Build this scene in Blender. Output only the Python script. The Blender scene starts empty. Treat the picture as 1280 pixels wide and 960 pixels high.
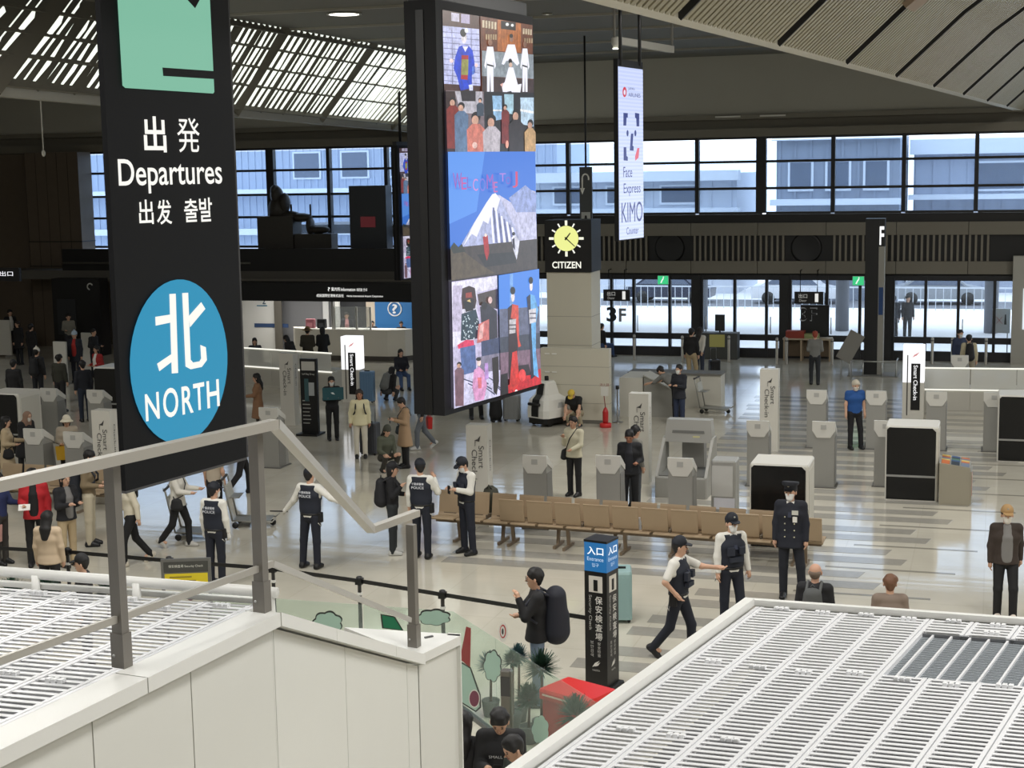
import bpy, bmesh, math, random
import numpy as np
from mathutils import Vector, Matrix

# ------------------------------------------------------------------ camera
H_CAM, F_PX, YH, ROLL, YAW = 6.8, 1900.0, 216.0, 0.017, math.radians(17.6)
PITCH = math.atan((480 - YH) / F_PX)
scene = bpy.context.scene
col = scene.collection
CF = Vector((-math.sin(YAW), math.cos(YAW), 0))          # horizontal viewing direction
CR = Vector((math.cos(YAW), math.sin(YAW), 0))           # horizontal right
fwd = (CF * math.cos(PITCH) + Vector((0, 0, -1)) * math.sin(PITCH)).normalized()
up0 = CR.cross(fwd).normalized()
right = (CR * math.cos(ROLL) - up0 * math.sin(ROLL)).normalized()
up = right.cross(fwd).normalized()
CAM = Vector((0, 0, H_CAM))
cam_data = bpy.data.cameras.new('camera'); cam = bpy.data.objects.new('camera', cam_data)
col.objects.link(cam)
cam_data.sensor_fit = 'HORIZONTAL'; cam_data.sensor_width = 36.0
cam_data.lens = F_PX / 1280 * 36.0
cam_data.clip_end = 600
mw = Matrix((right, up, -fwd)).transposed().to_4x4(); mw.translation = CAM
cam.matrix_world = mw
scene.camera = cam
scene.view_settings.view_transform = 'Standard'
scene.view_settings.look = 'None'
scene.view_settings.gamma = 1.0
scene.view_settings.use_curve_mapping = False
scene.view_settings.exposure = 0.05

# ------------------------------------------------------------------ world
world = bpy.data.worlds.new('sky'); scene.world = world
world.use_nodes = True
wn = world.node_tree.nodes; wl = world.node_tree.links
bgn = wn['Background']
bgn.inputs['Color'].default_value = (0.80, 0.89, 1.0, 1)
bgn.inputs['Strength'].default_value = 2.8

def ray(px, py):
    return (fwd + right * ((px - 640) / F_PX) + up * ((480 - py) / F_PX))
def gp(px, py, z=0.0):                      # pixel -> point on the horizontal plane z
    d = ray(px, py); t = (z - CAM.z) / d.z
    return CAM + d * t
def at(px, py, depth):                      # pixel -> point at a depth along the viewing axis
    return CAM + ray(px, py) * depth
def on_plane(px, py, p0, n):
    d = ray(px, py); return CAM + d * ((p0 - CAM).dot(n) / d.dot(n))
def proj(p):
    v = p - CAM; z = v.dot(fwd)
    return 640 + F_PX * v.dot(right) / z, 480 - F_PX * v.dot(up) / z, z

SK = (CF * math.cos(math.radians(27.5)) + CR * math.sin(math.radians(27.5))).normalized()   # the skewed axis of the signs and roofs
SKR = Vector((SK.y, -SK.x, 0))

# ------------------------------------------------------------------ lights of the hall ceiling
def area(name, loc, sx, sy, power, color=(1, .96, .88), rot=(0, 0, 0)):
    l = bpy.data.lights.new(name, 'AREA'); l.shape = 'RECTANGLE'; l.size = sx; l.size_y = sy
    l.energy = power; l.color = color
    o = bpy.data.objects.new(name, l); o.location = loc; o.rotation_euler = rot; col.objects.link(o)
    return o
# the hall's ceiling lamps overhead and to the sides, at the height of the ceiling there (soffit 10.8 m, open roof 15 m on the right)
for (lx, ly, pw) in ((-13, 6, 400), (-6, 4, 400), (4, 5, 1050), (13, 10, 1050), (-13.5, 18, 560), (-6, 17, 560), (2, 17, 1050), (12, 24, 1050),
                     (-3.5, 31, 620), (0, 28, 1050), (-30, 20, 460), (-32, 32, 420), (11, 38, 960), (-28, 12, 400)):
    area('ceiling_light_offscreen', (lx, ly, 10.72 if lx < -5.6 + (ly - 1.2) * .119 else 14.8), 3.2, 3.2, pw, (1, .98, .94))

# ------------------------------------------------------------------ materials
MATS = {}
def mat(name, c, rough=0.6, metal=0.0, emit=0.0, noise=0.0, scale=6.0, trans=0.0, alpha=1.0, bump=0.0, spec=0.5, ecol=None, coat=0.0):
    if name in MATS: return MATS[name]
    m = bpy.data.materials.new(name); m.use_nodes = True
    nt = m.node_tree; b = nt.nodes['Principled BSDF']
    b.inputs['Base Color'].default_value = (*c, 1); b.inputs['Roughness'].default_value = rough
    b.inputs['Metallic'].default_value = metal
    b.inputs['Specular IOR Level'].default_value = spec
    if coat: b.inputs['Coat Weight'].default_value = coat
    if emit:
        b.inputs['Emission Color'].default_value = (*(ecol or c), 1); b.inputs['Emission Strength'].default_value = emit
    if trans: b.inputs['Transmission Weight'].default_value = trans
    if alpha < 1: b.inputs['Alpha'].default_value = alpha
    if noise or bump:
        tc = nt.nodes.new('ShaderNodeTexCoord'); n = nt.nodes.new('ShaderNodeTexNoise')
        n.inputs['Scale'].default_value = scale; n.inputs['Detail'].default_value = 4
        nt.links.new(tc.outputs['Object'], n.inputs['Vector'])
        if noise:
            mx = nt.nodes.new('ShaderNodeMix'); mx.data_type = 'RGBA'
            mx.inputs['A'].default_value = (*[max(0, v * (1 - noise)) for v in c], 1)
            mx.inputs['B'].default_value = (*[min(1, v * (1 + noise)) for v in c], 1)
            nt.links.new(n.outputs['Fac'], mx.inputs['Factor'])
            nt.links.new(mx.outputs['Result'], b.inputs['Base Color'])
        if bump:
            bp = nt.nodes.new('ShaderNodeBump'); bp.inputs['Strength'].default_value = bump; bp.inputs['Distance'].default_value = 0.01
            nt.links.new(n.outputs['Fac'], bp.inputs['Height']); nt.links.new(bp.outputs['Normal'], b.inputs['Normal'])
    MATS[name] = m
    return m
def s2l(*c):      # sRGB 0-255 to linear
    return tuple(((v / 255) / 12.92 if v / 255 <= .04045 else ((v / 255 + .055) / 1.055) ** 2.4) for v in c)
def rgb(r, g, b, rough=.7, **k):
    return mat('c_%d_%d_%d_%d' % (r, g, b, int(rough * 100)) + ('_'.join(str(v) for v in k.values())), s2l(r, g, b), rough, **k)
def glow(r, g, b, e=1.0):
    key = 'glow_%d_%d_%d_%g' % (r, g, b, e)
    if key in MATS: return MATS[key]
    m = mat(key, (0.0, 0.0, 0.0), .35, emit=e, ecol=s2l(r, g, b))
    return m
def glass(name, tint=(.9, .95, .95), clear=.85, rough=.02):
    if name in MATS: return MATS[name]
    m = bpy.data.materials.new(name); m.use_nodes = True; nt = m.node_tree
    for n in list(nt.nodes):
        if n.type != 'OUTPUT_MATERIAL': nt.nodes.remove(n)
    out = [n for n in nt.nodes if n.type == 'OUTPUT_MATERIAL'][0]
    t = nt.nodes.new('ShaderNodeBsdfTransparent'); t.inputs['Color'].default_value = (*tint, 1)
    g = nt.nodes.new('ShaderNodeBsdfPrincipled'); g.inputs['Base Color'].default_value = (*tint, 1); g.inputs['Roughness'].default_value = rough
    mx = nt.nodes.new('ShaderNodeMixShader'); mx.inputs['Fac'].default_value = clear
    nt.links.new(g.outputs['BSDF'], mx.inputs[1]); nt.links.new(t.outputs['BSDF'], mx.inputs[2])
    nt.links.new(mx.outputs['Shader'], out.inputs['Surface'])
    MATS[name] = m
    return m

# ------------------------------------------------------------------ mesh collector
class MB:
    def __init__(self): self.v = []; self.f = []; self.m = []; self.mats = []; self.sm = []
    def mi(self, m):
        if m is None: return 0
        if m not in self.mats: self.mats.append(m)
        return self.mats.index(m)
    def add(self, vs, fs, m=None, smooth=False):
        o = len(self.v); self.v += [tuple(p) for p in vs]
        k = self.mi(m)
        for f in fs: self.f.append([i + o for i in f]); self.m.append(k); self.sm.append(smooth)
        return self
    def box(self, x0, x1, y0, y1, z0, z1, m=None):
        return self.add([(x0,y0,z0),(x1,y0,z0),(x1,y1,z0),(x0,y1,z0),(x0,y0,z1),(x1,y0,z1),(x1,y1,z1),(x0,y1,z1)],
                        [(0,3,2,1),(4,5,6,7),(0,1,5,4),(1,2,6,5),(2,3,7,6),(3,0,4,7)], m)
    def bev(self, x0, x1, y0, y1, z0, z1, b, m=None):       # box with chamfered vertical and top edges
        pts = [(x0+b,y0),(x1-b,y0),(x1,y0+b),(x1,y1-b),(x1-b,y1),(x0+b,y1),(x0,y1-b),(x0,y0+b)]
        ins = [(x0+b,y0+b),(x1-b,y0+b),(x1-b,y0+b),(x1-b,y1-b),(x1-b,y1-b),(x0+b,y1-b),(x0+b,y1-b),(x0+b,y0+b)]
        vs = [(x,y,z0) for x,y in pts] + [(x,y,z1-b) for x,y in pts] + [((a+c)/2,(d+e)/2,z1) for (a,d),(c,e) in zip(pts,ins)]
        fs = [tuple(reversed(range(8))), tuple(range(16,24))]
        for i in range(8):
            j = (i+1) % 8; fs += [(i,j,8+j,8+i),(8+i,8+j,16+j,16+i)]
        return self.add(vs, fs, m)
    def prism(self, poly, z0, z1, m=None):                  # plan polygon (ccw)
        n = len(poly)
        vs = [(*p[:2], z0) for p in poly] + [(*p[:2], z1) for p in poly]
        fs = [tuple(reversed(range(n))), tuple(range(n, 2*n))] + [(i,(i+1)%n,n+(i+1)%n,n+i) for i in range(n)]
        return self.add(vs, fs, m)
    def ext(self, pts, d, m=None):                          # 3d polygon extruded by vector d
        n = len(pts); pts = [Vector(p) for p in pts]; d = Vector(d)
        nn = Vector((0,0,0))
        for i in range(n): nn += pts[i].cross(pts[(i+1)%n])
        if nn.dot(d) > 0: pts = pts[::-1]
        vs = pts + [p + d for p in pts]
        fs = [tuple(range(n)), tuple(reversed(range(n, 2*n)))] + [(i, n+i, n+(i+1)%n, (i+1)%n) for i in range(n)]
        return self.add(vs, fs, m)
    def poly(self, pts, m=None): return self.add(pts, [tuple(range(len(pts)))], m)
    def bar(self, a, b, w, h=None, m=None, upv=(0,0,1)):    # box bar between two points
        a = Vector(a); b = Vector(b); h = h or w; d = (b-a).normalized(); u = Vector(upv)
        if abs(d.dot(u)) > .99: u = Vector((0,1,0))
        s = d.cross(u).normalized(); u = s.cross(d).normalized()
        q = [s*(w/2)*i + u*(h/2)*j for i,j in ((-1,-1),(1,-1),(1,1),(-1,1))]
        return self.add([a+t for t in q]+[b+t for t in q], [(0,1,2,3),(7,6,5,4),(0,4,5,1),(1,5,6,2),(2,6,7,3),(3,7,4,0)], m)
    def tube(self, pts, r, m=None, n=8, caps=True):
        pts = [Vector(p) for p in pts]; k = len(pts); rs = r if isinstance(r,(list,tuple)) else [r]*k
        vs = []; fs = []
        for i,p in enumerate(pts):
            d = (pts[min(i+1,k-1)] - pts[max(i-1,0)]).normalized()
            u = Vector((0,0,1)) if abs(d.z) < .95 else Vector((0,1,0))
            s = d.cross(u).normalized(); u = s.cross(d)
            for j in range(n):
                a = 2*math.pi*j/n; vs.append(p + (s*math.cos(a)+u*math.sin(a))*rs[i])
        for i in range(k-1):
            for j in range(n):
                j2 = (j+1)%n; fs.append((i*n+j, i*n+j2, (i+1)*n+j2, (i+1)*n+j))
        if caps: fs += [tuple(reversed(range(n))), tuple(range((k-1)*n, k*n))]
        return self.add(vs, fs, m, True)
    def lathe(self, prof, m=None, n=16, c=(0,0,0)):         # profile of (r, z)
        vs = []; fs = []; k = len(prof)
        for r,z in prof:
            for j in range(n):
                a = 2*math.pi*j/n; vs.append((c[0]+r*math.cos(a), c[1]+r*math.sin(a), c[2]+z))
        for i in range(k-1):
            for j in range(n):
                j2 = (j+1)%n; fs.append((i*n+j, i*n+j2, (i+1)*n+j2, (i+1)*n+j))
        fs += [tuple(reversed(range(n))), tuple(range((k-1)*n, k*n))]
        return self.add(vs, fs, m, True)
    def ell(self, c, r, m=None, n=8, k=6):
        prof = [(max(1e-3, math.sin(math.pi*i/k)), -math.cos(math.pi*i/k)) for i in range(k+1)]
        vs = []; fs = []
        for pr,pz in prof:
            for j in range(n):
                a = 2*math.pi*j/n; vs.append((c[0]+r[0]*pr*math.cos(a), c[1]+r[1]*pr*math.sin(a), c[2]+r[2]*pz))
        for i in range(k):
            for j in range(n):
                j2 = (j+1)%n; fs.append((i*n+j, i*n+j2, (i+1)*n+j2, (i+1)*n+j))
        return self.add(vs, fs, m, True)
    def mesh(self, name, m=None):
        me = bpy.data.meshes.new(name); me.from_pydata(self.v, [], self.f)
        for x in ([m] if m is not None and not self.mats else self.mats): me.materials.append(x)
        if self.mats: me.polygons.foreach_set('material_index', self.m)
        me.polygons.foreach_set('use_smooth', self.sm)
        me.update()
        return me
    def build(self, name, m=None, parent=None, loc=None, rz=0.0):
        o = bpy.data.objects.new(name, self.mesh(name, m)); col.objects.link(o)
        if parent is not None: o.parent = parent
        if loc is not None: o.location = loc
        if rz: o.rotation_euler.z = rz
        return o
def inst(me, name, parent=None, loc=(0,0,0), rot=(0,0,0)):
    o = bpy.data.objects.new(name, me); col.objects.link(o); o.location = loc; o.rotation_euler = rot
    if parent is not None: o.parent = parent
    return o
def tag(o, label, cat, group=None):
    o['label'] = label; o['category'] = cat
    if group: o['group'] = group
    return o
def thing(name, label, cat, loc=(0,0,0), rz=0.0, group=None):
    o = bpy.data.objects.new(name, None); col.objects.link(o); o.empty_display_size = .2
    o.location = loc; o.rotation_euler = (0,0,rz)
    return tag(o, label, cat, group)
def struct(o, label=None):
    o['kind'] = 'structure'
    if label: o['label'] = label
    return o
def rz_of(d): return math.atan2(-d[0], d[1])               # rotation that turns local +Y to direction d
def plan(px, py, z=0.0):
    p = gp(px, py, z); return Vector((p.x, p.y, 0))

# text as flat mesh: fits a box of width w / height h (metres) centred at the origin in local XZ, facing -Y
FONT_CJK = None
def text_mesh(body, w=None, h=None, m=None, bold=0.0, vertical=False, cjk=True, extrude=0.0):
    cu = bpy.data.curves.new('lettering', 'FONT'); cu.body = '\n'.join(body) if vertical else body
    cu.align_x = 'CENTER'; cu.size = 1.0; cu.resolution_u = 5; cu.offset = bold; cu.extrude = extrude
    if vertical: cu.space_line = 1.08
    tmp = bpy.data.objects.new('lettering', cu); col.objects.link(tmp)
    dg = bpy.context.evaluated_depsgraph_get(); me = bpy.data.meshes.new_from_object(tmp.evaluated_get(dg))
    bpy.data.objects.remove(tmp); bpy.data.curves.remove(cu)
    n = len(me.vertices)
    if n == 0: return me
    co = np.empty(n*3); me.vertices.foreach_get('co', co); co = co.reshape(-1,3)
    lo = co.min(0); hi = co.max(0); c = (lo+hi)/2; sz = hi-lo
    sx = (w/sz[0]) if w else None; sy = (h/sz[1]) if h else None
    if sx is None: sx = sy
    if sy is None: sy = sx
    out = np.zeros_like(co); out[:,0] = (co[:,0]-c[0])*sx; out[:,2] = (co[:,1]-c[1])*sy; out[:,1] = -co[:,2]
    me.vertices.foreach_set('co', out.ravel()); me.materials.clear(); me.materials.append(m); me.update()
    return me
def text(name, body, parent, loc, w=None, h=None, m=None, rot=(0,0,0), **k):
    me = text_mesh(body, w, h, m, **k); me.name = name
    o = bpy.data.objects.new(name, me); col.objects.link(o); o.parent = parent; o.location = loc; o.rotation_euler = rot
    return o
# ================================================================== SETTING
WY = 55.0
rnd = random.Random(4)
# ---- floor
def floor_material():
    m = bpy.data.materials.new('terrazzo'); m.use_nodes = True; nt = m.node_tree; b = nt.nodes['Principled BSDF']
    tc = nt.nodes.new('ShaderNodeTexCoord')
    n1 = nt.nodes.new('ShaderNodeTexNoise'); n1.inputs['Scale'].default_value = .9; n1.inputs['Detail'].default_value = 6
    n2 = nt.nodes.new('ShaderNodeTexNoise'); n2.inputs['Scale'].default_value = 40; n2.inputs['Detail'].default_value = 3
    mp = nt.nodes.new('ShaderNodeMapping'); mp.inputs['Scale'].default_value = (.35, 3.2, 1)
    n3 = nt.nodes.new('ShaderNodeTexNoise'); n3.inputs['Scale'].default_value = 1.0; n3.inputs['Detail'].default_value = 3
    br = nt.nodes.new('ShaderNodeTexBrick'); br.inputs['Scale'].default_value = 1.0; br.offset = 0
    br.inputs['Brick Width'].default_value = 1.2; br.inputs['Row Height'].default_value = 1.2
    br.inputs['Mortar Size'].default_value = .012
    A = s2l(203, 198, 183); B = s2l(208, 203, 189)
    br.inputs['Color1'].default_value = (*A, 1); br.inputs['Color2'].default_value = (*B, 1); br.inputs['Mortar'].default_value = (*s2l(199, 194, 179), 1)
    mx = nt.nodes.new('ShaderNodeMix'); mx.data_type = 'RGBA'; mx.blend_type = 'MULTIPLY'; mx.inputs['Factor'].default_value = .35
    cr = nt.nodes.new('ShaderNodeValToRGB'); cr.color_ramp.elements[0].position = .3; cr.color_ramp.elements[0].color = (.6, .6, .58, 1); cr.color_ramp.elements[1].position = .7
    nt.links.new(tc.outputs['Object'], br.inputs['Vector']); nt.links.new(tc.outputs['Object'], n1.inputs['Vector']); nt.links.new(tc.outputs['Object'], n2.inputs['Vector'])
    nt.links.new(n1.outputs['Fac'], cr.inputs['Fac']); nt.links.new(br.outputs['Color'], mx.inputs['A']); nt.links.new(cr.outputs['Color'], mx.inputs['B'])
    nt.links.new(mx.outputs['Result'], b.inputs['Base Color'])
    nt.links.new(tc.outputs['Object'], mp.inputs['Vector']); nt.links.new(mp.outputs['Vector'], n3.inputs['Vector'])
    bp = nt.nodes.new('ShaderNodeBump'); bp.inputs['Strength'].default_value = .12; bp.inputs['Distance'].default_value = .02
    nt.links.new(n3.outputs['Fac'], bp.inputs['Height']); nt.links.new(bp.outputs['Normal'], b.inputs['Normal'])
    b.inputs['Roughness'].default_value = .09; b.inputs['Specular IOR Level'].default_value = .5
    return m
FLOOR_M = floor_material()
floor = struct(MB().box(-50, 22, -12, WY + .35, -.3, 0, None).build('floor', FLOOR_M))
bar_m = mat('inlay', s2l(158, 155, 146), .14, noise=.12, scale=9)
thin_m = mat('inlay_thin', s2l(144, 141, 130), .14, noise=.1, scale=9)
k = 0
y = 19.6
while y < 46:
    xr = -1.75 + (y - 24.4) * .205
    for j, (dy, w) in enumerate(((0, .42), (.66, .42))):
        yy = y + dy
        xl = (-9.3 if (24.1 < yy < 27.2) else -6.6) + (rnd.random() - .5) * .3
        if yy < 24.1: xl = -5.0 + (yy - 21.4) * .25
        me = MB().add([(xl, yy, .0), (xr - .3 * (j == 1) , yy, .0), (xr + .09 - .3 * (j == 1), yy + w, .0), (xl, yy + w, .0), (xl, yy, .004), (xr - .3 * (j == 1), yy, .004), (xr + .09 - .3 * (j == 1), yy + w, .004), (xl, yy + w, .004)],
                      [(4,5,6,7),(0,1,5,4),(1,2,6,5),(2,3,7,6),(3,0,4,7)]).build('floor_inlay_strip', bar_m, floor)
    MB().box(xr - .9, xr + 1.25, y + 1.27, y + 1.36, 0, .004).build('floor_inlay_strip', thin_m, floor)
    y += 1.66

# ---- closing walls out of view
wall_m = mat('plain_wall', s2l(150, 146, 134), .8, noise=.06, scale=1.2)
struct(MB().box(-50.3, -50, -12, WY, 0, 15).build('wall_left', wall_m))
struct(MB().box(22, 22.3, -12, WY, 0, 15).build('wall_right', wall_m))
struct(MB().box(-50.3, 22.3, -12.3, -12, 0, 15).build('wall_rear', wall_m))

# ---- back wall: bulkhead above the windows
bulk_m = mat('bulkhead', s2l(172, 169, 158), .75, noise=.04, scale=.6)
dark_m = mat('dark_frame', s2l(26, 26, 27), .5)
black_m = mat('black', s2l(14, 14, 15), .45)
grey_band = mat('grey_band', s2l(120, 115, 103), .55, noise=.05, scale=2)
wb = struct(MB().box(-50, 22, WY, WY + .4, 8.55, 11.2).build('wall_back', bulk_m))
MB().box(-50, 22, WY - .12, WY + .4, 8.55, 8.72, grey_band).build('bulkhead_lip', None, wb)
MB().box(-50, 22, WY + .32, WY + .38, 8.22, 8.55, grey_band).build('recess_back', None, wb)
MB().box(-50, 22, WY - .1, WY + .3, 7.93, 8.22, grey_band).build('transom_band', None, wb)
for (px, w) in ((910, .9), (966, .9)):
    p = on_plane(px, 147, Vector((0, WY - .13, 0)), Vector((0, 1, 0)))
    MB().box(p.x - w / 2, p.x + w / 2, WY - .2, WY - .12, 8.62, 8.68, rgb(210, 208, 200)).build('strip_fitting', None, wb)

# ---- windows
pane_glass = glass('window_glass', (.80, .88, .97), .86)
frame_m = mat('mullion', s2l(22, 23, 25), .45)
ROWS = (5.22, 6.1, 7.05, 7.85)
MX = [-.6 - 2.42 * i for i in range(-2, 16)]
def pane_mesh(w, h, g=None): return MB().box(0, w, -.006, .006, 0, h).mesh('pane', g or pane_glass)
PM = {}
wn_i = 0
for i in range(len(MX) - 1):
    x1 = MX[i]; x0 = MX[i + 1]
    left = x1 < -19
    rows = ((4.05,) + ROWS) if left else ROWS
    wn_i += 1
    w = struct(MB().box(x0 - .07, x0 + .07, WY - .08, WY + .18, rows[0], 7.93, frame_m).build('window_%d' % wn_i))
    MB().box(x0 + .07, x1 - .07, WY - .02, WY + .12, 7.85, 7.93, frame_m).build('window_head', None, w)
    for z in rows[:-1]:
        MB().box(x0 + .07, x1 - .07, WY - .02, WY + .12, z - .045, z + .045, frame_m).build('window_rail', None, w)
    if i % 4 == 0: MB().box(x0 - .3, x0 - .071, WY + .02, WY + .3, rows[0], 7.93, dark_m).build('window_post', None, w)
    for r in range(len(rows) - 1):
        key = (round(rows[r + 1] - rows[r], 2), left)
        if key not in PM: PM[key] = pane_mesh(2.42 - .14, key[0] - .09)
        inst(PM[key], 'pane', w, (x0 + .07, WY + .05, rows[r] + .045))

# ---- fascia with louvres between windows and doors
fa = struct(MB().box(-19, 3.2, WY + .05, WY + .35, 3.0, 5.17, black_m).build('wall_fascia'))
for i in range(10):
    x1 = 1.6 - 2.42 * i; x0 = x1 - 2.4
    MB().box(x0, x1, WY - .12, WY + .05, 4.42, 4.87, grey_band).build('fascia_panel', None, fa)
    MB().box(x0, x1, WY - .12, WY + .05, 3.06, 3.5, grey_band).build('fascia_panel', None, fa)
lou_m = mat('louvre', s2l(128, 122, 110), .6)
lv = MB()
x = -18.6
while x < -.2:
    if not (-12.1 < x < -10.55 or -7.1 < x < -5.5): lv.box(x, x + .075, WY - .06, WY + .05, 3.5, 4.42, lou_m)
    x += .2
o = lv.build('louvre_blades', None, fa); o['kind'] = 'stuff'
for xc in (-11.3, -6.35):
    s = MB(); s.lathe([(.52, 0), (.55, .03), (.5, .06), (.45, .05)], black_m, 28); me = s.mesh('round_grille')
    g = inst(me, 'round_grille', fa, (xc, WY + .04, 3.97), (math.pi / 2, 0, 0))

# ---- glazed doors
door_glass = glass('door_glass', (.90, .94, .98), .94)
rail_m = mat('door_rail', s2l(30, 30, 33), .4)
frost_m = mat('frosted_strip', s2l(205, 215, 225), .5)
DXs = [-17.2, -15.9, -14.6, -13.5, -12.65, -11.3, -10.1, -8.9, -7.75, -6.9, -5.6, -4.45, -3.3, -2.2, -1.1, 0.1, 1.3]
di = 0
for i in range(len(DXs) - 1):
    x0, x1 = DXs[i], DXs[i + 1]
    di += 1
    d = struct(MB().box(x0 - .05, x0 + .05, WY - .06, WY + .14, 0, 3.0, rail_m).build('door_%d' % di))
    MB().box(x0 + .05, x1 - .05, WY - .03, WY + .1, 2.82, 3.0, rail_m).build('door_head', None, d)
    MB().box(x0 + .05, x1 - .05, WY - .03, WY + .1, 0, .34, rail_m).build('kick_plate', None, d)
    MB().box(x0 + .05, x1 - .05, WY - .03, WY + .1, .62, .84, rail_m).build('door_rail', None, d)
    MB().box(x0 + .05, x1 - .05, WY + .02, WY + .035, .34, .62, door_glass).build('lower_pane', None, d)
    MB().box(x0 + .05, x1 - .05, WY + .02, WY + .035, .84, 2.82, door_glass).build('pane', None, d)
    if i in (6, 9, 12):
        MB().box(x0 - .38, x0 - .05, WY - .12, WY + .2, 0, 3.0, dark_m).build('door_post', None, d)
    if i % 2 == 0:
        MB().tube([(x0 + .16, WY - .1, .9), (x0 + .16, WY - .1, 1.5)], .02, rgb(190, 190, 190, .3, metal=.8), 6).build('door_handle', None, d)

# ---- left part of the back wall under the windows: mezzanine front, dark wall
brown_m = mat('brown_panel', s2l(96, 84, 70), .6, noise=.12, scale=3)
darkw_m = mat('dark_wall', s2l(92, 86, 78), .7, noise=.1, scale=2)
lw = struct(MB().box(-50, -18.9, WY + .05, WY + .4, 0, 2.9, darkw_m).build('wall_back_left'))
MB().box(-50, -37.8, WY, WY + .35, 2.9, 7.93, darkw_m).build('wall_panel', None, lw)
for i in range(5):
    MB().box(-38.3 - 2.3 * i - 2.2, -38.3 - 2.3 * i, WY - .3, WY, 0, 7.9, brown_m if i % 2 == 0 else mat('grey_wall_panel', s2l(112, 104, 92), .7)).build('wall_panel', None, lw)
pil = struct(MB().box(-37.9, -35.4, WY - 1.0, WY - .05, 0, 7.93, brown_m).build('wall_pier'))
MB().box(-37.92, -35.38, WY - 1.02, WY - .04, 4.3, 4.34, black_m).build('pier_joint', None, pil)
MB().box(-37.92, -35.38, WY - 1.02, WY - .04, 3.3, 3.33, black_m).build('pier_joint', None, pil)
for i in range(5):
    MB().box(-37.9 + .5 * i - .006, -37.9 + .5 * i + .006, WY - 1.01, WY - .99, 0, 7.93, black_m).build('pier_joint', None, pil)
mz = struct(MB().box(-37.9, -19.0, WY - 2.6, WY + .05, 2.9, 3.25, mat('mezz', s2l(90, 87, 80), .6)).build('wall_mezzanine'))
MB().box(-35.3, -19.0, WY - 2.6, WY - 2.45, 3.25, 4.1, black_m).build('guard_panel', None, mz)
MB().box(-35.3, -19.0, WY - 2.72, WY - 2.6, 2.82, 2.96, mat('mezz_edge', s2l(112, 107, 98), .5)).build('edge_strip', None, mz)
MB().tube([(-35.3, WY - 2.62, 3.55), (-27.0, WY - 2.62, 3.55)], .04, rgb(120, 118, 110, .4, metal=.5)).build('guard_rail', None, mz)
wr = struct(MB().box(-18.95, -18.5, WY - .3, WY + .1, 0, 8, darkw_m).build('wall_stub'))

# ---- ceiling: flat soffit of long panels with pale joints
sof_m = mat('soffit', s2l(104, 102, 94), .8, noise=.04, scale=.5)
trim_m = mat('soffit_trim', s2l(150, 147, 136), .6)
ce = struct(MB().box(-50.3, 22.3, -12.3, WY + .5, 14.9, 15.1, sof_m).build('ceiling'))
for i in range(17):
    y1 = WY - 4.1 * i
    y0 = y1 - 4.02
    xr = -5.6 + (y0 - 1.2) * .119
    MB().box(-19.0, xr, y0, y1, 10.8, 10.95, sof_m).build('soffit_panel', None, ce)
    MB().box(-19.0, xr, y0 - .08, y0, 10.74, 10.9, trim_m).build('soffit_joint', None, ce)
    MB().box(-50.0, -22.0, y0, y1, 10.8, 10.95, sof_m).build('soffit_panel', None, ce)

# ---- the two recessed downlights that show in the soffit
for (px, py, r_, e_) in ((430, 17, .38, 6.0), (684, 17, .07, 2.0)):
    p_ = gp(px, py, 10.79)
    dn_ = MB().lathe([(r_ + .06, .0), (r_ + .06, -.03), (r_, -.03), (r_, 0)], trim_m, 24, p_).build('downlight_ring', None, ce)
    MB().lathe([(r_, -.02), (r_ * .98, -.005)], glow(255, 252, 240, e_), 24, p_).build('downlight_lens', None, dn_)
# ---- left skylight: steep bank of glazed louvres
sky_m = mat('skylight_diffuser', (.9, .92, .88), .5, emit=1.15, ecol=s2l(236, 242, 230))
rib_m = mat('skylight_rib', s2l(104, 100, 88), .6)
slat_m = mat('skylight_slat', s2l(98, 95, 84), .6)
L0, L1 = gp(-60, 99, 8.6), gp(500, 156, 8.6); U0, U1 = gp(40, -22, 10.8), gp(575, 73.6, 10.8)
dl = L1 - L0; du = U1 - U0
L0 = L0 - dl * .3; U0 = U0 - du * .3; L1 = L1 + dl * .1; U1 = U1 + du * .1; dl = L1 - L0; du = U1 - U0
def lv_pt(s, t): return (L0 + dl * s).lerp(U0 + du * s, t)
nrm = (L1 - L0).cross(U0 - L0).normalized()
if nrm.dot(CAM - L0) < 0: nrm = -nrm
bk = MB()
for i in range(36):
    a_, b_ = i / 36, (i + 1) / 36
    bk.add([lv_pt(a_, 0) - nrm * .02, lv_pt(b_, 0) - nrm * .02, lv_pt(b_, 1) - nrm * .02, lv_pt(a_, 1) - nrm * .02], [(0, 1, 2, 3)], sky_m)
sk = struct(bk.build('skylight_left'))
def s_of(px, py): return (gp(px, py, 8.6) - L0).dot(dl) / dl.dot(dl)
seams = [s_of(2, 104), s_of(290, 135), s_of(392, 146), s_of(485, 155)]
seams = [seams[0] - (seams[1] - seams[0]) / 2, seams[0], (seams[0] + seams[1]) / 2] + seams[1:] + [2 * seams[3] - seams[2]]
for s in seams:
    MB().bar(lv_pt(s, -.03), lv_pt(s, 1.03), .42, .06, rib_m, nrm).build('skylight_rib', None, sk)
for t in (0.03, .28, .5, .73, .96):
    MB().bar(lv_pt(0, t) , lv_pt(1, t), .26 if t in (.03, .96) else .09, .04, rib_m, nrm).build('skylight_purlin', None, sk)
sl = MB(); per = 16
for i in range(len(seams) - 1):
    for j in range(1, per):
        s = seams[i] + (seams[i + 1] - seams[i]) * j / per
        sl.bar(lv_pt(s, 0), lv_pt(s, 1), .22 if j % 4 == 0 else .13, .015, slat_m, nrm)
o = sl.build('skylight_slats', None, sk); o['kind'] = 'stuff'
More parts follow.
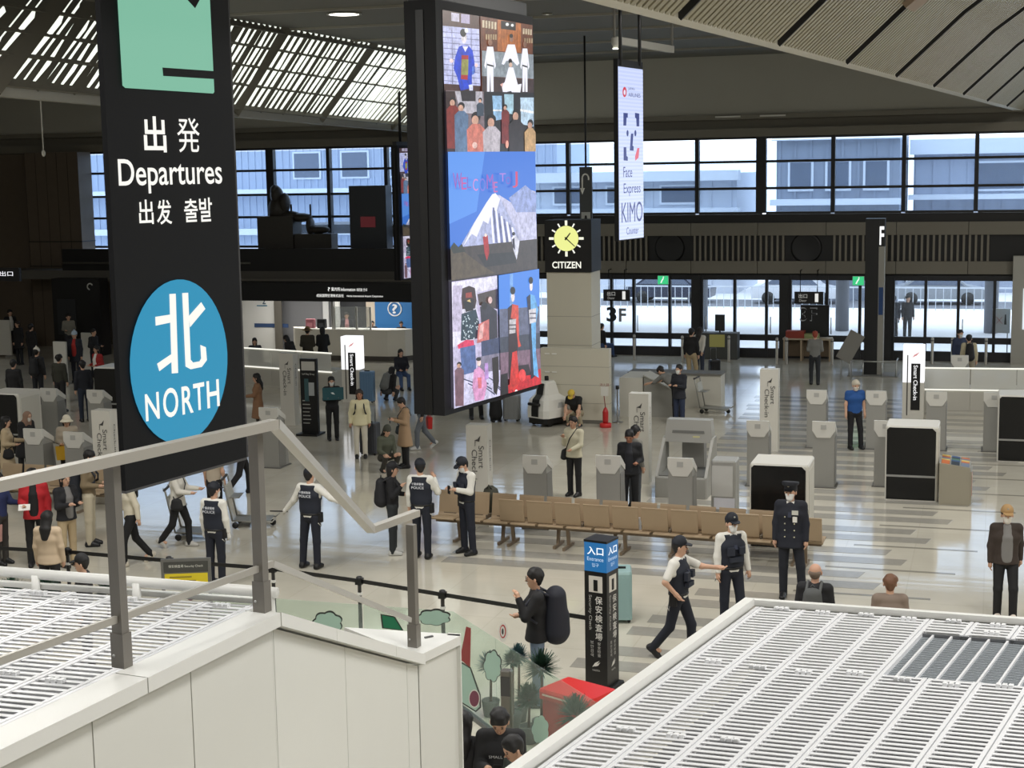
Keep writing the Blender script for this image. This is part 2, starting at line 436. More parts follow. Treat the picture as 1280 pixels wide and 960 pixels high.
MB().ext([lv_pt(0, 0), lv_pt(1, 0), lv_pt(1, 0) - Vector((0, 0, .22)), lv_pt(0, 0) - Vector((0, 0, .22))], -SKR * .25, trim_m).build('skylight_edge', None, sk)

# ---- right skylight: vault of long louvre boards
R0, R1 = Vector((-5.9, 0, 8.6)), Vector((.85, 55.0, 8.6)); rd = (R1 - R0)
out_d = Vector((rd.y, -rd.x, 0)).normalized()
def rv_pt(s, t):
    a = t * 7.5
    return R0 + rd * s + out_d * (a * .70) + Vector((0, 0, a * .70 - .035 * a * a))
vb_m = mat('vault_board', s2l(150, 144, 122), .55, noise=.10, scale=1.5)
vg_m = vb_m
vr = struct(MB().add([rv_pt(s, t) + Vector((0, 0, .12)) for s in (0, 1) for t in np.linspace(0, 1, 9)], [(i, i + 1, i + 10, i + 9) for i in range(8)], vg_m).build('skylight_right'))
NV = 12
bo = MB()
for i in range(NV):
    for j in range(22):
        s0 = (i + .04 + j * .0425) / NV; s1 = s0 + .027 / NV * 1.0
        for q in range(4):
            t0, t1 = q / 4, (q + 1) / 4
            bo.add([rv_pt(s0, t0), rv_pt(s1, t0), rv_pt(s1, t1), rv_pt(s0, t1)] + [rv_pt(s, t) + Vector((0, 0, .07)) for s, t in ((s0, t0), (s1, t0), (s1, t1), (s0, t1))],
                   [(0,1,2,3),(0,4,5,1),(3,2,6,7),(1,5,6,2),(0,3,7,4)], vb_m)
o = bo.build('vault_boards', None, vr); o['kind'] = 'stuff'
for i in range(NV + 1):
    for q in range(4):
        MB().bar(rv_pt(i / NV, q / 4), rv_pt(i / NV, (q + 1) / 4), .03, .09, dark_m).build('vault_joint', None, vr)
for (s, t) in ((.42, .22), (.5, .2), (.36, .2)):
    a, b_ = rv_pt(s, t), rv_pt(s, t + .16)
    MB().bar(a - Vector((0, 0, .1)), b_ - Vector((0, 0, .1)), .8, .1, mat('vault_hatch', s2l(140, 122, 104), .7)).build('access_panel', None, vr)
MB().ext([R0, R1, R1 + Vector((0, 0, .42)), R0 + Vector((0, 0, .42))], -out_d * .28, mat('vault_rim', s2l(196, 192, 178), .55)).build('vault_rim', None, vr)
MB().ext([R0 + Vector((0, 0, .42)), R1 + Vector((0, 0, .42)), R1 + Vector((0, 0, 2.3)), R0 + Vector((0, 0, 2.3))], -out_d * .05, sof_m).build('vault_upstand', None, vr)

# ---- outside: pavement, road, buildings
pave_m = mat('pavement', s2l(238, 238, 238), .8, noise=.06, scale=.8)
struct(MB().box(-70, 45, WY + .35, WY + 60, -.35, -.05).build('ground_outside', pave_m))
road_m = mat('asphalt', s2l(120, 122, 128), .8, noise=.1, scale=1)
MBr = MB().box(-70, 45, WY + 21, WY + 25, -.05, -.03).build('ground_road', road_m); struct(MBr)
fac_m = mat('cladding', s2l(172, 184, 204), .6, noise=.06, scale=.5)
fac_d = mat('cladding_dark', s2l(138, 147, 163), .6)
ledge_m = mat('ledge', s2l(225, 230, 238), .6)
win_m = mat('far_window', s2l(100, 110, 128), .2)
def building(name, label, x0, x1, y0, h, m, rib=.6, ledges=(), wins=()):
    b = thing(name, label, 'building', (0, y0, 0))
    MB().box(x0, x1, 0, 8, -.05, h, m).build('wall', None, b)
    r = MB(); x = x0 + .1
    while x < x1 - .2: r.box(x, x + .12, -.06, 0, 0, h - .1, m); x += rib
    o = r.build('cladding_ribs', None, b); o['kind'] = 'stuff'
    for (z0, z1, d) in ledges: MB().box(x0 - .2, x1 + .2, -d, 0, z0, z1, ledge_m).build('ledge', None, b)
    for (wx0, wx1, z0, z1) in wins:
        wd = MB().box(wx0, wx1, -.12, -.02, z0, z1, ledge_m).build('window', None, b)
        MB().box(wx0 + .12, wx1 - .12, -.15, -.12, z0 + .12, z1 - .12, win_m).build('pane', None, wd)
    return b
building('clad_building', 'pale blue building with ribbed cladding and a white ledge beyond the tall windows', -80, -26, 92, 13, fac_m, .5, ((5.6, 6.0, 1.2), (3.0, 3.4, .6), (9.2, 9.5, .4)), [(-44 + i * 3.4, -42 + i * 3.4, 6.6, 8.4) for i in range(5)])
building('low_building', 'low pale building with a long white roof edge outside the windows', -25, -13.5, 84, 6.6, mat('cladding_pale', s2l(196, 203, 215), .6), 1.1, ((6.2, 6.75, .8), (4.4, 4.7, .4)), [(-24 + i * 3.1, -21.8 + i * 3.1, 4.9, 6.0) for i in range(3)])
building('dark_building', 'slate grey building with small windows and a flat roof outside', -10.8, -4.6, 80, 8.6, fac_d, .8, ((8.2, 8.7, .5), (4.9, 5.2, 1.0)), [(-10.2 + i * 1.9, -8.9 + i * 1.9, 5.6, 7.2) for i in range(3)])
building('grey_building', 'grey blue building with a white roof band and an outside stair', -4.2, 14, 86, 8.0, mat('cladding_mid', s2l(160, 169, 186), .6), .9, ((7.4, 8.2, .6), (5.0, 5.25, 1.4)), [(-1 + i * 4.2, 1.6 + i * 4.2, 5.4, 7.0) for i in range(3)])
rl = thing('kerb_railing', 'long pale railing with thin bars along the road outside the doors', 'railing', (0, WY + 20, -.05))
MB().box(-40, 12, -.03, .03, 1.05, 1.12, rgb(200, 205, 212)).build('top_rail', None, rl)
rb = MB(); x = -40
while x < 12: rb.box(x, x + .03, -.015, .015, 0, 1.05, rgb(200, 205, 212)); x += .35
o = rb.build('railing_bars', None, rl); o['kind'] = 'stuff'
# entrance canopy columns and roof outside
cn = thing('entrance_canopy', 'dark flat canopy on round columns over the pavement outside the doors', 'canopy', (0, WY + 9, -.05))
MB().box(-30, 8, -1.5, 2.5, 4.3, 4.7, rgb(90, 92, 98)).build('roof', None, cn)
for i in range(6): MB().lathe([(.28, 0), (.28, 4.3)], rgb(120, 124, 132), 14, (-24 + i * 6, 1.2, 0)).build('column', None, cn)
def car(label, loc, rz, c):
    t = thing('parked_car', label, 'car', loc, rz)
    prof = [(-2.2,.3),(2.2,.3),(2.25,.75),(1.3,.95),(.75,1.42),(-1.0,1.45),(-1.7,.98),(-2.2,.85)]
    MB().ext([(x, -.85, z) for x, z in prof], (0, 1.7, 0), c).build('body', None, t)
    MB().ext([(x, -.87, z) for x, z in [(1.15,.97),(.7,1.36),(-.95,1.38),(-1.5,1.0)]], (0, 1.74, 0), win_m).build('window', None, t)
    for wx in (-1.35, 1.35):
        for s in (-1, 1):
            o = MB().lathe([(.31, -.1), (.33, -.05), (.33, .05), (.31, .1)], black_m, 16).build('wheel', None, t, (wx, s * .78, .33)); o.rotation_euler.x = math.pi / 2
car('white car parked on the road beyond the glass doors', (-9.5, WY + 23.2, -.03), .03, rgb(225, 226, 230, .3))
car('dark blue car parked on the road beyond the glass doors', (-16, WY + 23.2, -.03), 0, rgb(40, 48, 70, .3))
car('silver car parked on the road beyond the glass doors', (-2.5, WY + 23.5, -.03), .05, rgb(150, 155, 160, .3))
# ================================================================== FOREGROUND STRUCTURES
white_m = mat('white_panel', s2l(228, 228, 222), .5, noise=.015, scale=3)
cap_m = mat('white_cap', s2l(236, 236, 232), .4)
steel_m = mat('painted_steel', s2l(132, 128, 122), .4, metal=.35)
rail_top_m = mat('handrail_grey', s2l(186, 182, 174), .38, metal=.3)
ZA, ZC = 4.48, 3.39
A0 = gp(-60, 962, ZA); B0 = gp(345, 765, ZA); C0 = gp(527, 818, ZC); D0 = gp(575, 795, ZC)
A0 = B0 + (A0 - B0).normalized() * 4.2
# --- white stair enclosure
en = thing('stair_enclosure', 'white panelled stair parapet with a flat cap under the grey railing', 'parapet', (0, 0, 0))
def wallseg(name, p, q, z0p, z0q, zb, m, inset=.03, n=None):
    d = (q - p); d.z = 0; s = Vector((d.y, -d.x, 0)).normalized()      # s points to the right of travel
    if s.dot(CAM - p) < 0: s = -s
    b = MB()
    pts = [Vector((p.x, p.y, zb)), Vector((q.x, q.y, zb)), Vector((q.x, q.y, z0q)), Vector((p.x, p.y, z0p))]
    pts = [v - s * inset for v in pts]
    return b.ext(pts, -s * .12, m).build(name, None, en)
def split(p, q, pxs):
    ts = [0.0]
    for px in pxs:
        lo, hi = 0.0, 1.0
        for _ in range(40):
            mid = (lo + hi) / 2
            if proj(p.lerp(q, mid))[0] < px: lo = mid
            else: hi = mid
        ts.append((lo + hi) / 2)
    return ts + [1.0]
def panels(p, q, pxs, zcap):
    ts = split(p, q, pxs)
    for a, b_ in zip(ts[:-1], ts[1:]):
        g = .004 / (q - p).length
        P_, Q_ = p.lerp(q, a + g), p.lerp(q, b_ - g)
        wallseg('wall_panel', P_, Q_, P_.z - .09, Q_.z - .09, 1.6, white_m)
    wallseg('wall_backing', p.copy(), q.copy(), p.z - .1, q.z - .1, 1.6, rgb(120, 120, 118), .045)
panels(A0, B0, (120, 243), 0)
panels(B0, C0, (347, 436, 513), 0)
panels(C0, D0, (), 0)
def cap(name, p, q, w=.30, th=.075, over=.03):
    d = q - p; dh = Vector((d.x, d.y, 0)); s = Vector((dh.y, -dh.x, 0)).normalized()
    if s.dot(CAM - p) < 0: s = -s
    b = MB().ext([p + s * over, q + s * over, q - s * w, p - s * w], Vector((0, 0, -th)), cap_m)
    return b.build(name, None, en)
tsA = split(A0, B0, (178,))
for a, b_ in zip(tsA[:-1], tsA[1:]): cap('cap', A0.lerp(B0, a + .001), A0.lerp(B0, b_ - .001), .16)
tsB = split(B0, C0, (415, 490))
for a, b_ in zip(tsB[:-1], tsB[1:]): cap('cap', B0.lerp(C0, a + .001), B0.lerp(C0, b_ - .001), .18)
# flat ledge at the foot of the slope
e1, e2 = gp(418, 781, ZC), gp(575, 793, ZC)
MB().ext([C0, D0, e2, gp(430, 784, ZC), gp(470, 800, ZC)], Vector((0, 0, -.07)), cap_m).build('ledge', None, en)
MB().ext([D0, e2 + Vector((0, .02, 0)), e2 + Vector((0, .02, -1.8)), D0 + Vector((0, 0, -1.8))], Vector((-.1, 0, 0)), white_m).build('end_panel', None, en)
MB().bar(gp(531, 797, ZC + .005), gp(541, 795, ZC + .005), .02, .01, rgb(90, 90, 90)).build('slot', None, en)
# --- railing
ra = thing('stair_railing', 'grey flat bar railing with square posts on the white stair parapet', 'railing', (0, 0, 0))
RT = 5.51
def post(px, py, zb, topz, w=.062):
    b = gp(px, py, zb); m = MB().box(-w / 2, w / 2, -w / 2 * .8, w / 2 * .8, 0, topz - zb, steel_m)
    o = m.build('post', None, ra, b, rz_of(SK)); 
    MB().box(-w / 2 - .008, w / 2 + .008, -w / 2, w / 2, .0, .17, steel_m).build('post_shoe', None, o)
    MB().tube([(-.02, -.035, .06), (-.02, -.028, .06)], .008, rgb(200, 200, 200, .3), 6).build('bolt', None, o)
    return b
p1 = post(153, 833, ZA, RT - .02); p2 = post(328, 764, ZA, RT - .02); p3 = post(518, 808, ZC, 4.3)
hA = p1 + (p1 - p2).normalized() * 3.0; hA.z = RT; hB = gp(343, 530, RT)
hE = gp(464, 662, 4.31); hF = gp(521, 641, 4.31)
MB().bar(hA, hB, .06, .05, rail_top_m).build('handrail', None, ra)
MB().bar(hB, hE, .06, .05, rail_top_m).build('handrail', None, ra)
MB().bar(hE, hF, .06, .05, rail_top_m).build('handrail', None, ra)
m0 = Vector((hA.x, hA.y, ZA + .24)); m1 = Vector((p2.x, p2.y, ZA + .24)) + (p2 - p1).normalized() * .1
MB().bar(m0, m1, .02, .035, rail_top_m).build('mid_rail', None, ra)
MB().bar(m1, gp(513, 775, ZC + .22), .02, .035, rail_top_m).build('mid_rail', None, ra)

# --- louvred roofs
lw_m = mat('louvre_white', s2l(234, 235, 238), .42)
ld_m = mat('louvre_tray', s2l(120, 122, 126), .6)
clip_m = mat('clip_white', s2l(242, 243, 245), .4)
def louvre_roof(name, label, O, u, v, nu, pu, v0, v1, pitch, slat, z, clips=(), hole=None, rails=.055, tray=True):
    # strips run along v, stacked along u; slats run along u
    t = thing(name, label, 'roof', (O.x, O.y, z))
    u3, v3 = Vector((u.x, u.y, 0)), Vector((v.x, v.y, 0))
    def P_(a, b_, zz=0): q = u3 * a + v3 * b_; return (q.x, q.y, zz)
    def quad(b, a0, a1, b0, b1, z0, z1, m): b.ext([P_(a0, b0, z1), P_(a1, b0, z1), P_(a1, b1, z1), P_(a0, b1, z1)], (0, 0, z0 - z1), m)
    tr = MB(); quad(tr, -.02, nu * pu, v0, v1, -.48, -.45, ld_m); tr.build('tray', None, t)
    for i in range(nu):
        a = i * pu
        for (w0, w1) in (((v0, hole[2]), (hole[3], v1)) if hole and hole[0] < i < hole[1] else ((v0, v1),)):
            b = MB(); quad(b, a - rails / 2, a - .004, w0, w1, -.03, .004, lw_m); b.build('seam_rail', None, t)
            b = MB(); quad(b, a + .004, a + rails / 2, w0, w1, -.03, .004, lw_m); b.build('seam_rail', None, t)
        b = MB(); y = v0
        while y < v1 - slat:
            if not (hole and hole[0] <= i < hole[1] and hole[2] < y < hole[3]):
                quad(b, a + rails / 2, a + pu - rails / 2, y, y + slat, -.006, 0, lw_m)
            y += pitch
        o = b.build('louvre_slats', None, t); o['kind'] = 'stuff'
    if hole:
        a0, a1 = hole[0] * pu, hole[1] * pu
        b = MB(); quad(b, a0, a1, hole[2], hole[3], -.05, -.03, mat('hatch_dark', s2l(112, 117, 122), .5)); h = b.build('hatch_grille', None, t)
        b = MB(); y = hole[2]
        while y < hole[3]: quad(b, a0, a1, y, y + .012, -.03, -.024, mat('hatch_line', s2l(158, 164, 170), .4)); y += .03
        o = b.build('grille_lines', None, h); o['kind'] = 'stuff'
        x = a0 + .09
        while x < a1:
            b = MB(); quad(b, x, x + .013, hole[2] + .01, hole[3] - .01, -.024, -.006, lw_m); b.build('grille_bar', None, h); x += .115
        for y in (hole[2] - .02, hole[3]):
            b = MB(); quad(b, a0, a1, y, y + .012, -.05, -.005, ld_m); b.build('hatch_edge', None, h)
    for (i, y) in clips:
        a = i * pu + pu * .55
        cl = MB()
        for dx in (-.035, .0, .035): quad(cl, a + dx - .012, a + dx + .012, y - .018, y + .018, 0, .02, clip_m)
        quad(cl, a - .05, a + .05, y - .006, y + .006, 0, .012, clip_m)
        cl.build('clip', None, t)
    return t
ZR = 3.8
FL = gp(943, 757, ZR); FR = gp(1290, 782, ZR); NL = gp(655, 958, ZR)
vdir = (gp(1157, 770, ZR) - gp(980, 955, ZR)); vdir.z = 0; vdir.normalize()
udir = (FR - FL); udir.z = 0; udir.normalize()
vl = (FL - NL).length + .6
PU = (gp(1212.5, 774, ZR) - gp(1157.5, 770, ZR)).length
cl = [(i, vl - .06 - .02 * (i % 2)) for i in range(0, 12)] + [(i, vl - 1.32 - .03 * (i % 3)) for i in range(0, 8)] + [(5, vl - .27), (6, vl - .27), (7, vl - .27), (0, vl - 2.6), (1, vl - 2.62), (2, vl - 2.6)]
O_ = FL - vdir * vl
rr = louvre_roof('louvred_roof', 'white louvred roof panels with a grey grille hatch beside the red box', O_ + udir * .05, udir, vdir, 13, PU, 0, vl - .03, .062, .031, ZR, cl, (4, 12, vl - 1.28, vl - .35))
b = MB()
b.ext([(FL + vdir * .0) , O_, O_ - udir * .07, FL - udir * .07 + vdir * .02], Vector((0, 0, .05)), cap_m)
f = b.build('edge_flashing', None, rr); f.location = -Vector((rr.location.x, rr.location.y, 0)) - Vector((0, 0, ZR))
FE = FL + udir * (13 * PU)
f = MB().ext([FL - udir * .07, FE, FE + vdir * .05, FL - udir * .07 + vdir * .05], Vector((0, 0, .04)), cap_m).build('edge_flashing', None, rr); f.location = -Vector((rr.location.x, rr.location.y, 0)) - Vector((0, 0, ZR))
f = MB().ext([FL - udir * .07, O_ - udir * .07, O_ - udir * .07 - Vector((0, 0, .5)), FL - udir * .07 - Vector((0, 0, .5))], udir * .04, white_m).build('side_panel', None, rr); f.location = -Vector((rr.location.x, rr.location.y, 0)) - Vector((0, 0, ZR))
f = MB().ext([FL + vdir * .05, FE + vdir * .05, FE + vdir * .05 - Vector((0, 0, .5)), FL + vdir * .05 - Vector((0, 0, .5))], -vdir * .04, white_m).build('side_panel', None, rr); f.location = -Vector((rr.location.x, rr.location.y, 0)) - Vector((0, 0, ZR))
for q in (FL - vdir * .4 + udir * .3, FE - vdir * .4 - udir * .3, O_ + vdir * .3 + udir * .3, O_ + udir * (13 * PU - .3) + vdir * .3):
    o = MB().box(-.06, .06, -.06, .06, -ZR, -.48, white_m).build('support_post', None, rr); o.location = (q.x - rr.location.x, q.y - rr.location.y, 0)

ZL = 4.36
sA = (B0 - A0).normalized(); sp = Vector((-sA.y, sA.x, 0))
if sp.dot(CAM - B0) > 0: sp = -sp
BL = B0 + sp * .17 - sA * .15; BL.z = ZL
# far corners from the photograph: back edge of the roof from (0,732) to (318,752)
E0 = gp(0, 733, ZL); E1 = gp(322, 755, ZL)
lvd = sA; lud = (E0 - E1); lud.z = 0; lud.normalize()
# strips run along lvd, offset along lud (leftwards); far edge line is E1 + lud*t
lvl = 4.4
Ol = E1 - lvd * lvl
ll = louvre_roof('louvred_roof', 'white louvred roof panels behind the stair parapet below the departures sign', Ol, lud, lvd, 11, .30, 0, lvl - .02, .062, .031, ZL,
                 [(i, lvl - .1 - .12 * (i % 2)) for i in range(8)] + [(0, 2.9), (1, 2.95), (2, 1.7), (1, 1.75)])
f = MB().ext([E1 - lud * .05, E1 + lud * 3.4, E1 + lud * 3.4 + lvd * .04, E1 - lud * .05 + lvd * .04], Vector((0, 0, .03)), cap_m).build('edge_flashing', None, ll); f.location = -Vector((ll.location.x, ll.location.y, 0)) - Vector((0, 0, ZL)) + Vector((0,0,ZL-ZL))
for q in (E1 + lud * .3 - lvd * .3, E1 + lud * 3.0 - lvd * .3, Ol + lud * .3 + lvd * .3, Ol + lud * 3.0 + lvd * .3):
    o = MB().box(-.05, .05, -.05, .05, -ZL, -.48, white_m).build('support_post', None, ll); o.location = (q.x - ll.location.x, q.y - ll.location.y, 0)
# white tube rail behind
tr = thing('tube_handrail', 'white round tube handrail on short posts along the louvred roof edge', 'handrail', (0, 0, 0))
zt = ZL + .09
q0, q1 = gp(-40, 711, zt), gp(346, 741, zt)
MB().tube([q0, q1], .032, cap_m, 12).build('tube', None, tr)
for px, py in ((44, 719), (170, 729), (338, 741)):
    q = gp(px, py, zt)
    MB().tube([q, q - Vector((0, 0, .22))], [.024, .03], cap_m, 8).build('tube_post', None, tr)

# --- departures sign
BLs = gp(157.5, 614, 4.42)
W_S = 1.5
n_s = SKR.copy()
if n_s.dot(CAM - BLs) < 0: n_s = -n_s
BRs = on_plane(309, 579, BLs, n_s)
ang_ok = (BRs - BLs)
wS = Vector((ang_ok.x, ang_ok.y, 0)).length
sg = thing('departures_sign', 'tall black hanging sign reading Departures with a blue NORTH circle', 'sign', BLs)
xs = SK                                                   # along the sign, left to right
SIGN_M = mat('sign_black', s2l(22, 23, 26), .6, spec=.2)
def sgp(px, py, off=0.0):
    q = on_plane(px, py, BLs, n_s) - BLs; return q + n_s * off
topz = 10.75 - BLs.z
b = MB().ext([Vector((0, 0, 0)), xs * wS, xs * wS + Vector((0, 0, topz - 1.2)), Vector((0, 0, topz - 1.2))], -n_s * .05, SIGN_M); b.build('sign_body', None, sg)
b = MB().ext([xs * wS, xs * (wS + .02), xs * (wS + .02) + Vector((0, 0, topz - 1.2)), xs * wS + Vector((0, 0, topz - 1.2))], -n_s * .05, rgb(70, 70, 72)); b.build('edge_trim', None, sg)
b = MB().ext([Vector((0, 0, -.02)), xs * wS + Vector((0, 0, -.02)), xs * wS, Vector((0, 0, 0))], -n_s * .05, rgb(80, 80, 82)); b.build('edge_trim', None, sg)
for t_ in (.25, .75):
    q = xs * (wS * t_) - n_s * .025
    MB().tube([q + Vector((0, 0, topz - 1.25)), q + Vector((0, 0, topz))], .03, dark_m, 8).build('hanger', None, sg)
gm = glow(128, 190, 163, .92)
b = MB()
b.add([sgp(x, y, .012) for x, y in ((143, -40), (151.5, 107), (155, 110), (265, 117), (266.5, 115), (259, -40))], [(0, 1, 2, 3, 4, 5)], gm)
b.build('pictogram_panel', None, sg)
b = MB(); b.add([sgp(x, y, .016) for x, y in ((201, 84.5), (266, 89), (267, 99), (202, 95))], [(0, 1, 2, 3)], SIGN_M).build('pictogram_mark', None, sg)
b = MB(); b.add([sgp(x, y, .016) for x, y in ((225, -8), (242, 10.5), (252, -8))], [(0, 1, 2)], SIGN_M); b.build('pictogram_mark', None, sg)
def sign_text(parent, body, cx, cy, wpx, hpx, m, bold=0.0, off=.014, plane=None, rot_extra=0.0, **kw):
    """lettering on a sign plane; cx, cy, wpx, hpx are its box in the photograph"""
    P0, n, x3, base = plane
    c = on_plane(cx, cy, P0, n); l = on_plane(cx - wpx / 2, cy, P0, n); r_ = on_plane(cx + wpx / 2, cy, P0, n)
    t_ = on_plane(cx, cy - hpx / 2, P0, n); b_ = on_plane(cx, cy + hpx / 2, P0, n)
    return text('lettering', body, parent, c - base + n * off, (r_ - l).dot(x3), (t_ - b_).z, m, (0, rot_extra, math.atan2(x3.y, x3.x)), bold=bold, **kw)
pls = (BLs, n_s, xs, BLs)
wt = glow(250, 248, 240, 1.0)
sign_text(sg, '出', 192, 168, 28, 45, wt, .018, plane=pls)
sign_text(sg, '発', 234, 169, 28, 43, wt, .0, plane=pls)
sign_text(sg, 'Departures', 214, 220, 129, 42, wt, .01, plane=pls)
sign_text(sg, '出', 181, 265, 18, 31, wt, .012, plane=pls)
sign_text(sg, '发', 203.5, 265, 19, 31, wt, .012, plane=pls)
sign_text(sg, '출', 237, 263, 17, 29, wt, .012, plane=pls)
sign_text(sg, '발', 255.5, 262, 16, 30, wt, .012, plane=pls)
cc = on_plane(224.5, 452, BLs, n_s) - BLs
rx = (on_plane(285, 452, BLs, n_s) - on_plane(163.5, 452, BLs, n_s)).length / 2; rzv = (on_plane(224, 349, BLs, n_s) - on_plane(224, 554, BLs, n_s)).length / 2
b = MB(); b.add([cc + n_s * .012 + xs * (rx * math.cos(a)) + Vector((0, 0, rzv * math.sin(a))) for a in np.linspace(0, 2 * math.pi, 48, endpoint=False)], [tuple(range(48))], glow(42, 145, 185, .95))
b.build('blue_disc', None, sg)
kita = [[(209.5, 367.5), (217.5, 367), (220.5, 466), (212.5, 466.8)], [(191.8, 396), (211, 393), (211.5, 403), (192.3, 407)], [(194, 454.5), (214, 441), (215.2, 450), (196.8, 464)],
        [(225.3, 366.3), (232.8, 365.8), (236, 449.5), (239, 453), (247, 451.5), (249, 448), (248, 431), (255, 434), (256.3, 450), (250, 458.5), (236, 461.5), (229.5, 458)], [(233.5, 395), (249, 377.5), (254.3, 386), (235, 409)]]
b = MB()
for i, g_ in enumerate(kita): b.add([sgp(x, y, .018 + .0006 * i) for x, y in g_], [tuple(range(len(g_)))], wt)
b.build('lettering', None, sg)
for ch, cx, cy, w_, h_ in (('N', 188.5, 508, 17.5, 34), ('O', 211.5, 503, 19, 37), ('R', 232.5, 499.5, 14, 35), ('T', 247, 495.5, 14, 34), ('H', 264.5, 492, 15.5, 34)):
    sign_text(sg, ch, cx, cy, w_, h_, wt, .014, .016, plane=pls)
# ================================================================== SCREENS, SIGNS, CLOCK
def vplane(P0, xdir):
    n = Vector((xdir.y, -xdir.x, 0)).normalized()
    if n.dot(CAM - P0) < 0: n = -n
    return n
# shapes of the pictures on the tall screen, traced in the photograph's pixels: (colour, points)
PIC = []
def ps(c, *pts): PIC.append((c, list(pts)))
def pbox(c, x0, x1, y0, y1, k=0.0): ps(c, (x0, y0), (x1, y0 + k), (x1, y1 + k), (x0, y1))
def pell(c, cx, cy, rx, ry, n=12): ps(c, *[(cx + rx * math.cos(2 * math.pi * i / n), cy + ry * math.sin(2 * math.pi * i / n)) for i in range(n)])
# top left: woman in a blue kimono before a paper screen
ps((70, 40, 34), (553.5, 14), (597, 20), (598, 112), (555.5, 111))
pbox((190, 185, 205), 564, 573, 17, 27, 1); pbox((170, 160, 190), 575, 585, 18, 29, 1)
ps((196, 200, 240), (553.7, 33), (596, 36), (597.5, 105), (555.3, 103))
for i in range(10): ps((110, 112, 160), (553.8, 40 + i * 6.5), (596.5, 42 + i * 6.7), (596.5, 42.8 + i * 6.7), (553.8, 40.8 + i * 6.5))
for xx in (564, 586): ps((120, 122, 165), (xx, 35), (xx + .7, 35), (xx + 1.2, 104), (xx + .5, 104))
ps((28, 66, 200), (572, 58), (576, 56), (583, 56), (588, 62), (590, 75), (591, 88), (587, 92), (587, 108), (574, 111), (570, 95), (566, 84), (568, 70))
ps((230, 228, 240), (576, 57), (583, 57), (579.5, 64)); pell((232, 224, 232), 578, 47, 3.2, 7); pell((20, 18, 24), 577, 41, 3.6, 5); pell((240, 240, 245), 580.5, 38, 2, 3)
ps((170, 40, 40), (575, 68), (583, 68), (582, 98), (574, 97)); ps((150, 150, 80), (575, 73), (583, 73), (582.5, 92), (574.5, 92))
pell((245, 215, 215), 563.5, 75, 2.2, 2.6); pell((245, 215, 215), 592, 80, 2, 2.6); ps((215, 220, 245), (583, 104), (588, 103), (588, 112), (584, 112)); ps((90, 130, 225), (587, 82), (590, 80), (590, 90), (587, 92))
# top right: dojo with white uniforms
ps((104, 56, 34), (597, 20), (663.5, 30), (664.5, 112), (598, 112))
ps((176, 104, 52), (618, 24), (648, 28), (648, 64), (618, 62)); 
for i in range(9): ps((150, 84, 40), (619 + i * 3.4, 36), (619.5 + i * 3.4, 36), (619.5 + i * 3.4, 62.5), (619 + i * 3.4, 62.3))
ps((28, 22, 22), (622, 25), (641, 27), (641, 37), (622, 35)); pell((230, 230, 230), 630, 29.5, 2.2, 2); pell((230, 230, 230), 636.5, 30.5, 2, 1.8)
for k_ in range(5): pbox((200, 186, 160), 599 + k_ * 3.6, 601.6 + k_ * 3.6, 25 + k_ * .5, 34 + k_ * .5); pbox((170, 150, 120), 603 + k_ * 2.8, 605 + k_ * 2.8, 42, 48.5)
for k_ in range(4): pbox((200, 186, 160), 650 + k_ * 3.2, 652.2 + k_ * 3.2, 34 + k_ * .4, 41 + k_ * .4); pbox((170, 150, 120), 652 + k_ * 3, 654 + k_ * 3, 46, 52)
ps((140, 150, 158), (598, 62), (664, 66), (664.5, 96), (598, 93)); ps((66, 50, 52), (598, 93), (664.5, 97), (664.6, 113), (598, 112))
def gi(cx, top, bot, w):
    hh = bot - top
    pell((150, 110, 90), cx, top + hh * .06, w * .22, hh * .06)
    ps((236, 236, 246), (cx - w * .28, top + hh * .14), (cx + w * .28, top + hh * .14), (cx + w * .55, top + hh * .5), (cx + w * .4, top + hh * .56), (cx + w * .3, top + hh * .4), (cx + w * .32, bot), (cx + w * .06, bot), (cx, top + hh * .62), (cx - w * .06, bot), (cx - w * .3, bot), (cx - w * .3, top + hh * .4), (cx - w * .42, top + hh * .56), (cx - w * .56, top + hh * .5))
    ps((30, 30, 34), (cx - w * .3, top + hh * .46), (cx + w * .3, top + hh * .49), (cx + w * .3, top + hh * .52), (cx - w * .3, top + hh * .49))
gi(608, 48, 113, 13); gi(652.5, 50, 112, 11)
pell((150, 110, 90), 634.5, 47, 2.6, 4); ps((236, 236, 246), (630, 54), (639, 54), (645, 77), (642, 80), (636, 74), (628, 74), (625, 79), (622, 78)); pell((26, 22, 22), 634.3, 43.5, 2.4, 2.6)
ps((240, 240, 250), (631, 82), (637, 82), (643, 103), (648, 102), (646, 114), (624, 114), (622, 104), (626, 100)); pell((24, 20, 22), 633, 74.5, 2.4, 3.2); pell((225, 190, 170), 633.5, 79, 2.2, 3); ps((225, 180, 170), (620, 103), (624, 101), (623, 107)); ps((24, 24, 26), (629, 112), (634, 111), (636, 114), (631, 115.5))
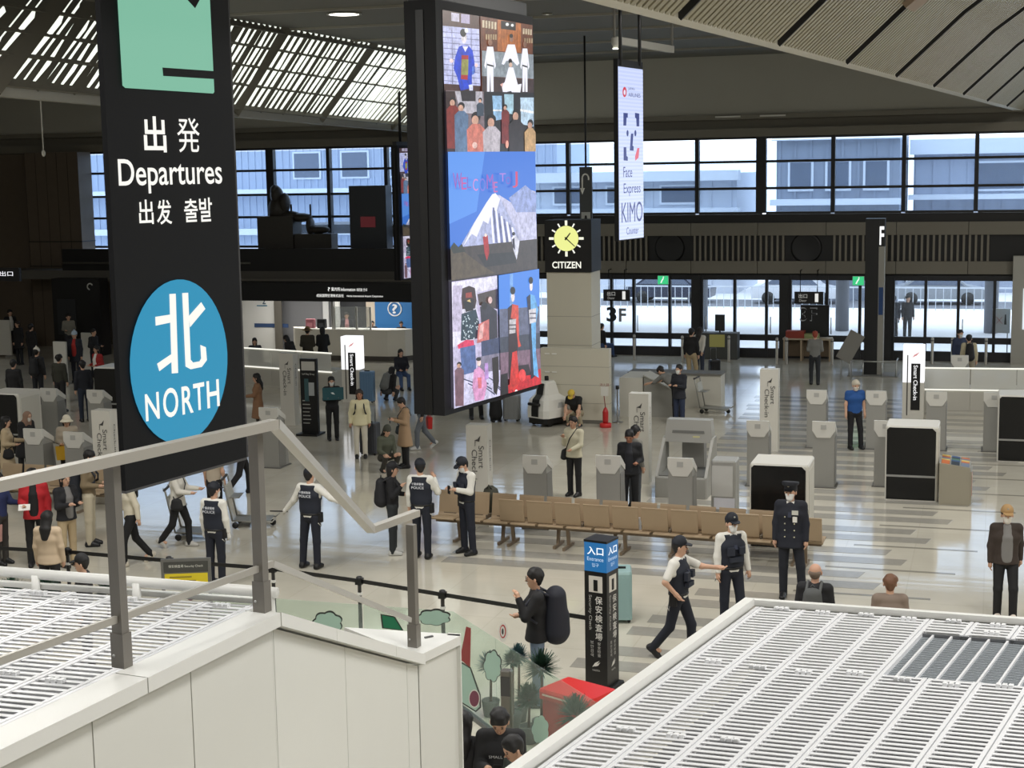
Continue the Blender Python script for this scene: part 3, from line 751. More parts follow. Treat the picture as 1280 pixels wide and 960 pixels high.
# second row: yukata group and train seats
ps((120, 104, 110), (555.6, 111), (600, 112), (601, 186), (556.5, 186)); ps((190, 186, 196), (566, 112), (598, 112), (600, 140), (572, 138)); ps((40, 34, 40), (572, 111), (590, 111), (590, 124), (574, 124))
ps((48, 22, 20), (555.8, 112), (566, 112), (570, 186), (556.6, 186)); 
ps((32, 34, 40), (600, 112), (664.6, 113), (665.5, 186), (601, 186))
ps((150, 190, 225), (610, 117), (622, 117), (622, 146), (612, 148)); ps((165, 200, 215), (625, 115), (637, 115), (637, 140), (626, 138)); ps((190, 215, 235), (646, 119), (664, 119), (664, 155), (647, 152)); pbox((240, 244, 248), 646, 664, 133, 136, 3); pbox((240, 244, 248), 611, 622, 134, 136)
def fig(cx, top, bot, w, c, skin=(205, 160, 138), hair=(26, 20, 20)):
    hh = bot - top
    pell(hair, cx, top + w * .24, w * .25, w * .3); pell(skin, cx - w * .04, top + w * .42, w * .19, w * .27)
    ps(c, (cx - w * .2, top + w * .62), (cx + w * .2, top + w * .62), (cx + w * .5, top + w * .95), (cx + w * .46, bot), (cx - w * .46, bot), (cx - w * .5, top + w * .95))
fig(563.5, 120, 182, 15, (128, 36, 26)); fig(573, 126, 186, 16, (92, 118, 150)); fig(590, 138, 186, 22, (206, 120, 104)); fig(609, 141, 186, 22, (190, 182, 190)); fig(595, 120, 142, 9, (60, 74, 90))
fig(626, 128, 176, 10, (120, 40, 40)); fig(640, 134, 186, 20, (44, 36, 40)); fig(659, 147, 186, 16, (196, 158, 110)); pell((240, 200, 190), 588, 178, 3, 4); pell((240, 170, 150), 628, 177, 2, 5)
# middle: snowy mountain
ps((52, 112, 208), (556.5, 186), (665.5, 186), (668, 298), (559, 306)); ps((80, 140, 226), (556.5, 186), (600, 186), (590, 260), (558, 275))
ps((196, 196, 226), (610, 240), (618, 240), (634, 250), (650, 232), (666, 236), (668, 298), (632, 302), (604, 304)); ps((150, 164, 214), (630, 244), (652, 228), (667, 240), (667, 262), (640, 262))
ps((172, 178, 214), (609, 240), (613, 238), (620, 246), (640, 284), (646, 302), (570, 304), (588, 272), (602, 250))
ps((232, 232, 246), (609, 239), (613, 237.5), (619, 245), (614, 262), (610, 256), (604, 276), (598, 272), (590, 292), (584, 288), (574, 303), (586, 276), (602, 249))
for i in range(9): ps((104, 110, 156) if i % 2 else (240, 240, 250), (606 + i * 3.4, 252 + i * 3.6), (608 + i * 3.4, 252 + i * 3.6), (612 + i * 3.6, 300), (609.5 + i * 3.4, 300))
ps((62, 52, 48), (559, 305), (668, 296), (668.6, 335), (560, 346)); ps((88, 74, 54), (559, 304), (572, 308), (596, 328), (612, 338), (560, 345)); ps((34, 32, 34), (590, 314), (636, 312), (640, 326), (600, 330)); ps((40, 44, 36), (559, 304), (563, 298), (568, 304), (572, 300), (576, 310), (562, 312))
ps((172, 30, 34), (597, 292), (603, 290), (605, 312), (602, 322), (599, 312)); pell((240, 220, 210), 600.5, 290, 1.6, 2.2); ps((220, 220, 236), (633, 294), (638, 290), (644, 298), (642, 312), (640, 322), (636, 310)); pell((30, 26, 30), 636, 289, 2, 2.4); ps((50, 44, 66), (634, 296), (637, 294), (638, 310), (635, 306))
# bottom left: festival scene
ps((204, 196, 226), (560, 347), (614.5, 341), (617, 498), (562, 508)); ps((232, 228, 246), (560, 348), (614.5, 342), (614.8, 356), (590, 362), (588, 420), (561, 430)); ps((74, 62, 58), (590, 364), (614.7, 358), (615, 384), (592, 378)); pbox((200, 190, 216), 561, 572, 352, 410)
ps((58, 34, 30), (572, 356), (580, 353), (587, 356), (589, 372), (587, 382), (572, 382), (571, 368)); ps((150, 60, 48), (576, 362), (583, 361), (584, 368), (576, 368)); ps((24, 18, 18), (573, 372), (586, 370), (585, 384), (576, 386)); ps((220, 190, 120), (577, 372), (581, 370), (582, 374))
ps((36, 60, 74), (571, 388), (588, 383), (592, 400), (592, 420), (570, 422)); 
_r = random.Random(8)
for i in range(44):
    x_, y_ = 571 + _r.random() * 19, 389 + _r.random() * 31; ps((205, 220, 228), (x_, y_), (x_ + 1.8, y_ + .6), (x_ + .8, y_ + 2.4))
ps((44, 40, 52), (592, 380), (600, 376), (613, 386), (614, 420), (600, 424), (594, 410)); pell((240, 200, 196), 604.5, 372, 2.6, 4.5); pell((30, 24, 26), 597, 379, 3.6, 5); ps((206, 112, 108), (590, 402), (603, 396), (603, 424), (588, 426)); ps((236, 180, 176), (592, 404), (597, 400), (595, 420), (590, 422))
ps((226, 56, 100), (565, 427), (575, 421), (584, 422), (585, 429), (566, 432)); ps((86, 110, 164), (568, 431), (586, 428), (587, 462), (570, 466)); ps((60, 70, 104), (593, 424), (616, 420), (616, 450), (594, 456)); ps((132, 126, 148), (588, 444), (616, 440), (616, 470), (590, 474))
ps((214, 210, 240), (562, 466), (617, 462), (617, 498), (562, 507))
for i in range(9): ps((60, 62, 96), (572 + i * 5, 470 + (i % 3) * 6), (590 + i * 4, 478 + (i % 3) * 7), (590 + i * 4, 480 + (i % 3) * 7), (572 + i * 5, 471.5 + (i % 3) * 6))
fig(566.5, 449, 505, 11, (124, 92, 104)); ps((226, 160, 206), (584, 460), (590, 456), (596, 462), (600, 480), (596, 499), (585, 500), (582, 482)); pell((236, 210, 206), 590, 451, 2.4, 4.6); pell((28, 22, 24), 589.5, 446.5, 3.2, 2.4); ps((190, 150, 216), (597, 452), (601, 452), (602, 472), (597, 474)); ps((40, 30, 28), (606, 446), (614, 444), (615, 476), (612, 494), (608, 490)); ps((228, 120, 130), (588, 470), (593, 470), (593, 484), (589, 484))
# bottom right: two kimono women on a red carpet
ps((64, 128, 220), (614.5, 341), (668.6, 334), (669.6, 388), (615.2, 392)); ps((120, 170, 235), (629, 340), (633, 339), (633, 380), (629, 380)); ps((96, 100, 126), (615.2, 384), (669.5, 382), (670, 430), (616, 436)); ps((60, 64, 80), (616, 420), (670, 416), (670.4, 440), (616.5, 446)); ps((128, 100, 118), (616.3, 440), (670.5, 436), (671.2, 466), (617, 476)); ps((206, 30, 44), (617, 488), (640, 474), (671.3, 462), (672, 482), (617, 499)); ps((30, 22, 26), (617, 468), (626, 466), (627, 494), (617, 497)); ps((46, 34, 44), (634, 458), (654, 456), (658, 470), (636, 472))
ps((44, 20, 26), (626, 383), (632, 378), (637, 380), (640, 420), (637, 470), (632, 492), (627, 470), (627, 420)); ps((216, 74, 54), (632, 378), (640, 380), (641, 424), (644, 432), (640, 434), (636, 398), (630, 396)); ps((214, 50, 44), (632, 440), (638, 438), (642, 480), (634, 490), (628, 486)); ps((200, 196, 200), (628, 398), (637, 397), (636, 415), (628, 416)); pbox((60, 50, 60), 628, 637, 404, 405.5); pbox((60, 50, 60), 628, 637, 409, 410.5); pell((238, 226, 226), 632.6, 369, 2.4, 6.4); pell((22, 18, 22), 632.4, 361, 3.4, 5)
ps((34, 34, 58), (651, 370), (656, 366), (660, 372), (660, 416), (665, 470), (657, 476), (655, 410)); ps((106, 176, 232), (656, 366), (662, 368), (667, 386), (664, 404), (664, 440), (668, 474), (661, 470), (658, 420)); ps((214, 210, 216), (654, 386), (664, 384), (664, 402), (655, 404)); pbox((80, 70, 90), 655, 664, 390, 391.5); pbox((80, 70, 90), 655, 664, 396, 397.5); pell((238, 226, 226), 657, 356, 2.2, 6); pell((22, 18, 22), 656.6, 348.5, 3, 4.6); pell((236, 70, 70), 645, 470, 5, 8); pell((255, 240, 240), 637, 491, 2, 3)

def picture(c, e):      # screen colour with the mottling of a photograph shown on it
    key = 'pic_%d_%d_%d_%g' % (*c, e)
    if key in MATS: return MATS[key]
    m = glow(*c, e).copy(); m.name = key; nt = m.node_tree; b = nt.nodes['Principled BSDF']
    tc = nt.nodes.new('ShaderNodeTexCoord'); n1 = nt.nodes.new('ShaderNodeTexNoise'); n1.inputs['Scale'].default_value = 7; n1.inputs['Detail'].default_value = 8; n1.inputs['Roughness'].default_value = .75
    nt.links.new(tc.outputs['Object'], n1.inputs['Vector'])
    mr = nt.nodes.new('ShaderNodeMapRange'); mr.inputs['From Min'].default_value = .3; mr.inputs['From Max'].default_value = .7; mr.inputs['To Min'].default_value = e * .45; mr.inputs['To Max'].default_value = e * 1.35
    nt.links.new(n1.outputs['Fac'], mr.inputs['Value']); nt.links.new(mr.outputs['Result'], b.inputs['Emission Strength'])
    MATS[key] = m
    return m
PLAIN = ((52, 112, 208), (80, 140, 226), (64, 128, 220), (236, 236, 246), (240, 240, 250), (232, 232, 246))
def bil(q, u, v):
    (a, b, c, d) = q; top = (a[0] + (b[0] - a[0]) * u, a[1] + (b[1] - a[1]) * u); bot = (d[0] + (c[0] - d[0]) * u, d[1] + (c[1] - d[1]) * u)
    return (top[0] + (bot[0] - top[0]) * v, top[1] + (bot[1] - top[1]) * v)
MAINQ = ((554.2, 14), (663.5, 30), (672, 482), (562, 508))
def uv_main(x, y):
    u, v = .5, .5
    for _ in range(12):
        px, py = bil(MAINQ, u, v); v += (y - py) / 480.0; px, py = bil(MAINQ, u, v); u += (x - px) / 110.0
    return u, v
def led_totem(name, label, P0, q, thick, frame_px, scale=1.0, e=1.05):
    n = vplane(P0, SK)
    t = thing(name, label, 'screen', P0)
    corner = [on_plane(x, y, P0, n) - P0 for x, y in q]
    zt = max(c.z for c in corner); zb = min(c.z for c in corner)
    xl = min(c.dot(SK) for c in corner); xr = max(c.dot(SK) for c in corner)
    xl = (corner[0].dot(SK) + corner[3].dot(SK)) / 2; xr = (corner[1].dot(SK) + corner[2].dot(SK)) / 2; zt = (corner[0].z + corner[1].z) / 2; zb = (corner[2].z + corner[3].z) / 2
    def L(a, z, o=0): return SK * a + Vector((0, 0, z)) + n * o
    fr = .10 * scale
    mb = MB().ext([L(xl - fr * 2.2, zb - fr), L(xr + fr * .6, zb - fr), L(xr + fr * .6, zt + fr * 1.6), L(xl - fr * 2.2, zt + fr * 1.6)], -n * thick, mat('led_frame', s2l(24, 24, 26), .6, spec=.25)); mb.build('frame', None, t)
    MB().ext([L(xl - fr * 2.2, zb - fr, -thick * .38), L(xl - fr * 2.2, zt, -thick * .38), L(xl - fr * 2.2, zt, -thick * .62), L(xl - fr * 2.2, zb - fr, -thick * .62)], -SK * .02, black_m).build('side_groove', None, t)
    MB().ext([L(xl - fr * 1.6, zt + fr * 1.6, -.05), L(xr - fr, zt + fr * 1.6, -.05), L(xr - fr, zt + fr * 4, -.05), L(xl - fr * 1.6, zt + fr * 4, -.05)], -n * (thick - .1), black_m).build('top_housing', None, t)
    MB().ext([L(xl, zb, .006), L(xr, zb, .006), L(xr, zt, .006), L(xl, zt, .006)], -n * .01, glow(20, 20, 26, e)).build('screen', None, t)
    pm = MB(); off = .008
    for c, pts in PIC:
        lp = []
        for x, y in pts:
            u, v = uv_main(x, y); u = min(max(u, 0), 1); v = min(max(v, 0), 1)
            lp.append(L(xl + (xr - xl) * u, zt + (zb - zt) * v, off))
        pm.add(lp, [tuple(range(len(lp)))], glow(*c, e) if c in PLAIN else picture(c, e)); off += .0004
    o = pm.build('screen_picture', None, t); o['kind'] = 'stuff'
    def uvp(x, y): 
        u, v = uv_main(x, y); return L(xl + (xr - xl) * u, zt + (zb - zt) * v, off + .003)
    cols = ((150, 70, 170), (190, 70, 150), (120, 90, 190), (200, 130, 200), (110, 110, 210), (150, 80, 180), (190, 90, 160), (170, 120, 210), (120, 80, 190), (200, 60, 110))
    for (ch, cx, cy, w_, h_), c in zip((('W', 564.5, 222, 10, 20), ('E', 572, 225, 6, 15), ('L', 578, 224, 5, 14), ('C', 585.5, 227, 6, 15), ('O', 594, 227, 7, 16), ('M', 603, 223, 8, 18), ('E', 610, 230, 5, 13), ('T', 619, 218, 8, 10), ('O', 626, 222, 6, 9), ('J', 635, 221, 7, 20)), cols):
        a_, b_ = uvp(cx - w_ / 2, cy), uvp(cx + w_ / 2, cy); c_, d_ = uvp(cx, cy - h_ / 2), uvp(cx, cy + h_ / 2)
        text('lettering', ch, t, uvp(cx, cy), (b_ - a_).length, (c_ - d_).length, glow(*c, e), (0, 0, math.atan2(SK.y, SK.x)))
    a_, b_ = L(xl + .15 * (xr - xl), zt + fr * 4, -thick / 2), L(xl + .85 * (xr - xl), zt + fr * 4, -thick / 2)
    for p_ in (a_, b_):
        MB().tube([p_, Vector((p_.x, p_.y, 10.81 - P0.z))], .05, black_m, 8).build('hanger', None, t)
    return t
led_totem('led_screen', 'huge hanging screen showing a snowy mountain and kimono pictures beside the clock pillar', at(556.5, 508, 26.5), MAINQ, .62, 0)
led_totem('led_screen', 'small hanging screen with the same mountain picture behind the huge screen', at(502, 340, 52.0), ((499.5, 184), (536, 186.5), (537.5, 345), (502.5, 347)), .25, 0, .55, .8)

# --- face express banner
bP = at(774, 300, 33.0); bn = vplane(bP, SK)
bb = thing('led_banner', 'narrow pale blue hanging screen banner reading Face Express KIMO Counter', 'screen', bP)
def bq(x, y, o=0): return on_plane(x, y, bP, bn) - bP + bn * o
wB = (on_plane(804, 298, bP, bn) - bP); wB = Vector((wB.x, wB.y, 0)).length; hB_ = (on_plane(773, 83, bP, bn) - bP).z
MB().ext([SK * -.02 + Vector((0, 0, -.02)), SK * (wB + .02) + Vector((0, 0, -.02)), SK * (wB + .02) + Vector((0, 0, hB_ + .16)), SK * -.02 + Vector((0, 0, hB_ + .16))], -bn * .1, mat('led_frame', s2l(24, 24, 26), .6, spec=.25)).build('frame', None, bb)
MB().ext([Vector((0, 0, 0)), SK * wB, SK * wB + Vector((0, 0, hB_)), Vector((0, 0, hB_))], bn * .01, glow(196, 208, 246, 1.0)).build('screen', None, bb)
st = MB()
for i in range(46): st.ext([Vector((0, 0, hB_ * i / 46)), SK * wB + Vector((0, 0, hB_ * i / 46)), SK * wB + Vector((0, 0, hB_ * (i + .5) / 46)), Vector((0, 0, hB_ * (i + .5) / 46))], bn * .0115, glow(208, 218, 252, 1.0))
o = st.build('screen_lines', None, bb); o['kind'] = 'stuff'
navy = glow(34, 48, 120, 1.0); plb = (bP, bn, SK, bP)
for pts in ([(778.5, 141), (784, 141.5), (784, 147), (782.5, 147), (782, 157), (778.5, 157)], [(793, 141), (798.3, 142), (798.3, 158), (795, 158), (794.5, 148), (793, 147)],
            [(778.8, 184), (782, 184), (782.5, 195), (784, 196), (784, 201), (778.8, 200.5)], [(788, 167), (791, 167), (790, 182), (791.3, 183), (791.3, 188.5), (786.5, 188)]):
    MB().poly([bq(x, y, .014) for x, y in pts], navy).build('face_mark', None, bb)
MB().poly([bq(x, y, .014) for x, y in [(796, 185), (798.6, 185), (797.5, 197), (793.5, 201), (793, 196)]], glow(220, 90, 110, 1.0)).build('face_mark', None, bb)
for ex, ey in ((783.7, 166.5), (793.5, 166.5)): MB().poly([bq(ex + 1.3 * math.cos(a), ey + 4 * math.sin(a), .014) for a in np.linspace(0, 6.28, 12, endpoint=False)], navy).build('face_mark', None, bb)
MB().poly([bq(780 + 2.6 * math.cos(a), 115 + 6.5 * math.sin(a), .014) for a in np.linspace(0, 6.28, 14, endpoint=False)], glow(206, 60, 80, 1.0)).build('crane_disc', None, bb)
MB().poly([bq(780 + 1.3 * math.cos(a), 115.5 + 3.3 * math.sin(a), .016) for a in np.linspace(0, 6.28, 12, endpoint=False)], glow(225, 225, 246, 1.0)).build('crane_mark', None, bb)
for s_, cx, cy, w_, h_ in (('JAPAN', 788.5, 111.5, 8, 4), ('AIRLINES', 792.3, 119, 15, 5), ('Face', 784, 215, 11, 13), ('Express', 789.5, 237, 21, 16), ('KIMO', 789.5, 265, 26, 25), ('Counter', 790, 288, 15, 9)):
    sign_text(bb, s_, cx, cy, w_, h_, navy, 0, .015, plane=plb)
for px in (775.5, 799.5):
    p_ = on_plane(px, 82, bP, bn) - bP; MB().tube([p_, Vector((p_.x, p_.y, 10.81 - bP.z))], .04, black_m, 8).build('hanger', None, bb)
sp_ = thing('spotlight_bar', 'pale grey bracket arm with a small spotlight above the Face Express banner', 'spotlight', at(768, 46, 34))
q0 = at(768, 50, 34) - sp_.location; q1 = at(840, 62, 36.5) - sp_.location
MB().bar(q0, q1, .12, .16, rgb(170, 168, 160)).build('arm', None, sp_)
MB().lathe([(.05, -.1), (.1, .0), (.1, .12)], rgb(180, 178, 170), 12, q0 + Vector((.05, -.1, -.08))).build('lamp_head', None, sp_)
MB().lathe([(.06, -.02), (.07, 0)], glow(255, 252, 235, 3.0), 12, q0 + Vector((.05, -.1, -.19))).build('lamp_glass', None, sp_)
MB().tube([q0, Vector((q0.x, q0.y, 10.81 - sp_.location.z))], .03, rgb(120, 118, 112), 8).build('stem', None, sp_)
MB().tube([q1, Vector((q1.x, q1.y, 10.81 - sp_.location.z))], .03, rgb(120, 118, 112), 8).build('stem', None, sp_)

# --- clock pillar
base_l, base_r = plan(676, 528), plan(767, 527)
ct = thing('clock_tower', 'cream pillar carrying a black box clock lettered CITIZEN', 'clock', plan(711, 521))
cx0 = ct.location
Zc = 42.0
def cl_pt(px, py): return on_plane(px, py, Vector((cx0.x, cx0.y, 0)), Vector((0, 1, 0))) - cx0
pa, pb = cl_pt(683.2, 340), cl_pt(738.8, 340); ptop = cl_pt(710, 275).z
cream_m = mat('cream_panel', s2l(206, 201, 184), .45, noise=.02, scale=2)
MB().box(pa.x, pb.x, 0, 1.0, 0, pa.z - .01, cream_m).build('pillar', None, ct)
for k_ in range(1, 3): MB().box(pa.x - .003, pb.x + .003, -.003, 1.003, pa.z * .3 + k_ * .8, pa.z * .3 + k_ * .8 + .012, rgb(150, 146, 134)).build('panel_joint', None, ct)
cb = MB().box(pa.x - .03, pb.x + .03, -.05, 1.0, pa.z, ptop, black_m).build('clock_box', None, ct)
ylw = glow(236, 240, 150, 1.0); wpale = glow(250, 250, 236, 1.0)
cc_ = cl_pt(708.5, 298); rad = 15.2 * (pb.x - pa.x) / 55.6
def disc(r, n=32): return [(cc_.x + r * math.cos(a), -.058, cc_.z + r * math.sin(a)) for a in np.linspace(0, 2 * math.pi, n, endpoint=False)]
MB().poly(disc(rad)[::-1], ylw).build('clock_face', None, ct)
for i in range(12):
    a = math.pi / 2 - i * math.pi / 6; big = i % 3 == 0; r0, r1, hw = rad * 1.02, rad * (1.42 if big else 1.34), rad * (.10 if big else .06)
    d_ = Vector((math.cos(a), 0, math.sin(a))); s_ = Vector((-math.sin(a), 0, math.cos(a)))
    c0 = Vector((cc_.x, -.06, cc_.z))
    MB().poly([c0 + d_ * r0 - s_ * hw, c0 + d_ * r1 - s_ * hw, c0 + d_ * r1 + s_ * hw, c0 + d_ * r0 + s_ * hw], wpale if not big else glow(250, 250, 225, 1.02)).build('hour_mark', None, ct)
for ang, ln, w_ in ((52, .55, .07), (-42, .95, .05)):
    a = math.radians(ang); d_ = Vector((math.cos(a), 0, math.sin(a))); s_ = Vector((-math.sin(a), 0, math.cos(a))); c0 = Vector((cc_.x, -.066, cc_.z))
    MB().poly([c0 - d_ * rad * .15 - s_ * rad * w_, c0 + d_ * rad * ln - s_ * rad * w_ * .6, c0 + d_ * rad * ln + s_ * rad * w_ * .6, c0 - d_ * rad * .15 + s_ * rad * w_], black_m).build('clock_hand', None, ct)
tc_ = cl_pt(709, 331); text('lettering', 'CITIZEN', ct, (tc_.x, -.06, tc_.z), (cl_pt(727, 331) - cl_pt(691, 331)).x, (cl_pt(709, 327) - cl_pt(709, 335.5)).z, wpale, bold=.02)
# low wall in front of it
ws = thing('low_partition', 'low cream partition wall with small lamps at the foot of the clock pillar', 'partition', plan(720, 527))
w0, w1 = base_l.x - ws.location.x, base_r.x - ws.location.x
MB().box(w0, w1, -.25, 0, 0, 2.05, cream_m).build('wall_panel', None, ws)
for z_ in (.55, 1.05, 1.55): MB().box(w0 - .002, w1 + .002, -.253, 0, z_, z_ + .012, rgb(160, 156, 144)).build('panel_joint', None, ws)
for z_ in (1.38, 1.88):
    for x_ in (.12, .32): MB().box(w0 + x_, w0 + x_ + .13, -.27, -.25, z_, z_ + .03, rgb(235, 234, 228)).build('label_holder', None, ws)
MB().box(w0 + .2, w1 - .1, -.26, -.25, 0, .1, rgb(110, 108, 100)).build('skirting', None, ws)

# --- small hanging arrow sign, exit signs, hanging lit sign at far left
ar = thing('arrow_sign', 'slim dark grey hanging sign with a white curved arrow behind the clock', 'sign', at(733, 290, 46))
ar0 = ar.location.copy()
MB().box(-.19, .19, -.04, .04, 0, 1.95, rgb(62, 66, 68, .4)).build('board', None, ar)
MB().tube([(0, 0, 1.95), (0, 0, 10.81 - ar0.z)], .03, black_m, 8).build('hanger', None, ar)
arc = [(.0 + .1 * math.cos(a), -.05, 1.6 + .14 * math.sin(a)) for a in np.linspace(-.3, math.pi * .95, 10)]
MB().tube(arc + [(-.1, -.05, 1.25)], .025, rgb(236, 236, 230), 6).build('arrow', None, ar)
MB().poly([(-.19 + .02, -.05, 1.32), (-.1, -.05, 1.12), (-.02, -.05, 1.32)], rgb(236, 236, 230)).build('arrow_head', None, ar)
MB().box(-.14, .14, -.052, -.04, .1, .6, rgb(170, 172, 170)).build('pictogram_plate', None, ar)
MB().poly([(-.08, -.054, .15), (.08, -.054, .15), (.03, -.054, .5), (-.03, -.054, .5)], black_m).build('pictogram_mark', None, ar)
for (px, py, lab) in ((829, 350, 'green lit exit sign with running figure over the glass doors by the clock'), (1073, 351, 'green lit exit sign with running figure beside the black F pillar')):
    p_ = on_plane(px, py, Vector((0, WY - .25, 0)), Vector((0, 1, 0)))
    t = thing('exit_sign', lab, 'exit sign', p_)
    MB().box(-.2, .2, -.04, .04, -.16, .16, rgb(200, 210, 205)).build('case', None, t)
    MB().box(-.19, .19, -.05, -.041, -.15, .15, glow(60, 200, 130, 1.0)).build('panel', None, t)
    f_ = MB(); f_.poly([(-.05, -.053, -.11), (-.01, -.053, -.02), (.04, -.053, .06), (.0, -.053, .08), (-.05, -.053, .0), (-.1, -.053, -.1)], glow(235, 250, 240, 1.0)).build('pictogram_mark', None, t)
    MB().ell((.02, -.053, .105), (.025, .002, .025), glow(235, 250, 240, 1.0)).build('pictogram_head', None, t)
    MB().tube([(0, .0, .16), (0, .24, .16)], .02, black_m, 6).build('bracket', None, t)
hs = thing('hanging_sign', 'black hanging sign with lit white lettering beside the brown pier', 'sign', at(-4, 343, 50))
MB().box(-.85, .9, -.06, .06, -.22, .22, black_m).build('board', None, hs)
text('lettering', '出口', hs, (.42, -.07, .03), .5, .16, glow(245, 245, 250, 1.2)); MB().box(-.15, .0, -.07, -.061, -.1, .12, glow(245, 245, 250, 1.2)).build('pictogram_plate', None, hs)
MB().tube([(0, 0, .22), (0, 0, 10.81 - hs.location.z)], .03, black_m, 6).build('hanger', None, hs)
pn = thing('ceiling_microphone', 'thin pale rod hanging from the ceiling beside the departures sign', 'fixture', at(54.5, 193, 40))
MB().tube([(0, 0, .1), (0, 0, 10.78 - pn.location.z)], .018, rgb(190, 188, 180), 6).build('rod', None, pn)
MB().ell((0, 0, .03), (.05, .05, .09), rgb(200, 198, 190)).build('tip', None, pn)

# --- F pillar, door signs
fp = thing('gate_pillar', 'tall black sign pillar marked F with a pale edge in front of the glass doors', 'sign pillar', plan(1092, 468))
ft = on_plane(1091, 273, Vector((0, fp.location.y, 0)), Vector((0, 1, 0))).z
MB().box(-.31, .12, -.25, .25, 0, ft, black_m).build('column', None, fp)
MB().box(.12, .30, -.25, .25, 0, ft - .9, rgb(150, 148, 140)).build('side_board', None, fp)
MB().box(.12, .30, -.24, .24, ft - .9, ft, black_m).build('side_board_top', None, fp)
text('lettering', 'F', fp, (.21, -.26, ft - .55), .14, .6, glow(250, 250, 250, 1.3), bold=.02)
MB().box(.14, .28, -.262, -.25, 2.0, 2.9, rgb(40, 70, 120)).build('map_panel', None, fp)
for pts in ([(-.75, -.6), (.75, -.6)], [(-.75, -.6), (-.75, .4)], [(.75, -.6), (.75, .4)]):
    MB().tube([(*pts[0], .5), (*pts[1], .5)], .025, rgb(180, 180, 175, .3, metal=.7), 6).build('guard_rail', None, fp)
for x_ in (-.75, -.3, .3, .75): MB().tube([(x_, -.6, 0), (x_, -.6, .5)], .025, rgb(180, 180, 175, .3, metal=.7), 6).build('guard_post', None, fp)
MB().box(-.8, .8, -.65, .45, 0, .03, rgb(120, 118, 112)).build('base_plate', None, fp)
def door_sign(px, py, lab, w_=1.0, h_=.42, one=True):
    p_ = on_plane(px, py, Vector((0, WY - .5, 0)), Vector((0, 1, 0)))
    t = thing('door_number_sign', lab, 'sign', p_)
    MB().box(-w_ / 2, w_ / 2, -.05, .05, -h_ / 2, h_ / 2, black_m).build('board', None, t)
    text('lettering', '1', t, (w_ * .28, -.06, 0), .12, .3, glow(235, 235, 230, .9)); text('lettering', '出口', t, (-w_ * .2, -.06, .06), .3, .15, glow(200, 200, 195, .7)); text('lettering', 'Door', t, (-w_ * .2, -.06, -.1), .26, .09, glow(180, 180, 175, .6))
    for x_ in (-.3, .3): MB().tube([(x_, 0, h_ / 2), (x_, 0, 3.2 - p_.z), (x_, .45, 3.2 - p_.z)], .02, black_m, 6).build('hanger', None, t)
door_sign(771, 369, 'black hanging door sign numbered 1 over the door beside the clock pillar')
door_sign(1011, 372, 'black hanging door sign numbered 1 over the dark door panel')
bpn = on_plane(1018, 402, Vector((0, WY - .35, 0)), Vector((0, 1, 0)))
t = thing('floor_number_board', 'black door board with outlined 3F lettering under the numbered door sign', 'sign', (bpn.x, WY - .2, 0))
MB().box(-.5, .5, -.05, .05, .85, bpn.z + .58, black_m).build('board', None, t)
MB().box(-.03, .03, -.03, .03, 0, .85, black_m).build('stand', None, t)
text('lettering', '3F', t, (-.22, -.06, bpn.z + .25), .62, .5, rgb(170, 172, 176)); text('lettering', '3F', t, (-.22, -.064, bpn.z + .25), .54, .42, black_m)
p_ = on_plane(771, 393, Vector((0, WY - .1, 0)), Vector((0, 1, 0)))
t = thing('floor_number_sticker', 'large dark 3F lettering stuck on the glass door near the clock', 'sign', p_)
text('lettering', '3', t, (-.2, -.02, 0), .38, .55, rgb(40, 40, 44), bold=.03); text('lettering', 'F', t, (.22, -.02, -.02), .28, .5, rgb(150, 152, 158), bold=.03)
nb = thing('notice_board', 'white notice board with a red cross pictogram at the right hand doors', 'sign', plan(1250, 452))
MB().box(-.3, .3, -.03, .03, 1.0, 1.85, rgb(214, 212, 206)).build('board', None, nb)
for sx in (-1, 1): MB().bar((-.16, -.036, 1.45 + sx * .12), (.04, -.036, 1.45 - sx * .12), .04, .01, rgb(190, 40, 40)).build('cross_mark', None, nb)
MB().poly([(.1, -.036, 1.3), (.18, -.036, 1.3), (.16, -.036, 1.65), (.12, -.036, 1.65)], black_m).build('pictogram_mark', None, nb)
for x_ in (-.22, .22): MB().tube([(x_, 0, 0), (x_, 0, 1.0)], .02, rgb(150, 150, 146, .3), 6).build('leg', None, nb)

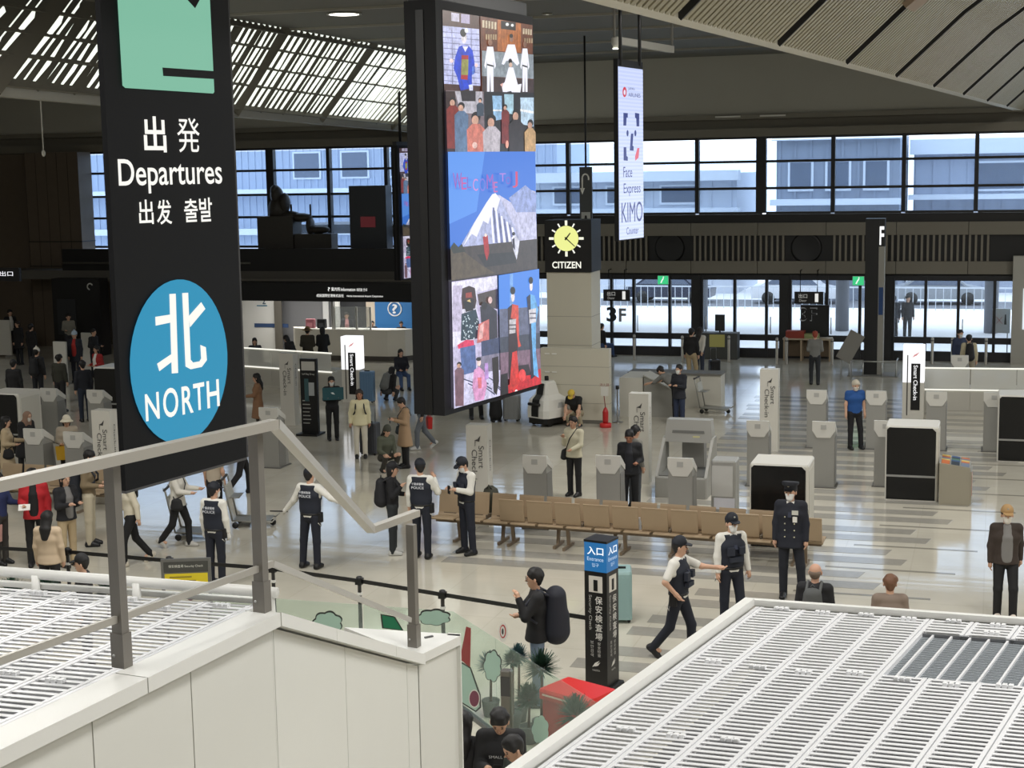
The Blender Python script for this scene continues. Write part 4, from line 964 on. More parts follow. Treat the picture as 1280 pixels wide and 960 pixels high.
# --- security check pillar
sc_p = plan(753, 857)
pl_ = thing('security_pillar', 'black square pillar with a blue lit top reading Security Check', 'sign pillar', sc_p, rz_of(CF) - math.radians(31))
hS = 2.02; a_ = .165
MB().box(-a_, a_, -a_, a_, .04, hS - .42, mat('pillar_black', s2l(30, 29, 28), .35)).build('column', None, pl_)
MB().box(-a_, a_, -a_, a_, hS - .42, hS - .03, glow(40, 112, 170, .85)).build('lit_head', None, pl_)
MB().box(-a_ - .005, a_ + .005, -a_ - .005, a_ + .005, hS - .03, hS, black_m).build('top_cap', None, pl_)
MB().bev(-a_ - .03, a_ + .06, -a_ - .03, a_ + .06, 0, .045, .02, black_m).build('foot', None, pl_)
for rot, off in ((0, (0, -1)), (math.pi / 2, (1, 0))):
    def fpos(u, z, o=.004):
        return ((u, -a_ - o, z) if rot == 0 else (a_ + o, u, z))
    text('lettering', '入口', pl_, fpos(0, hS - .14), .24, .11, glow(245, 250, 255, 1.1), (0, 0, rot), bold=.02)
    text('lettering', 'Entrance', pl_, fpos(0, hS - .25), .24, .05, glow(200, 220, 240, 1.0), (0, 0, rot))
    text('lettering', '입구', pl_, fpos(0, hS - .33), .1, .05, glow(200, 220, 240, 1.0), (0, 0, rot))
    q = MB()
    if rot == 0: q.box(-.1, .1, -a_ - .003, -a_, hS - .70, hS - .48, rgb(220, 216, 206))
    else: q.box(a_, a_ + .003, -.1, .1, hS - .70, hS - .48, rgb(220, 216, 206))
    q.build('pictogram_plate', None, pl_)
    q = MB()
    if rot == 0: q.box(-.03, .03, -a_ - .006, -a_ - .003, hS - .68, hS - .53, black_m)
    else: q.box(a_ + .003, a_ + .006, -.03, .03, hS - .68, hS - .53, black_m)
    q.build('pictogram_mark', None, pl_)
    text('lettering', '保安検査場', pl_, fpos(.045, hS - 1.05), .11, .6, rgb(225, 224, 218), (0, 0, rot), vertical=True, bold=.01)
    text('lettering', 'Security Check', pl_, fpos(-.085, hS - .98), .48, .055, rgb(205, 204, 198), (0, math.pi / 2, rot))
    text('lettering', '安全检查', pl_, fpos(.045, hS - 1.47), .05, .2, rgb(200, 199, 194), (0, 0, rot), vertical=True); text('lettering', '보안검색', pl_, fpos(-.06, hS - 1.47), .05, .22, rgb(200, 199, 194), (0, 0, rot), vertical=True)
    e_ = MB(); e_.poly([fpos(-.06, hS - 1.72), fpos(-.01, hS - 1.70), fpos(.05, hS - 1.62), fpos(-.02, hS - 1.66)], rgb(225, 224, 218)).build('emblem', None, pl_)
    e_ = MB(); e_.poly([fpos(-.02, hS - 1.71), fpos(.03, hS - 1.69), fpos(.06, hS - 1.64), fpos(.0, hS - 1.68)], rgb(225, 224, 218)).build('emblem', None, pl_)
    text('lettering', 'NARITA', pl_, fpos(.0, hS - 1.76), .11, .025, rgb(200, 199, 194), (0, 0, rot))
# ================================================================== FURNITURE AND EQUIPMENT
kio_m = mat('kiosk_grey', s2l(150, 149, 143), .5, noise=.02, scale=4); kio_d = mat('kiosk_side', s2l(126, 125, 120), .5)
kio_w = mat('kiosk_white', s2l(212, 210, 202), .4)
def kiosk_meshes():
    w, d = .23, .21
    body = MB().add([(-w, -d, .02), (w, -d, .02), (w, d + .12, .02), (-w, d + .12, .02), (-w, -d, 1.3), (w, -d, 1.3), (w, d - .05, 1.12), (-w, d - .05, 1.12)],
                    [(0, 3, 2, 1), (4, 5, 6, 7), (0, 1, 5, 4), (1, 2, 6, 5), (2, 3, 7, 6), (3, 0, 4, 7)], kio_m).mesh('body')
    side = MB().box(w, w + .012, -d + .02, d - .06, .04, 1.1, kio_d).mesh('side_panel')
    head = MB().ext([(-w - .01, -d - .015, 1.44), (w + .01, -d - .015, 1.44), (w + .01, -d - .015, 1.24), (w * .62, -d - .015, 1.09), (-w * .62, -d - .015, 1.09), (-w - .01, -d - .015, 1.24)], (0, .06, 0), kio_w)
    head = head.mesh('head_panel')
    top = MB().add([(-w - .01, -d + .045, 1.44), (w + .01, -d + .045, 1.44), (w + .01, d, 1.2), (-w - .01, d, 1.2), (-w - .01, -d + .045, 1.28), (w + .01, -d + .045, 1.28), (w + .01, d, 1.1), (-w - .01, d, 1.1)],
                   [(0, 1, 2, 3), (7, 6, 5, 4), (0, 4, 5, 1), (1, 5, 6, 2), (2, 6, 7, 3), (3, 7, 4, 0)], kio_w).mesh('screen_housing')
    slot = MB().box(-.06, .06, -d - .022, -d - .0155, 1.27, 1.37, rgb(176, 175, 170)).mesh('vent_plate')
    scr = MB().poly([(-.17, -d + .09, 1.435), (.17, -d + .09, 1.435), (.17, d - .04, 1.235), (-.17, d - .04, 1.235)], black_m).mesh('touch_screen')
    foot = MB().box(-w - .04, w + .04, -d - .04, d + .16, 0, .025, rgb(104, 103, 99)).mesh('foot_plate')
    return (('body', body), ('side_panel', side), ('head_panel', head), ('screen_housing', top), ('vent_plate', slot), ('touch_screen', scr), ('foot_plate', foot))
KM = kiosk_meshes()
def kiosk(px, py, lab, sc=1.0, rz=0.0, dz=1.44):
    t = thing('check_in_kiosk', lab, 'kiosk', plan(px, py, dz), rz, 'grey self check-in kiosks')
    for n_, me in KM: inst(me, n_, t)
    t.scale = (sc, sc, sc)
    return t
for px, py, lab in ((1022, 486, 'grey check-in kiosk standing left of the man in the blue polo shirt'),
                    (1031, 525, 'grey check-in kiosk in front of the man in the blue polo shirt'),
                    (949, 524, 'grey check-in kiosk in front of the lone white Smart Check-in pillar'),
                    (1096, 487, 'grey check-in kiosk behind the elbow of the man in the blue polo shirt'),
                    (1108, 524, 'grey check-in kiosk half hidden by the bag drop next to the brochure rack'),
                    (1171, 488, 'grey check-in kiosk under the long lit counter'),
                    (1243, 489, 'grey check-in kiosk behind the bag drop near the lit counter end'),
                    (672, 567, 'grey check-in kiosk left of the woman in the cream jacket'),
                    (763, 567, 'grey check-in kiosk in front of the man with the name badge'),
                    (853, 570, 'grey check-in kiosk in front of the open baggage scale'),
                    (868, 523, 'grey check-in kiosk just behind the open baggage scale hood'),
                    (66, 484, 'grey check-in kiosk beside the person with the black backpack and beanie'),
                    (124, 486, 'grey check-in kiosk beside the black departures sign edge'),
                    (48, 534, 'grey check-in kiosk in front of the person with the brown headscarf'),
                    (98, 538, 'grey check-in kiosk in front of the person in the white bucket hat'),
                    (1200, 443, 'grey check-in kiosk behind the glass of the lit counter'),
                    (340, 508, 'grey check-in kiosk beside the woman in the camel coat with long hair')):
    kiosk(px, py, lab)

# --- bag drop units: white boxes with a black front
bd_w = mat('bagdrop_white', s2l(216, 213, 203), .45)
def bag_drop(px, py, lab, w=1.05, d=.95, h=1.55):
    t = thing('bag_drop', lab, 'bag drop', plan(px, py, h), 0, 'bag drop machines')
    t.location.y += 0
    MB().bev(0, w, 0, d, 0, h, .035, bd_w).build('housing', None, t)
    MB().add([(.03, -.012, .03), (w - .05, -.012, .03), (w - .05, -.012, h - .1), (w - .12, -.012, h - .03), (.08, -.012, h - .03), (.03, -.012, h - .08)], [(0, 1, 2, 3, 4, 5)], mat('gloss_black', s2l(16, 17, 19), .2)).build('front_panel', None, t)
    MB().box(.03, w - .05, -.03, -.013, .5, .54, rgb(150, 150, 146)).build('shelf_strip', None, t)
    MB().box(w, w + .008, .1, d - .1, .1, h - .12, rgb(204, 201, 190)).build('side_panel', None, t)
    return t
bag_drop(1107, 532, 'white bag drop machine with black front beside the brochure rack')
bag_drop(937, 579, 'white bag drop machine with black front behind the officer in the dark tunic')
bag_drop(1248, 494, 'white bag drop machine with black front at the end of the lit counter', 1.2)
bag_drop(-22, 491, 'white bag drop machine with black front beside the brown headscarf person')
bag_drop(116, 459, 'white bag drop machine with black front behind the departures sign')
# --- open grey baggage scale
sc = thing('baggage_scale', 'grey open baggage scale with a slanted hood between two kiosks', 'baggage scale', plan(852, 622))
g1, g2 = mat('scale_grey', s2l(158, 157, 151), .45), mat('scale_dark', s2l(112, 112, 108), .4)
MB().bev(-.55, .55, -.1, 1.1, 0, .45, .03, g1).build('base', None, sc)
for s in (-1, 1): MB().ext([(s * .55, -.1, .45), (s * .55, 1.1, .45), (s * .55, 1.1, 1.15), (s * .55, .75, 1.15)], (-s * .06, 0, 0), g1).build('side_wall', None, sc)
MB().box(-.47, .47, -.05, 1.0, .451, .47, g2).build('weighing_belt', None, sc)
MB().add([(-.52, .7, 1.05), (.52, .7, 1.05), (.52, 1.1, 1.05), (-.52, 1.1, 1.05), (-.47, .8, 1.52), (.47, .8, 1.52), (.47, 1.1, 1.52), (-.47, 1.1, 1.52)],
         [(0, 3, 2, 1), (4, 5, 6, 7), (0, 1, 5, 4), (1, 2, 6, 5), (2, 3, 7, 6), (3, 0, 4, 7)], g1).build('hood', None, sc)
MB().poly([(-.35, .735, 1.24), (.35, .735, 1.24), (.34, .745, 1.30), (-.34, .745, 1.30)], g2).build('hood_slot', None, sc)
MB().poly([(.1, .72, 1.13), (.25, .72, 1.13), (.25, .725, 1.19), (.1, .725, 1.19)], rgb(205, 200, 150)).build('sticker', None, sc)
# --- white document printer block behind the bench
pb_ = thing('printer_cabinet', 'pale grey cabinet with stacked paper beside the black bag drop', 'cabinet', plan(903, 576, 1.25))
MB().bev(-.22, .25, 0, .5, 0, 1.25, .03, g1).build('body', None, pb_); MB().box(-.2, .2, -.012, 0, .55, 1.15, rgb(196, 195, 190)).build('door', None, pb_); MB().box(-.16, .24, -.02, 0, .3, .52, rgb(214, 214, 222)).build('paper_tray', None, pb_)

# --- Smart check-in pillars
txt_d = rgb(70, 68, 66)
def smart_pillar(px, py, lab, w=.44, d=.3, h=2.0, lit=False, lower=True):
    t = thing('check_in_pillar', lab, 'sign pillar', plan(px, py, h), 0, 'Smart Check-in pillars')
    wm = mat('pillar_white', s2l(208, 205, 195), .5)
    if lit:
        MB().box(-w / 2, w / 2, -d / 2, d / 2, 0, h * .5, wm).build('lower_panel', None, t)
        MB().box(-w / 2, w / 2, -d / 2, d / 2, h * .5, h, glow(248, 248, 250, 1.15)).build('light_box', None, t)
        MB().box(-.06, .18, -d / 2 - .01, -d / 2 - .001, .25, h - .48, black_m).build('name_panel', None, t)
        text('lettering', 'Smart Check-in', t, (.06, -d / 2 - .016, 1.0), .95, .11, glow(245, 245, 245, 1.0), (0, math.pi / 2, 0), bold=.01)
        MB().poly([(-.04, -d / 2 - .012, h - .32), (.08, -d / 2 - .012, h - .26), (.16, -d / 2 - .012, h - .16), (.02, -d / 2 - .012, h - .24)], glow(220, 150, 150, .9)).build('emblem', None, t)
        MB().box(-.17, -.14, -d / 2 - .008, -d / 2 - .001, .1, h - .25, txt_d).build('slot', None, t)
    else:
        MB().box(-w / 2, w / 2, -d / 2, d / 2, 0, h, wm).build('body', None, t)
        text('lettering', 'Smart', t, (.09, -d / 2 - .006, h - .62), .44, .11, txt_d, (0, math.pi / 2, 0)); text('lettering', 'Check-in', t, (-.05, -d / 2 - .006, h - .82), .68, .11, txt_d, (0, math.pi / 2, 0))
        MB().poly([(-.05, -d / 2 - .006, h - .3), (.02, -d / 2 - .006, h - .27), (.08, -d / 2 - .006, h - .2), (.05, -d / 2 - .006, h - .32)], txt_d).build('emblem', None, t)
        text('lettering', 'Narita', t, (-.03, -d / 2 - .006, h - .36), .1, .03, txt_d, (0, math.pi / 2, 0))
        text('lettering', 'Check-in', t, (w / 2 + .006, 0, h - .6), .6, .07, txt_d, (0, math.pi / 2, math.pi / 2))
    return t
smart_pillar(598.5, 530, 'white pillar reading Smart Check-in behind the officer with the phone', .43)
smart_pillar(800, 491, 'white pillar reading Smart Check-in behind the man with the name badge')
smart_pillar(962.5, 461, 'white pillar reading Smart Check-in standing alone before the glass doors')
smart_pillar(130, 512, 'white pillar reading Smart Check-in at the edge of the departures sign')
smart_pillar(360, 441, 'white pillar reading Smart Check-in left of the black information board', .42)
smart_pillar(440, 420, 'lit white pillar with a black Smart Check-in panel near the information counter', .58, .4, lit=True)
smart_pillar(1143, 431, 'lit white pillar with a black panel at the start of the lit counter', .56, .5, lit=True)

# --- lit counters
def lit_counter(lab, p, length, rz, h=1.28, d=.8):
    t = thing('check_in_counter', lab, 'counter', p, rz)
    MB().box(0, length, 0, d, 0, h - .62, mat('counter_body', s2l(186, 183, 172), .5)).build('body', None, t)
    n = max(2, int(length / 1.2))
    for i in range(n):
        a, b_ = length * i / n + .01, length * (i + 1) / n - .01
        MB().box(a, b_, -.02, -.005, h - .58, h - .03, glass('frosted', (.82, .82, .78), .45, .4)).build('glass_panel', None, t)
        MB().box(a, b_, -.012, 0, .08, h - .68, rgb(178, 175, 165)).build('front_panel', None, t)
    MB().box(0, length, -.03, .03, h - .035, h, glow(246, 244, 232, 1.1)).build('light_strip', None, t)
    MB().box(0, length, -.03, .03, h - .64, h - .60, glow(246, 244, 232, 1.0)).build('light_strip', None, t)
    MB().box(0, length, .2, d, h - .62, h - .58, rgb(200, 198, 190)).build('worktop', None, t)
    return t
cA, cB = plan(1156, 459, 1.28), plan(1330, 461, 1.28)
lit_counter('long lit counter with frosted glass front at the end of the kiosks', cA, (cB - cA).length, math.atan2((cB - cA).y, (cB - cA).x))
cA, cB = plan(303, 434, 1.28), plan(414, 441, 1.28)
lit_counter('lit check-in counter with glass front before the information desk', cA, (cB - cA).length, math.atan2((cB - cA).y, (cB - cA).x))
# --- black information board
ib = thing('information_board', 'tall black free standing information board with small white print', 'sign board', plan(389, 543))
MB().box(-.24, .24, -.05, .05, .06, 2.03, black_m).build('board', None, ib); MB().box(-.3, .3, -.3, .25, 0, .05, black_m).build('foot', None, ib)
MB().box(-.19, .19, -.056, -.05, 1.72, 1.96, rgb(190, 188, 180)).build('top_panel', None, ib); text('lettering', 'Self Bag Drop', ib, (0, -.058, 1.62), .36, .06, rgb(205, 204, 198))
MB().box(-.02, .16, -.056, -.05, 1.05, 1.4, rgb(168, 172, 172)).build('picture_panel', None, ib); MB().box(-.12, .0, -.06, -.056, .9, 1.5, rgb(56, 88, 92)).build('leaflet_holder', None, ib)
for i in range(7): MB().box(-.19, .0 + .02 * (i % 3), -.056, -.05, .9 - i * .1, .925 - i * .1, rgb(168, 168, 162)).build('print_line', None, ib)

# --- benches
tan_m = mat('bench_tan', s2l(164, 143, 115), .55, noise=.04, scale=6); tan_leg = mat('bench_leg', s2l(134, 118, 98), .45, metal=.3)
sw = .54
_b = MB()
prof = [(-.04, .45), (.36, .41), (.42, .44), (.46, .52)]
def shell(pts, w, th, m):
    b = MB(); n = len(pts)
    for i in range(n - 1):
        (y0, z0), (y1, z1) = pts[i], pts[i + 1]
        dn = Vector((0, y1 - y0, z1 - z0)).normalized(); nn = Vector((0, -dn.z, dn.y)) * th
        b.add([(-w / 2, y0, z0), (w / 2, y0, z0), (w / 2, y1, z1), (-w / 2, y1, z1), (-w / 2, y0 - nn.y, z0 - nn.z), (w / 2, y0 - nn.y, z0 - nn.z), (w / 2, y1 - nn.y, z1 - nn.z), (-w / 2, y1 - nn.y, z1 - nn.z)],
              [(0, 1, 2, 3), (7, 6, 5, 4), (0, 4, 5, 1), (1, 5, 6, 2), (2, 6, 7, 3), (3, 7, 4, 0)], m)
    return b
SEAT = shell([(0, .43), (.03, .455), (.40, .415)], .48, .025, tan_m).mesh('seat')
BACK = shell([(.39, .418), (.44, .47), (.50, .84), (.512, .88)], .475, .025, tan_m).mesh('backrest')
SLOT = MB().box(-.13, .13, .425, .452, .452, .468, rgb(96, 84, 68)).mesh('drain_slot')
TLEG = MB().bar((0, .22, .36), (0, .28, .05), .06, .05, tan_leg).bar((0, -.02, .03), (0, .52, .03), .05, .05, tan_leg).mesh('leg')
ARM = MB().bar((0, .1, .47), (0, .34, .46), .03, .07, rgb(90, 80, 66)).mesh('armrest')
def bench(lab, p0, n, rz, flip=False, skip=()):
    t = thing('beam_bench', lab, 'bench', p0, rz)
    MB().box(-.2, n * sw - .3, .2, .28, .33, .39, tan_leg).build('beam', None, t)
    for i in range(n):
        if i in skip: continue
        x = i * sw
        inst(SEAT, 'seat', t, (x, 0, 0)); inst(BACK, 'backrest', t, (x, 0, 0)); inst(SLOT, 'drain_slot', t, (x, 0, 0))
        if i % 2 == 0: inst(TLEG, 'leg', t, (x + .26, 0, 0))
        if i % 3 == 1 and i < n - 1: inst(ARM, 'armrest', t, (x + sw / 2, .16, 0))
    return t
fl, fr_ = plan(552, 677), plan(1000, 712)
rzb = math.atan2((fr_ - fl).y, (fr_ - fl).x)
n_b = int((fr_ - fl).length / sw) + 1
bench('long tan beam bench facing the officers with the outstretched arm', fl, n_b, rzb)
b2 = plan(617, 622, .88); b3 = plan(1012, 646, .88)
rz2 = math.atan2((b3 - b2).y, (b3 - b2).x)
n2 = int((b3 - b2).length / sw) + 1
bench('long tan beam bench turned towards the check-in kiosks', b3 + Vector((0, .45, 0)), n2, rz2 + math.pi)
bl = plan(-12, 578, .88)
bench('tan beam bench behind the man in the red jacket', bl - Vector((0, .5, 0)), 6, 0)
# bottle on the bench
bo_ = thing('water_bottle', 'clear plastic bottle standing on the tan bench', 'bottle', fl + Vector((math.cos(rzb), math.sin(rzb), 0)) * (sw * 7) + Vector((0, .28, .43)))
MB().lathe([(.03, 0), (.034, .03), (.034, .14), (.02, .18), (.014, .2)], glass('bottle', (.85, .9, .95), .5, .1), 10).build('body', None, bo_)
MB().lathe([(.016, .2), (.016, .225)], rgb(235, 235, 240), 8).build('cap', None, bo_)

bgb = thing('rucksack', 'dark olive rucksack leaning on the tan bench behind the phone officer', 'rucksack', b3 + Vector((math.cos(rz2 + math.pi), math.sin(rz2 + math.pi), 0)) * (sw * 11.2) + Vector((0, .62, .46)))
MB().lathe([(.12, 0), (.17, .08), (.17, .3), (.13, .44), (.05, .5)], rgb(58, 58, 46), 12).build('body', None, bgb); MB().tube([(-.05, -.1, .46), (0, -.12, .54), (.05, -.1, .46)], .012, rgb(48, 46, 38), 6).build('grab_loop', None, bgb)
# --- queue stanchions and belts
tops = [(-30, 680), (84, 686), (211, 697), (341, 707), (449, 722), (553, 739)]
st_pts = [plan(px, py, .98) for px, py in tops]
names = ['at the picture edge by the pink bag', 'beside the woman in the beige sweater', 'beside the yellow notice board', 'beside the officer with outstretched arms', 'left of the railing end post', 'right of the railing end post']
st_m = mat('stanchion_black', s2l(26, 26, 27), .4)
for p, nme in zip(st_pts, names):
    t = thing('queue_stanchion', 'black belt stanchion ' + nme, 'stanchion', p, 0, 'black queue stanchions')
    MB().lathe([(.16, 0), (.16, .015), (.06, .03), (.03, .04), (.028, .88), (.045, .89), (.045, .99), (.03, 1.0)], st_m, 14).build('post', None, t)
    MB().box(-.05, .05, -.05, .05, .88, .97, black_m).build('belt_head', None, t)
    MB().box(-.031, .031, -.031, .031, .72, .76, rgb(215, 215, 210)).build('band', None, t)
ends = st_pts + [sc_p + Vector((-.17, -.05, 0))]
bnames = names[:-1] + ['ending at the black security pillar']
for i in range(len(ends) - 1):
    a, b_ = ends[i], ends[i + 1]; d = (b_ - a).normalized()
    m = MB().bar(a + d * .05 + Vector((0, 0, .93)), b_ - d * .05 + Vector((0, 0, .93)), .006, .06, st_m)
    tag(m.build('queue_belt'), 'black queue belt stretched from the stanchion ' + names[i], 'belt', 'black queue belts')

# --- yellow notice board
yb = thing('notice_stand', 'grey framed notice stand with a yellow poster behind the white tube rail', 'sign board', plan(232, 698, 1.3), math.radians(22))
MB().box(-.36, .36, -.02, .02, .45, 1.3, rgb(120, 120, 118, .4, metal=.5)).build('frame', None, yb)
MB().box(-.32, .32, -.026, -.02, 1.1, 1.26, rgb(70, 70, 66)).build('header', None, yb); text('lettering', '保安検査場 Security Check', yb, (0, -.029, 1.19), .5, .05, rgb(225, 225, 215))
MB().box(-.31, .31, -.026, -.02, .86, 1.08, rgb(224, 202, 40)).build('poster_top', None, yb); MB().box(-.31, .31, -.026, -.02, .48, .855, rgb(218, 216, 206)).build('poster', None, yb)
for i in range(3): MB().box(-.24, .2 - .06 * i, -.029, -.026, .9 + .06 * i, .92 + .06 * i, rgb(150, 132, 40)).build('print_line', None, yb)
for x_ in (-.2, .05, .22): MB().lathe([(.05, 0), (.05, .003)], rgb(150, 110, 130), 10).build('poster_mark', None, yb, (x_, -.027, .72)).rotation_euler.x = math.pi / 2
for x_ in (-.3, .3): MB().bar((x_, 0, 0), (x_, 0, .46), .03, .03, rgb(120, 120, 118, .4)).build('leg', None, yb)

# --- decorated glass screen
GH = 1.25
G = [gp(262, 741, GH), gp(345, 748, GH), gp(566, 764, GH), gp(752, 882, GH)]
G = [Vector((p.x, p.y, 0)) for p in G]
gs = thing('glass_screen', 'low glass screen painted with pale green bushes and a red shape', 'glass screen', (0, 0, 0))
gg = glass('green_glass', (.88, .95, .91), .90, .03)
for a, b_ in zip(G[:-1], G[1:]):
    L_ = (b_ - a).length; k_ = max(1, round(L_ / 1.3)); d = (b_ - a) / k_; n_ = Vector((d.y, -d.x, 0)).normalized()
    for i in range(k_):
        p, q = a + d * i + d.normalized() * .008, a + d * (i + 1) - d.normalized() * .008
        MB().ext([p + Vector((0, 0, .06)), q + Vector((0, 0, .06)), q + Vector((0, 0, GH)), p + Vector((0, 0, GH))], n_ * .012, gg).build('glass_pane', None, gs)
    MB().bar(a + Vector((0, 0, .03)), b_ + Vector((0, 0, .03)), .06, .06, rgb(110, 112, 112, .4, metal=.5)).build('base_channel', None, gs)
def decal(P_, Q_, pts, m, o, name='painted_shape'):
    n = vplane(P_, (Q_ - P_).normalized())
    MB().poly([on_plane(x, y, P_, n) + n * (.014 + o) for x, y in pts], m).build(name, None, gs)
def ring(cx, cy, rx, ry, n=18, wob=.0, k=5):
    n = 60 if wob else n; f = lambda i: 1 - wob + 2.4 * wob * abs(math.sin((k + 1) * math.pi * i / n))
    return [(cx + rx * f(i) * math.cos(2 * math.pi * i / n), cy + ry * f(i) * math.sin(2 * math.pi * i / n)) for i in range(n)]
mint, dark_o, redm = rgb(168, 200, 186, .5), rgb(44, 50, 46, .5), rgb(150, 40, 44, .5)
g1_, g2_, g3_ = G[1], G[2], G[3]
for (cx, cy, rx, ry) in ((410, 778, 18, 14), (543, 771, 20, 10)):
    decal(g1_, g2_, ring(cx, cy, rx, ry, 30, .07, 6), dark_o, 0); decal(g1_, g2_, ring(cx, cy + .8, rx - 1.4, ry - 1.4, 30, .07, 6), mint, .002)
decal(g1_, g2_, [(476, 767), (494, 770), (505, 788), (478, 785)], dark_o, 0); decal(g1_, g2_, [(478, 768.5), (493, 771.5), (503, 787), (480, 784)], rgb(30, 120, 84), .002)
decal(g2_, g3_, [(584, 783), (590, 785), (589, 834), (576, 824)], redm, 0)
decal(g2_, g3_, [(570, 822), (590, 834), (602, 868), (603, 884), (596, 890), (577, 878)], dark_o, .0); decal(g2_, g3_, [(570, 824), (589, 835.5), (600, 868), (601, 883), (596, 888), (577, 876)], mint, .002)
decal(g2_, g3_, ring(594.5, 873, 6, 10), rgb(118, 56, 76), .004); decal(g2_, g3_, ring(594.5, 873, 7, 11.5), rgb(225, 222, 214), .003)
decal(g2_, g3_, ring(617, 832, 11, 19, 30, .07, 6), dark_o, 0); decal(g2_, g3_, ring(617, 832.5, 10, 17.8, 30, .07, 6), mint, .002)
decal(g2_, g3_, ring(677, 912, 10, 17, 30, .06, 6), mint, .002)
decal(g2_, g3_, ring(630.5, 790, 6.2, 12.5), rgb(226, 224, 218), .004); decal(g2_, g3_, ring(630.5, 789, 3.9, 8.5), rgb(190, 44, 44), .006); decal(g2_, g3_, ring(630.5, 789, 2.9, 6.8), rgb(226, 224, 218), .008); decal(g2_, g3_, ring(630.5, 789, 1.2, 4), rgb(60, 60, 60), .010)
# gate post and plants behind the glass
gpst = thing('gate_post', 'brushed steel gate post beside the painted glass screen', 'post', plan(633, 837, 1.15))
MB().bev(-.065, .065, -.05, .05, 0, 1.15, .015, rgb(120, 118, 112, .35, metal=.6)).build('post', None, gpst); MB().box(-.055, .055, -.055, -.05, .85, 1.08, rgb(70, 70, 70, .2)).build('reader_panel', None, gpst); MB().box(-.1, .1, -.09, .09, 0, .02, rgb(100, 100, 96, .4)).build('foot_plate', None, gpst)
def shrub(lab, p, h, r, pot=True, blue=False):
    t = thing('potted_shrub', lab, 'plant', p, 0, 'potted shrubs by the glass screen')
    if pot:
        MB().lathe([(.09, 0), (.12, .2), (.115, .21), (.1, .19)], rgb(96, 100, 100), 12).build('pot', None, t)
    MB().tube([(0, 0, .15), (.01, .01, h - r)], [.02, .014], rgb(90, 60, 44), 6).build('stem', None, t)
    b = MB(); R_ = random.Random(int(p.x * 1000) + 7)
    gm_ = rgb(38, 70, 54, .6) if not blue else rgb(62, 92, 96, .6)
    for i in range(420):
        a, e = R_.random() * 6.28, R_.random() * 2.2 - .6
        d = Vector((math.cos(a) * math.cos(e), math.sin(a) * math.cos(e), math.sin(e) + .2)).normalized(); c = Vector((0, 0, h - r)) + d * r * .25
        s_ = d.cross(Vector((0, 0, 1))).normalized() * .012; tip = c + d * r * (.35 + .45 * R_.random())
        b.add([c - s_, c + s_, tip + s_ * .3, tip - s_ * .3], [(0, 1, 2, 3)], gm_)
    o = b.build('foliage', None, t); o['kind'] = 'stuff'
    return t
for px, py, h, r, lab, bl in ((612, 850, .85, .2, 'blue green tufted potted shrub beside the gate post', True), (640, 838, 1.0, .14, 'small dark potted shrub behind the gate post', False), (676, 838, 1.1, .26, 'dark green potted shrub beside the jeans of the backpack man', False),
                              (717, 872, 1.05, .26, 'dark green potted shrub in front of the red box', False), (661, 890, .75, .22, 'low dark green potted shrub beside the seated bottle carrier', False), (648, 845, 1.0, .18, 'grey green potted shrub beside the striped bag', True)):
    if lab.startswith('low'): lab = 'low dark green potted shrub between the two young men and the red box'
    shrub(lab, plan(px, py, h * .75) + (CF * .5 if px < 620 or px in (661, 648) else CF * 0) - (CF * .6 if px == 717 else CF * 0), h, r, True, bl)
for px, lab in ((14, 'green potted shrub behind the white tube rail below the beige sweater woman'), (58, 'green potted shrub behind the white tube rail beside the black cap'), (133, 'green potted shrub behind the white tube rail near the railing post')):
    t = shrub(lab, plan(px, 724, .8), .85, .3)
# red box
rbx = thing('red_box', 'red lidded box standing behind the glass screen', 'box', plan(722, 862, .85), rz_of(SK) - .25)
red_m = mat('red_plastic', s2l(190, 36, 34), .35, noise=.08, scale=8)
MB().bev(-.34, .34, -.25, .25, 0, .74, .02, red_m).build('body', None, rbx); MB().bev(-.37, .37, -.28, .28, .745, .86, .03, rgb(206, 48, 44, .3)).build('lid', None, rbx); MB().box(-.3, .3, -.285, -.28, .79, .81, rgb(235, 200, 190, .3)).build('lid_stripe', None, rbx)
# --- suitcases
def suitcase(lab, p, h, w, d, c, rz=0.0, tilt=0.0, handle=False):
    t = thing('suitcase', lab, 'suitcase', p, rz); t.rotation_euler.x = tilt
    m = rgb(*c, .4)
    MB().bev(-w / 2, w / 2, -d / 2, d / 2, .06, h, .035, m).build('shell', None, t)
    for i in range(4): MB().box(-w / 2 + w * (.2 + .2 * i) - .01, -w / 2 + w * (.2 + .2 * i) + .01, -d / 2 - .008, -d / 2, .12, h - .08, m).build('rib', None, t)
    for sx in (-1, 1):
        for sy in (-1, 1): MB().lathe([(.02, -.012), (.028, 0), (.02, .012)], black_m, 10).build('wheel', None, t, (sx * (w / 2 - .05), sy * (d / 2 - .05), .03)).rotation_euler.x = math.pi / 2
    MB().box(-.08, .08, -.015, .015, h, h + .03, black_m).build('carry_handle', None, t)
    if handle: MB().tube([(-.1, d / 2 - .04, h), (-.1, d / 2 - .04, h + .38), (.1, d / 2 - .04, h + .38), (.1, d / 2 - .04, h)], .01, rgb(150, 150, 150, .3, metal=.6), 6).build('pull_handle', None, t)
    return t
suitcase('pale teal hard suitcase standing beside the security pillar', plan(776, 774), .80, .34, .5, (146, 176, 174), .25)
suitcase('large charcoal suitcase beside the woman in the pale yellow outfit', plan(463, 568), .80, .46, .3, (66, 68, 74), -.1, handle=True)
suitcase('light blue suitcase beside the hooded person near the lit pillar', plan(460, 503), .95, .42, .3, (96, 128, 160), .1)
suitcase('silver ribbed suitcase between the huge screen and the white robot', plan(640, 526), .72, .45, .28, (136, 138, 138), 0)
suitcase('small black suitcase pulled by the couple walking to the doors', plan(893, 470), .55, .36, .24, (26, 26, 30), .6, 0, True)
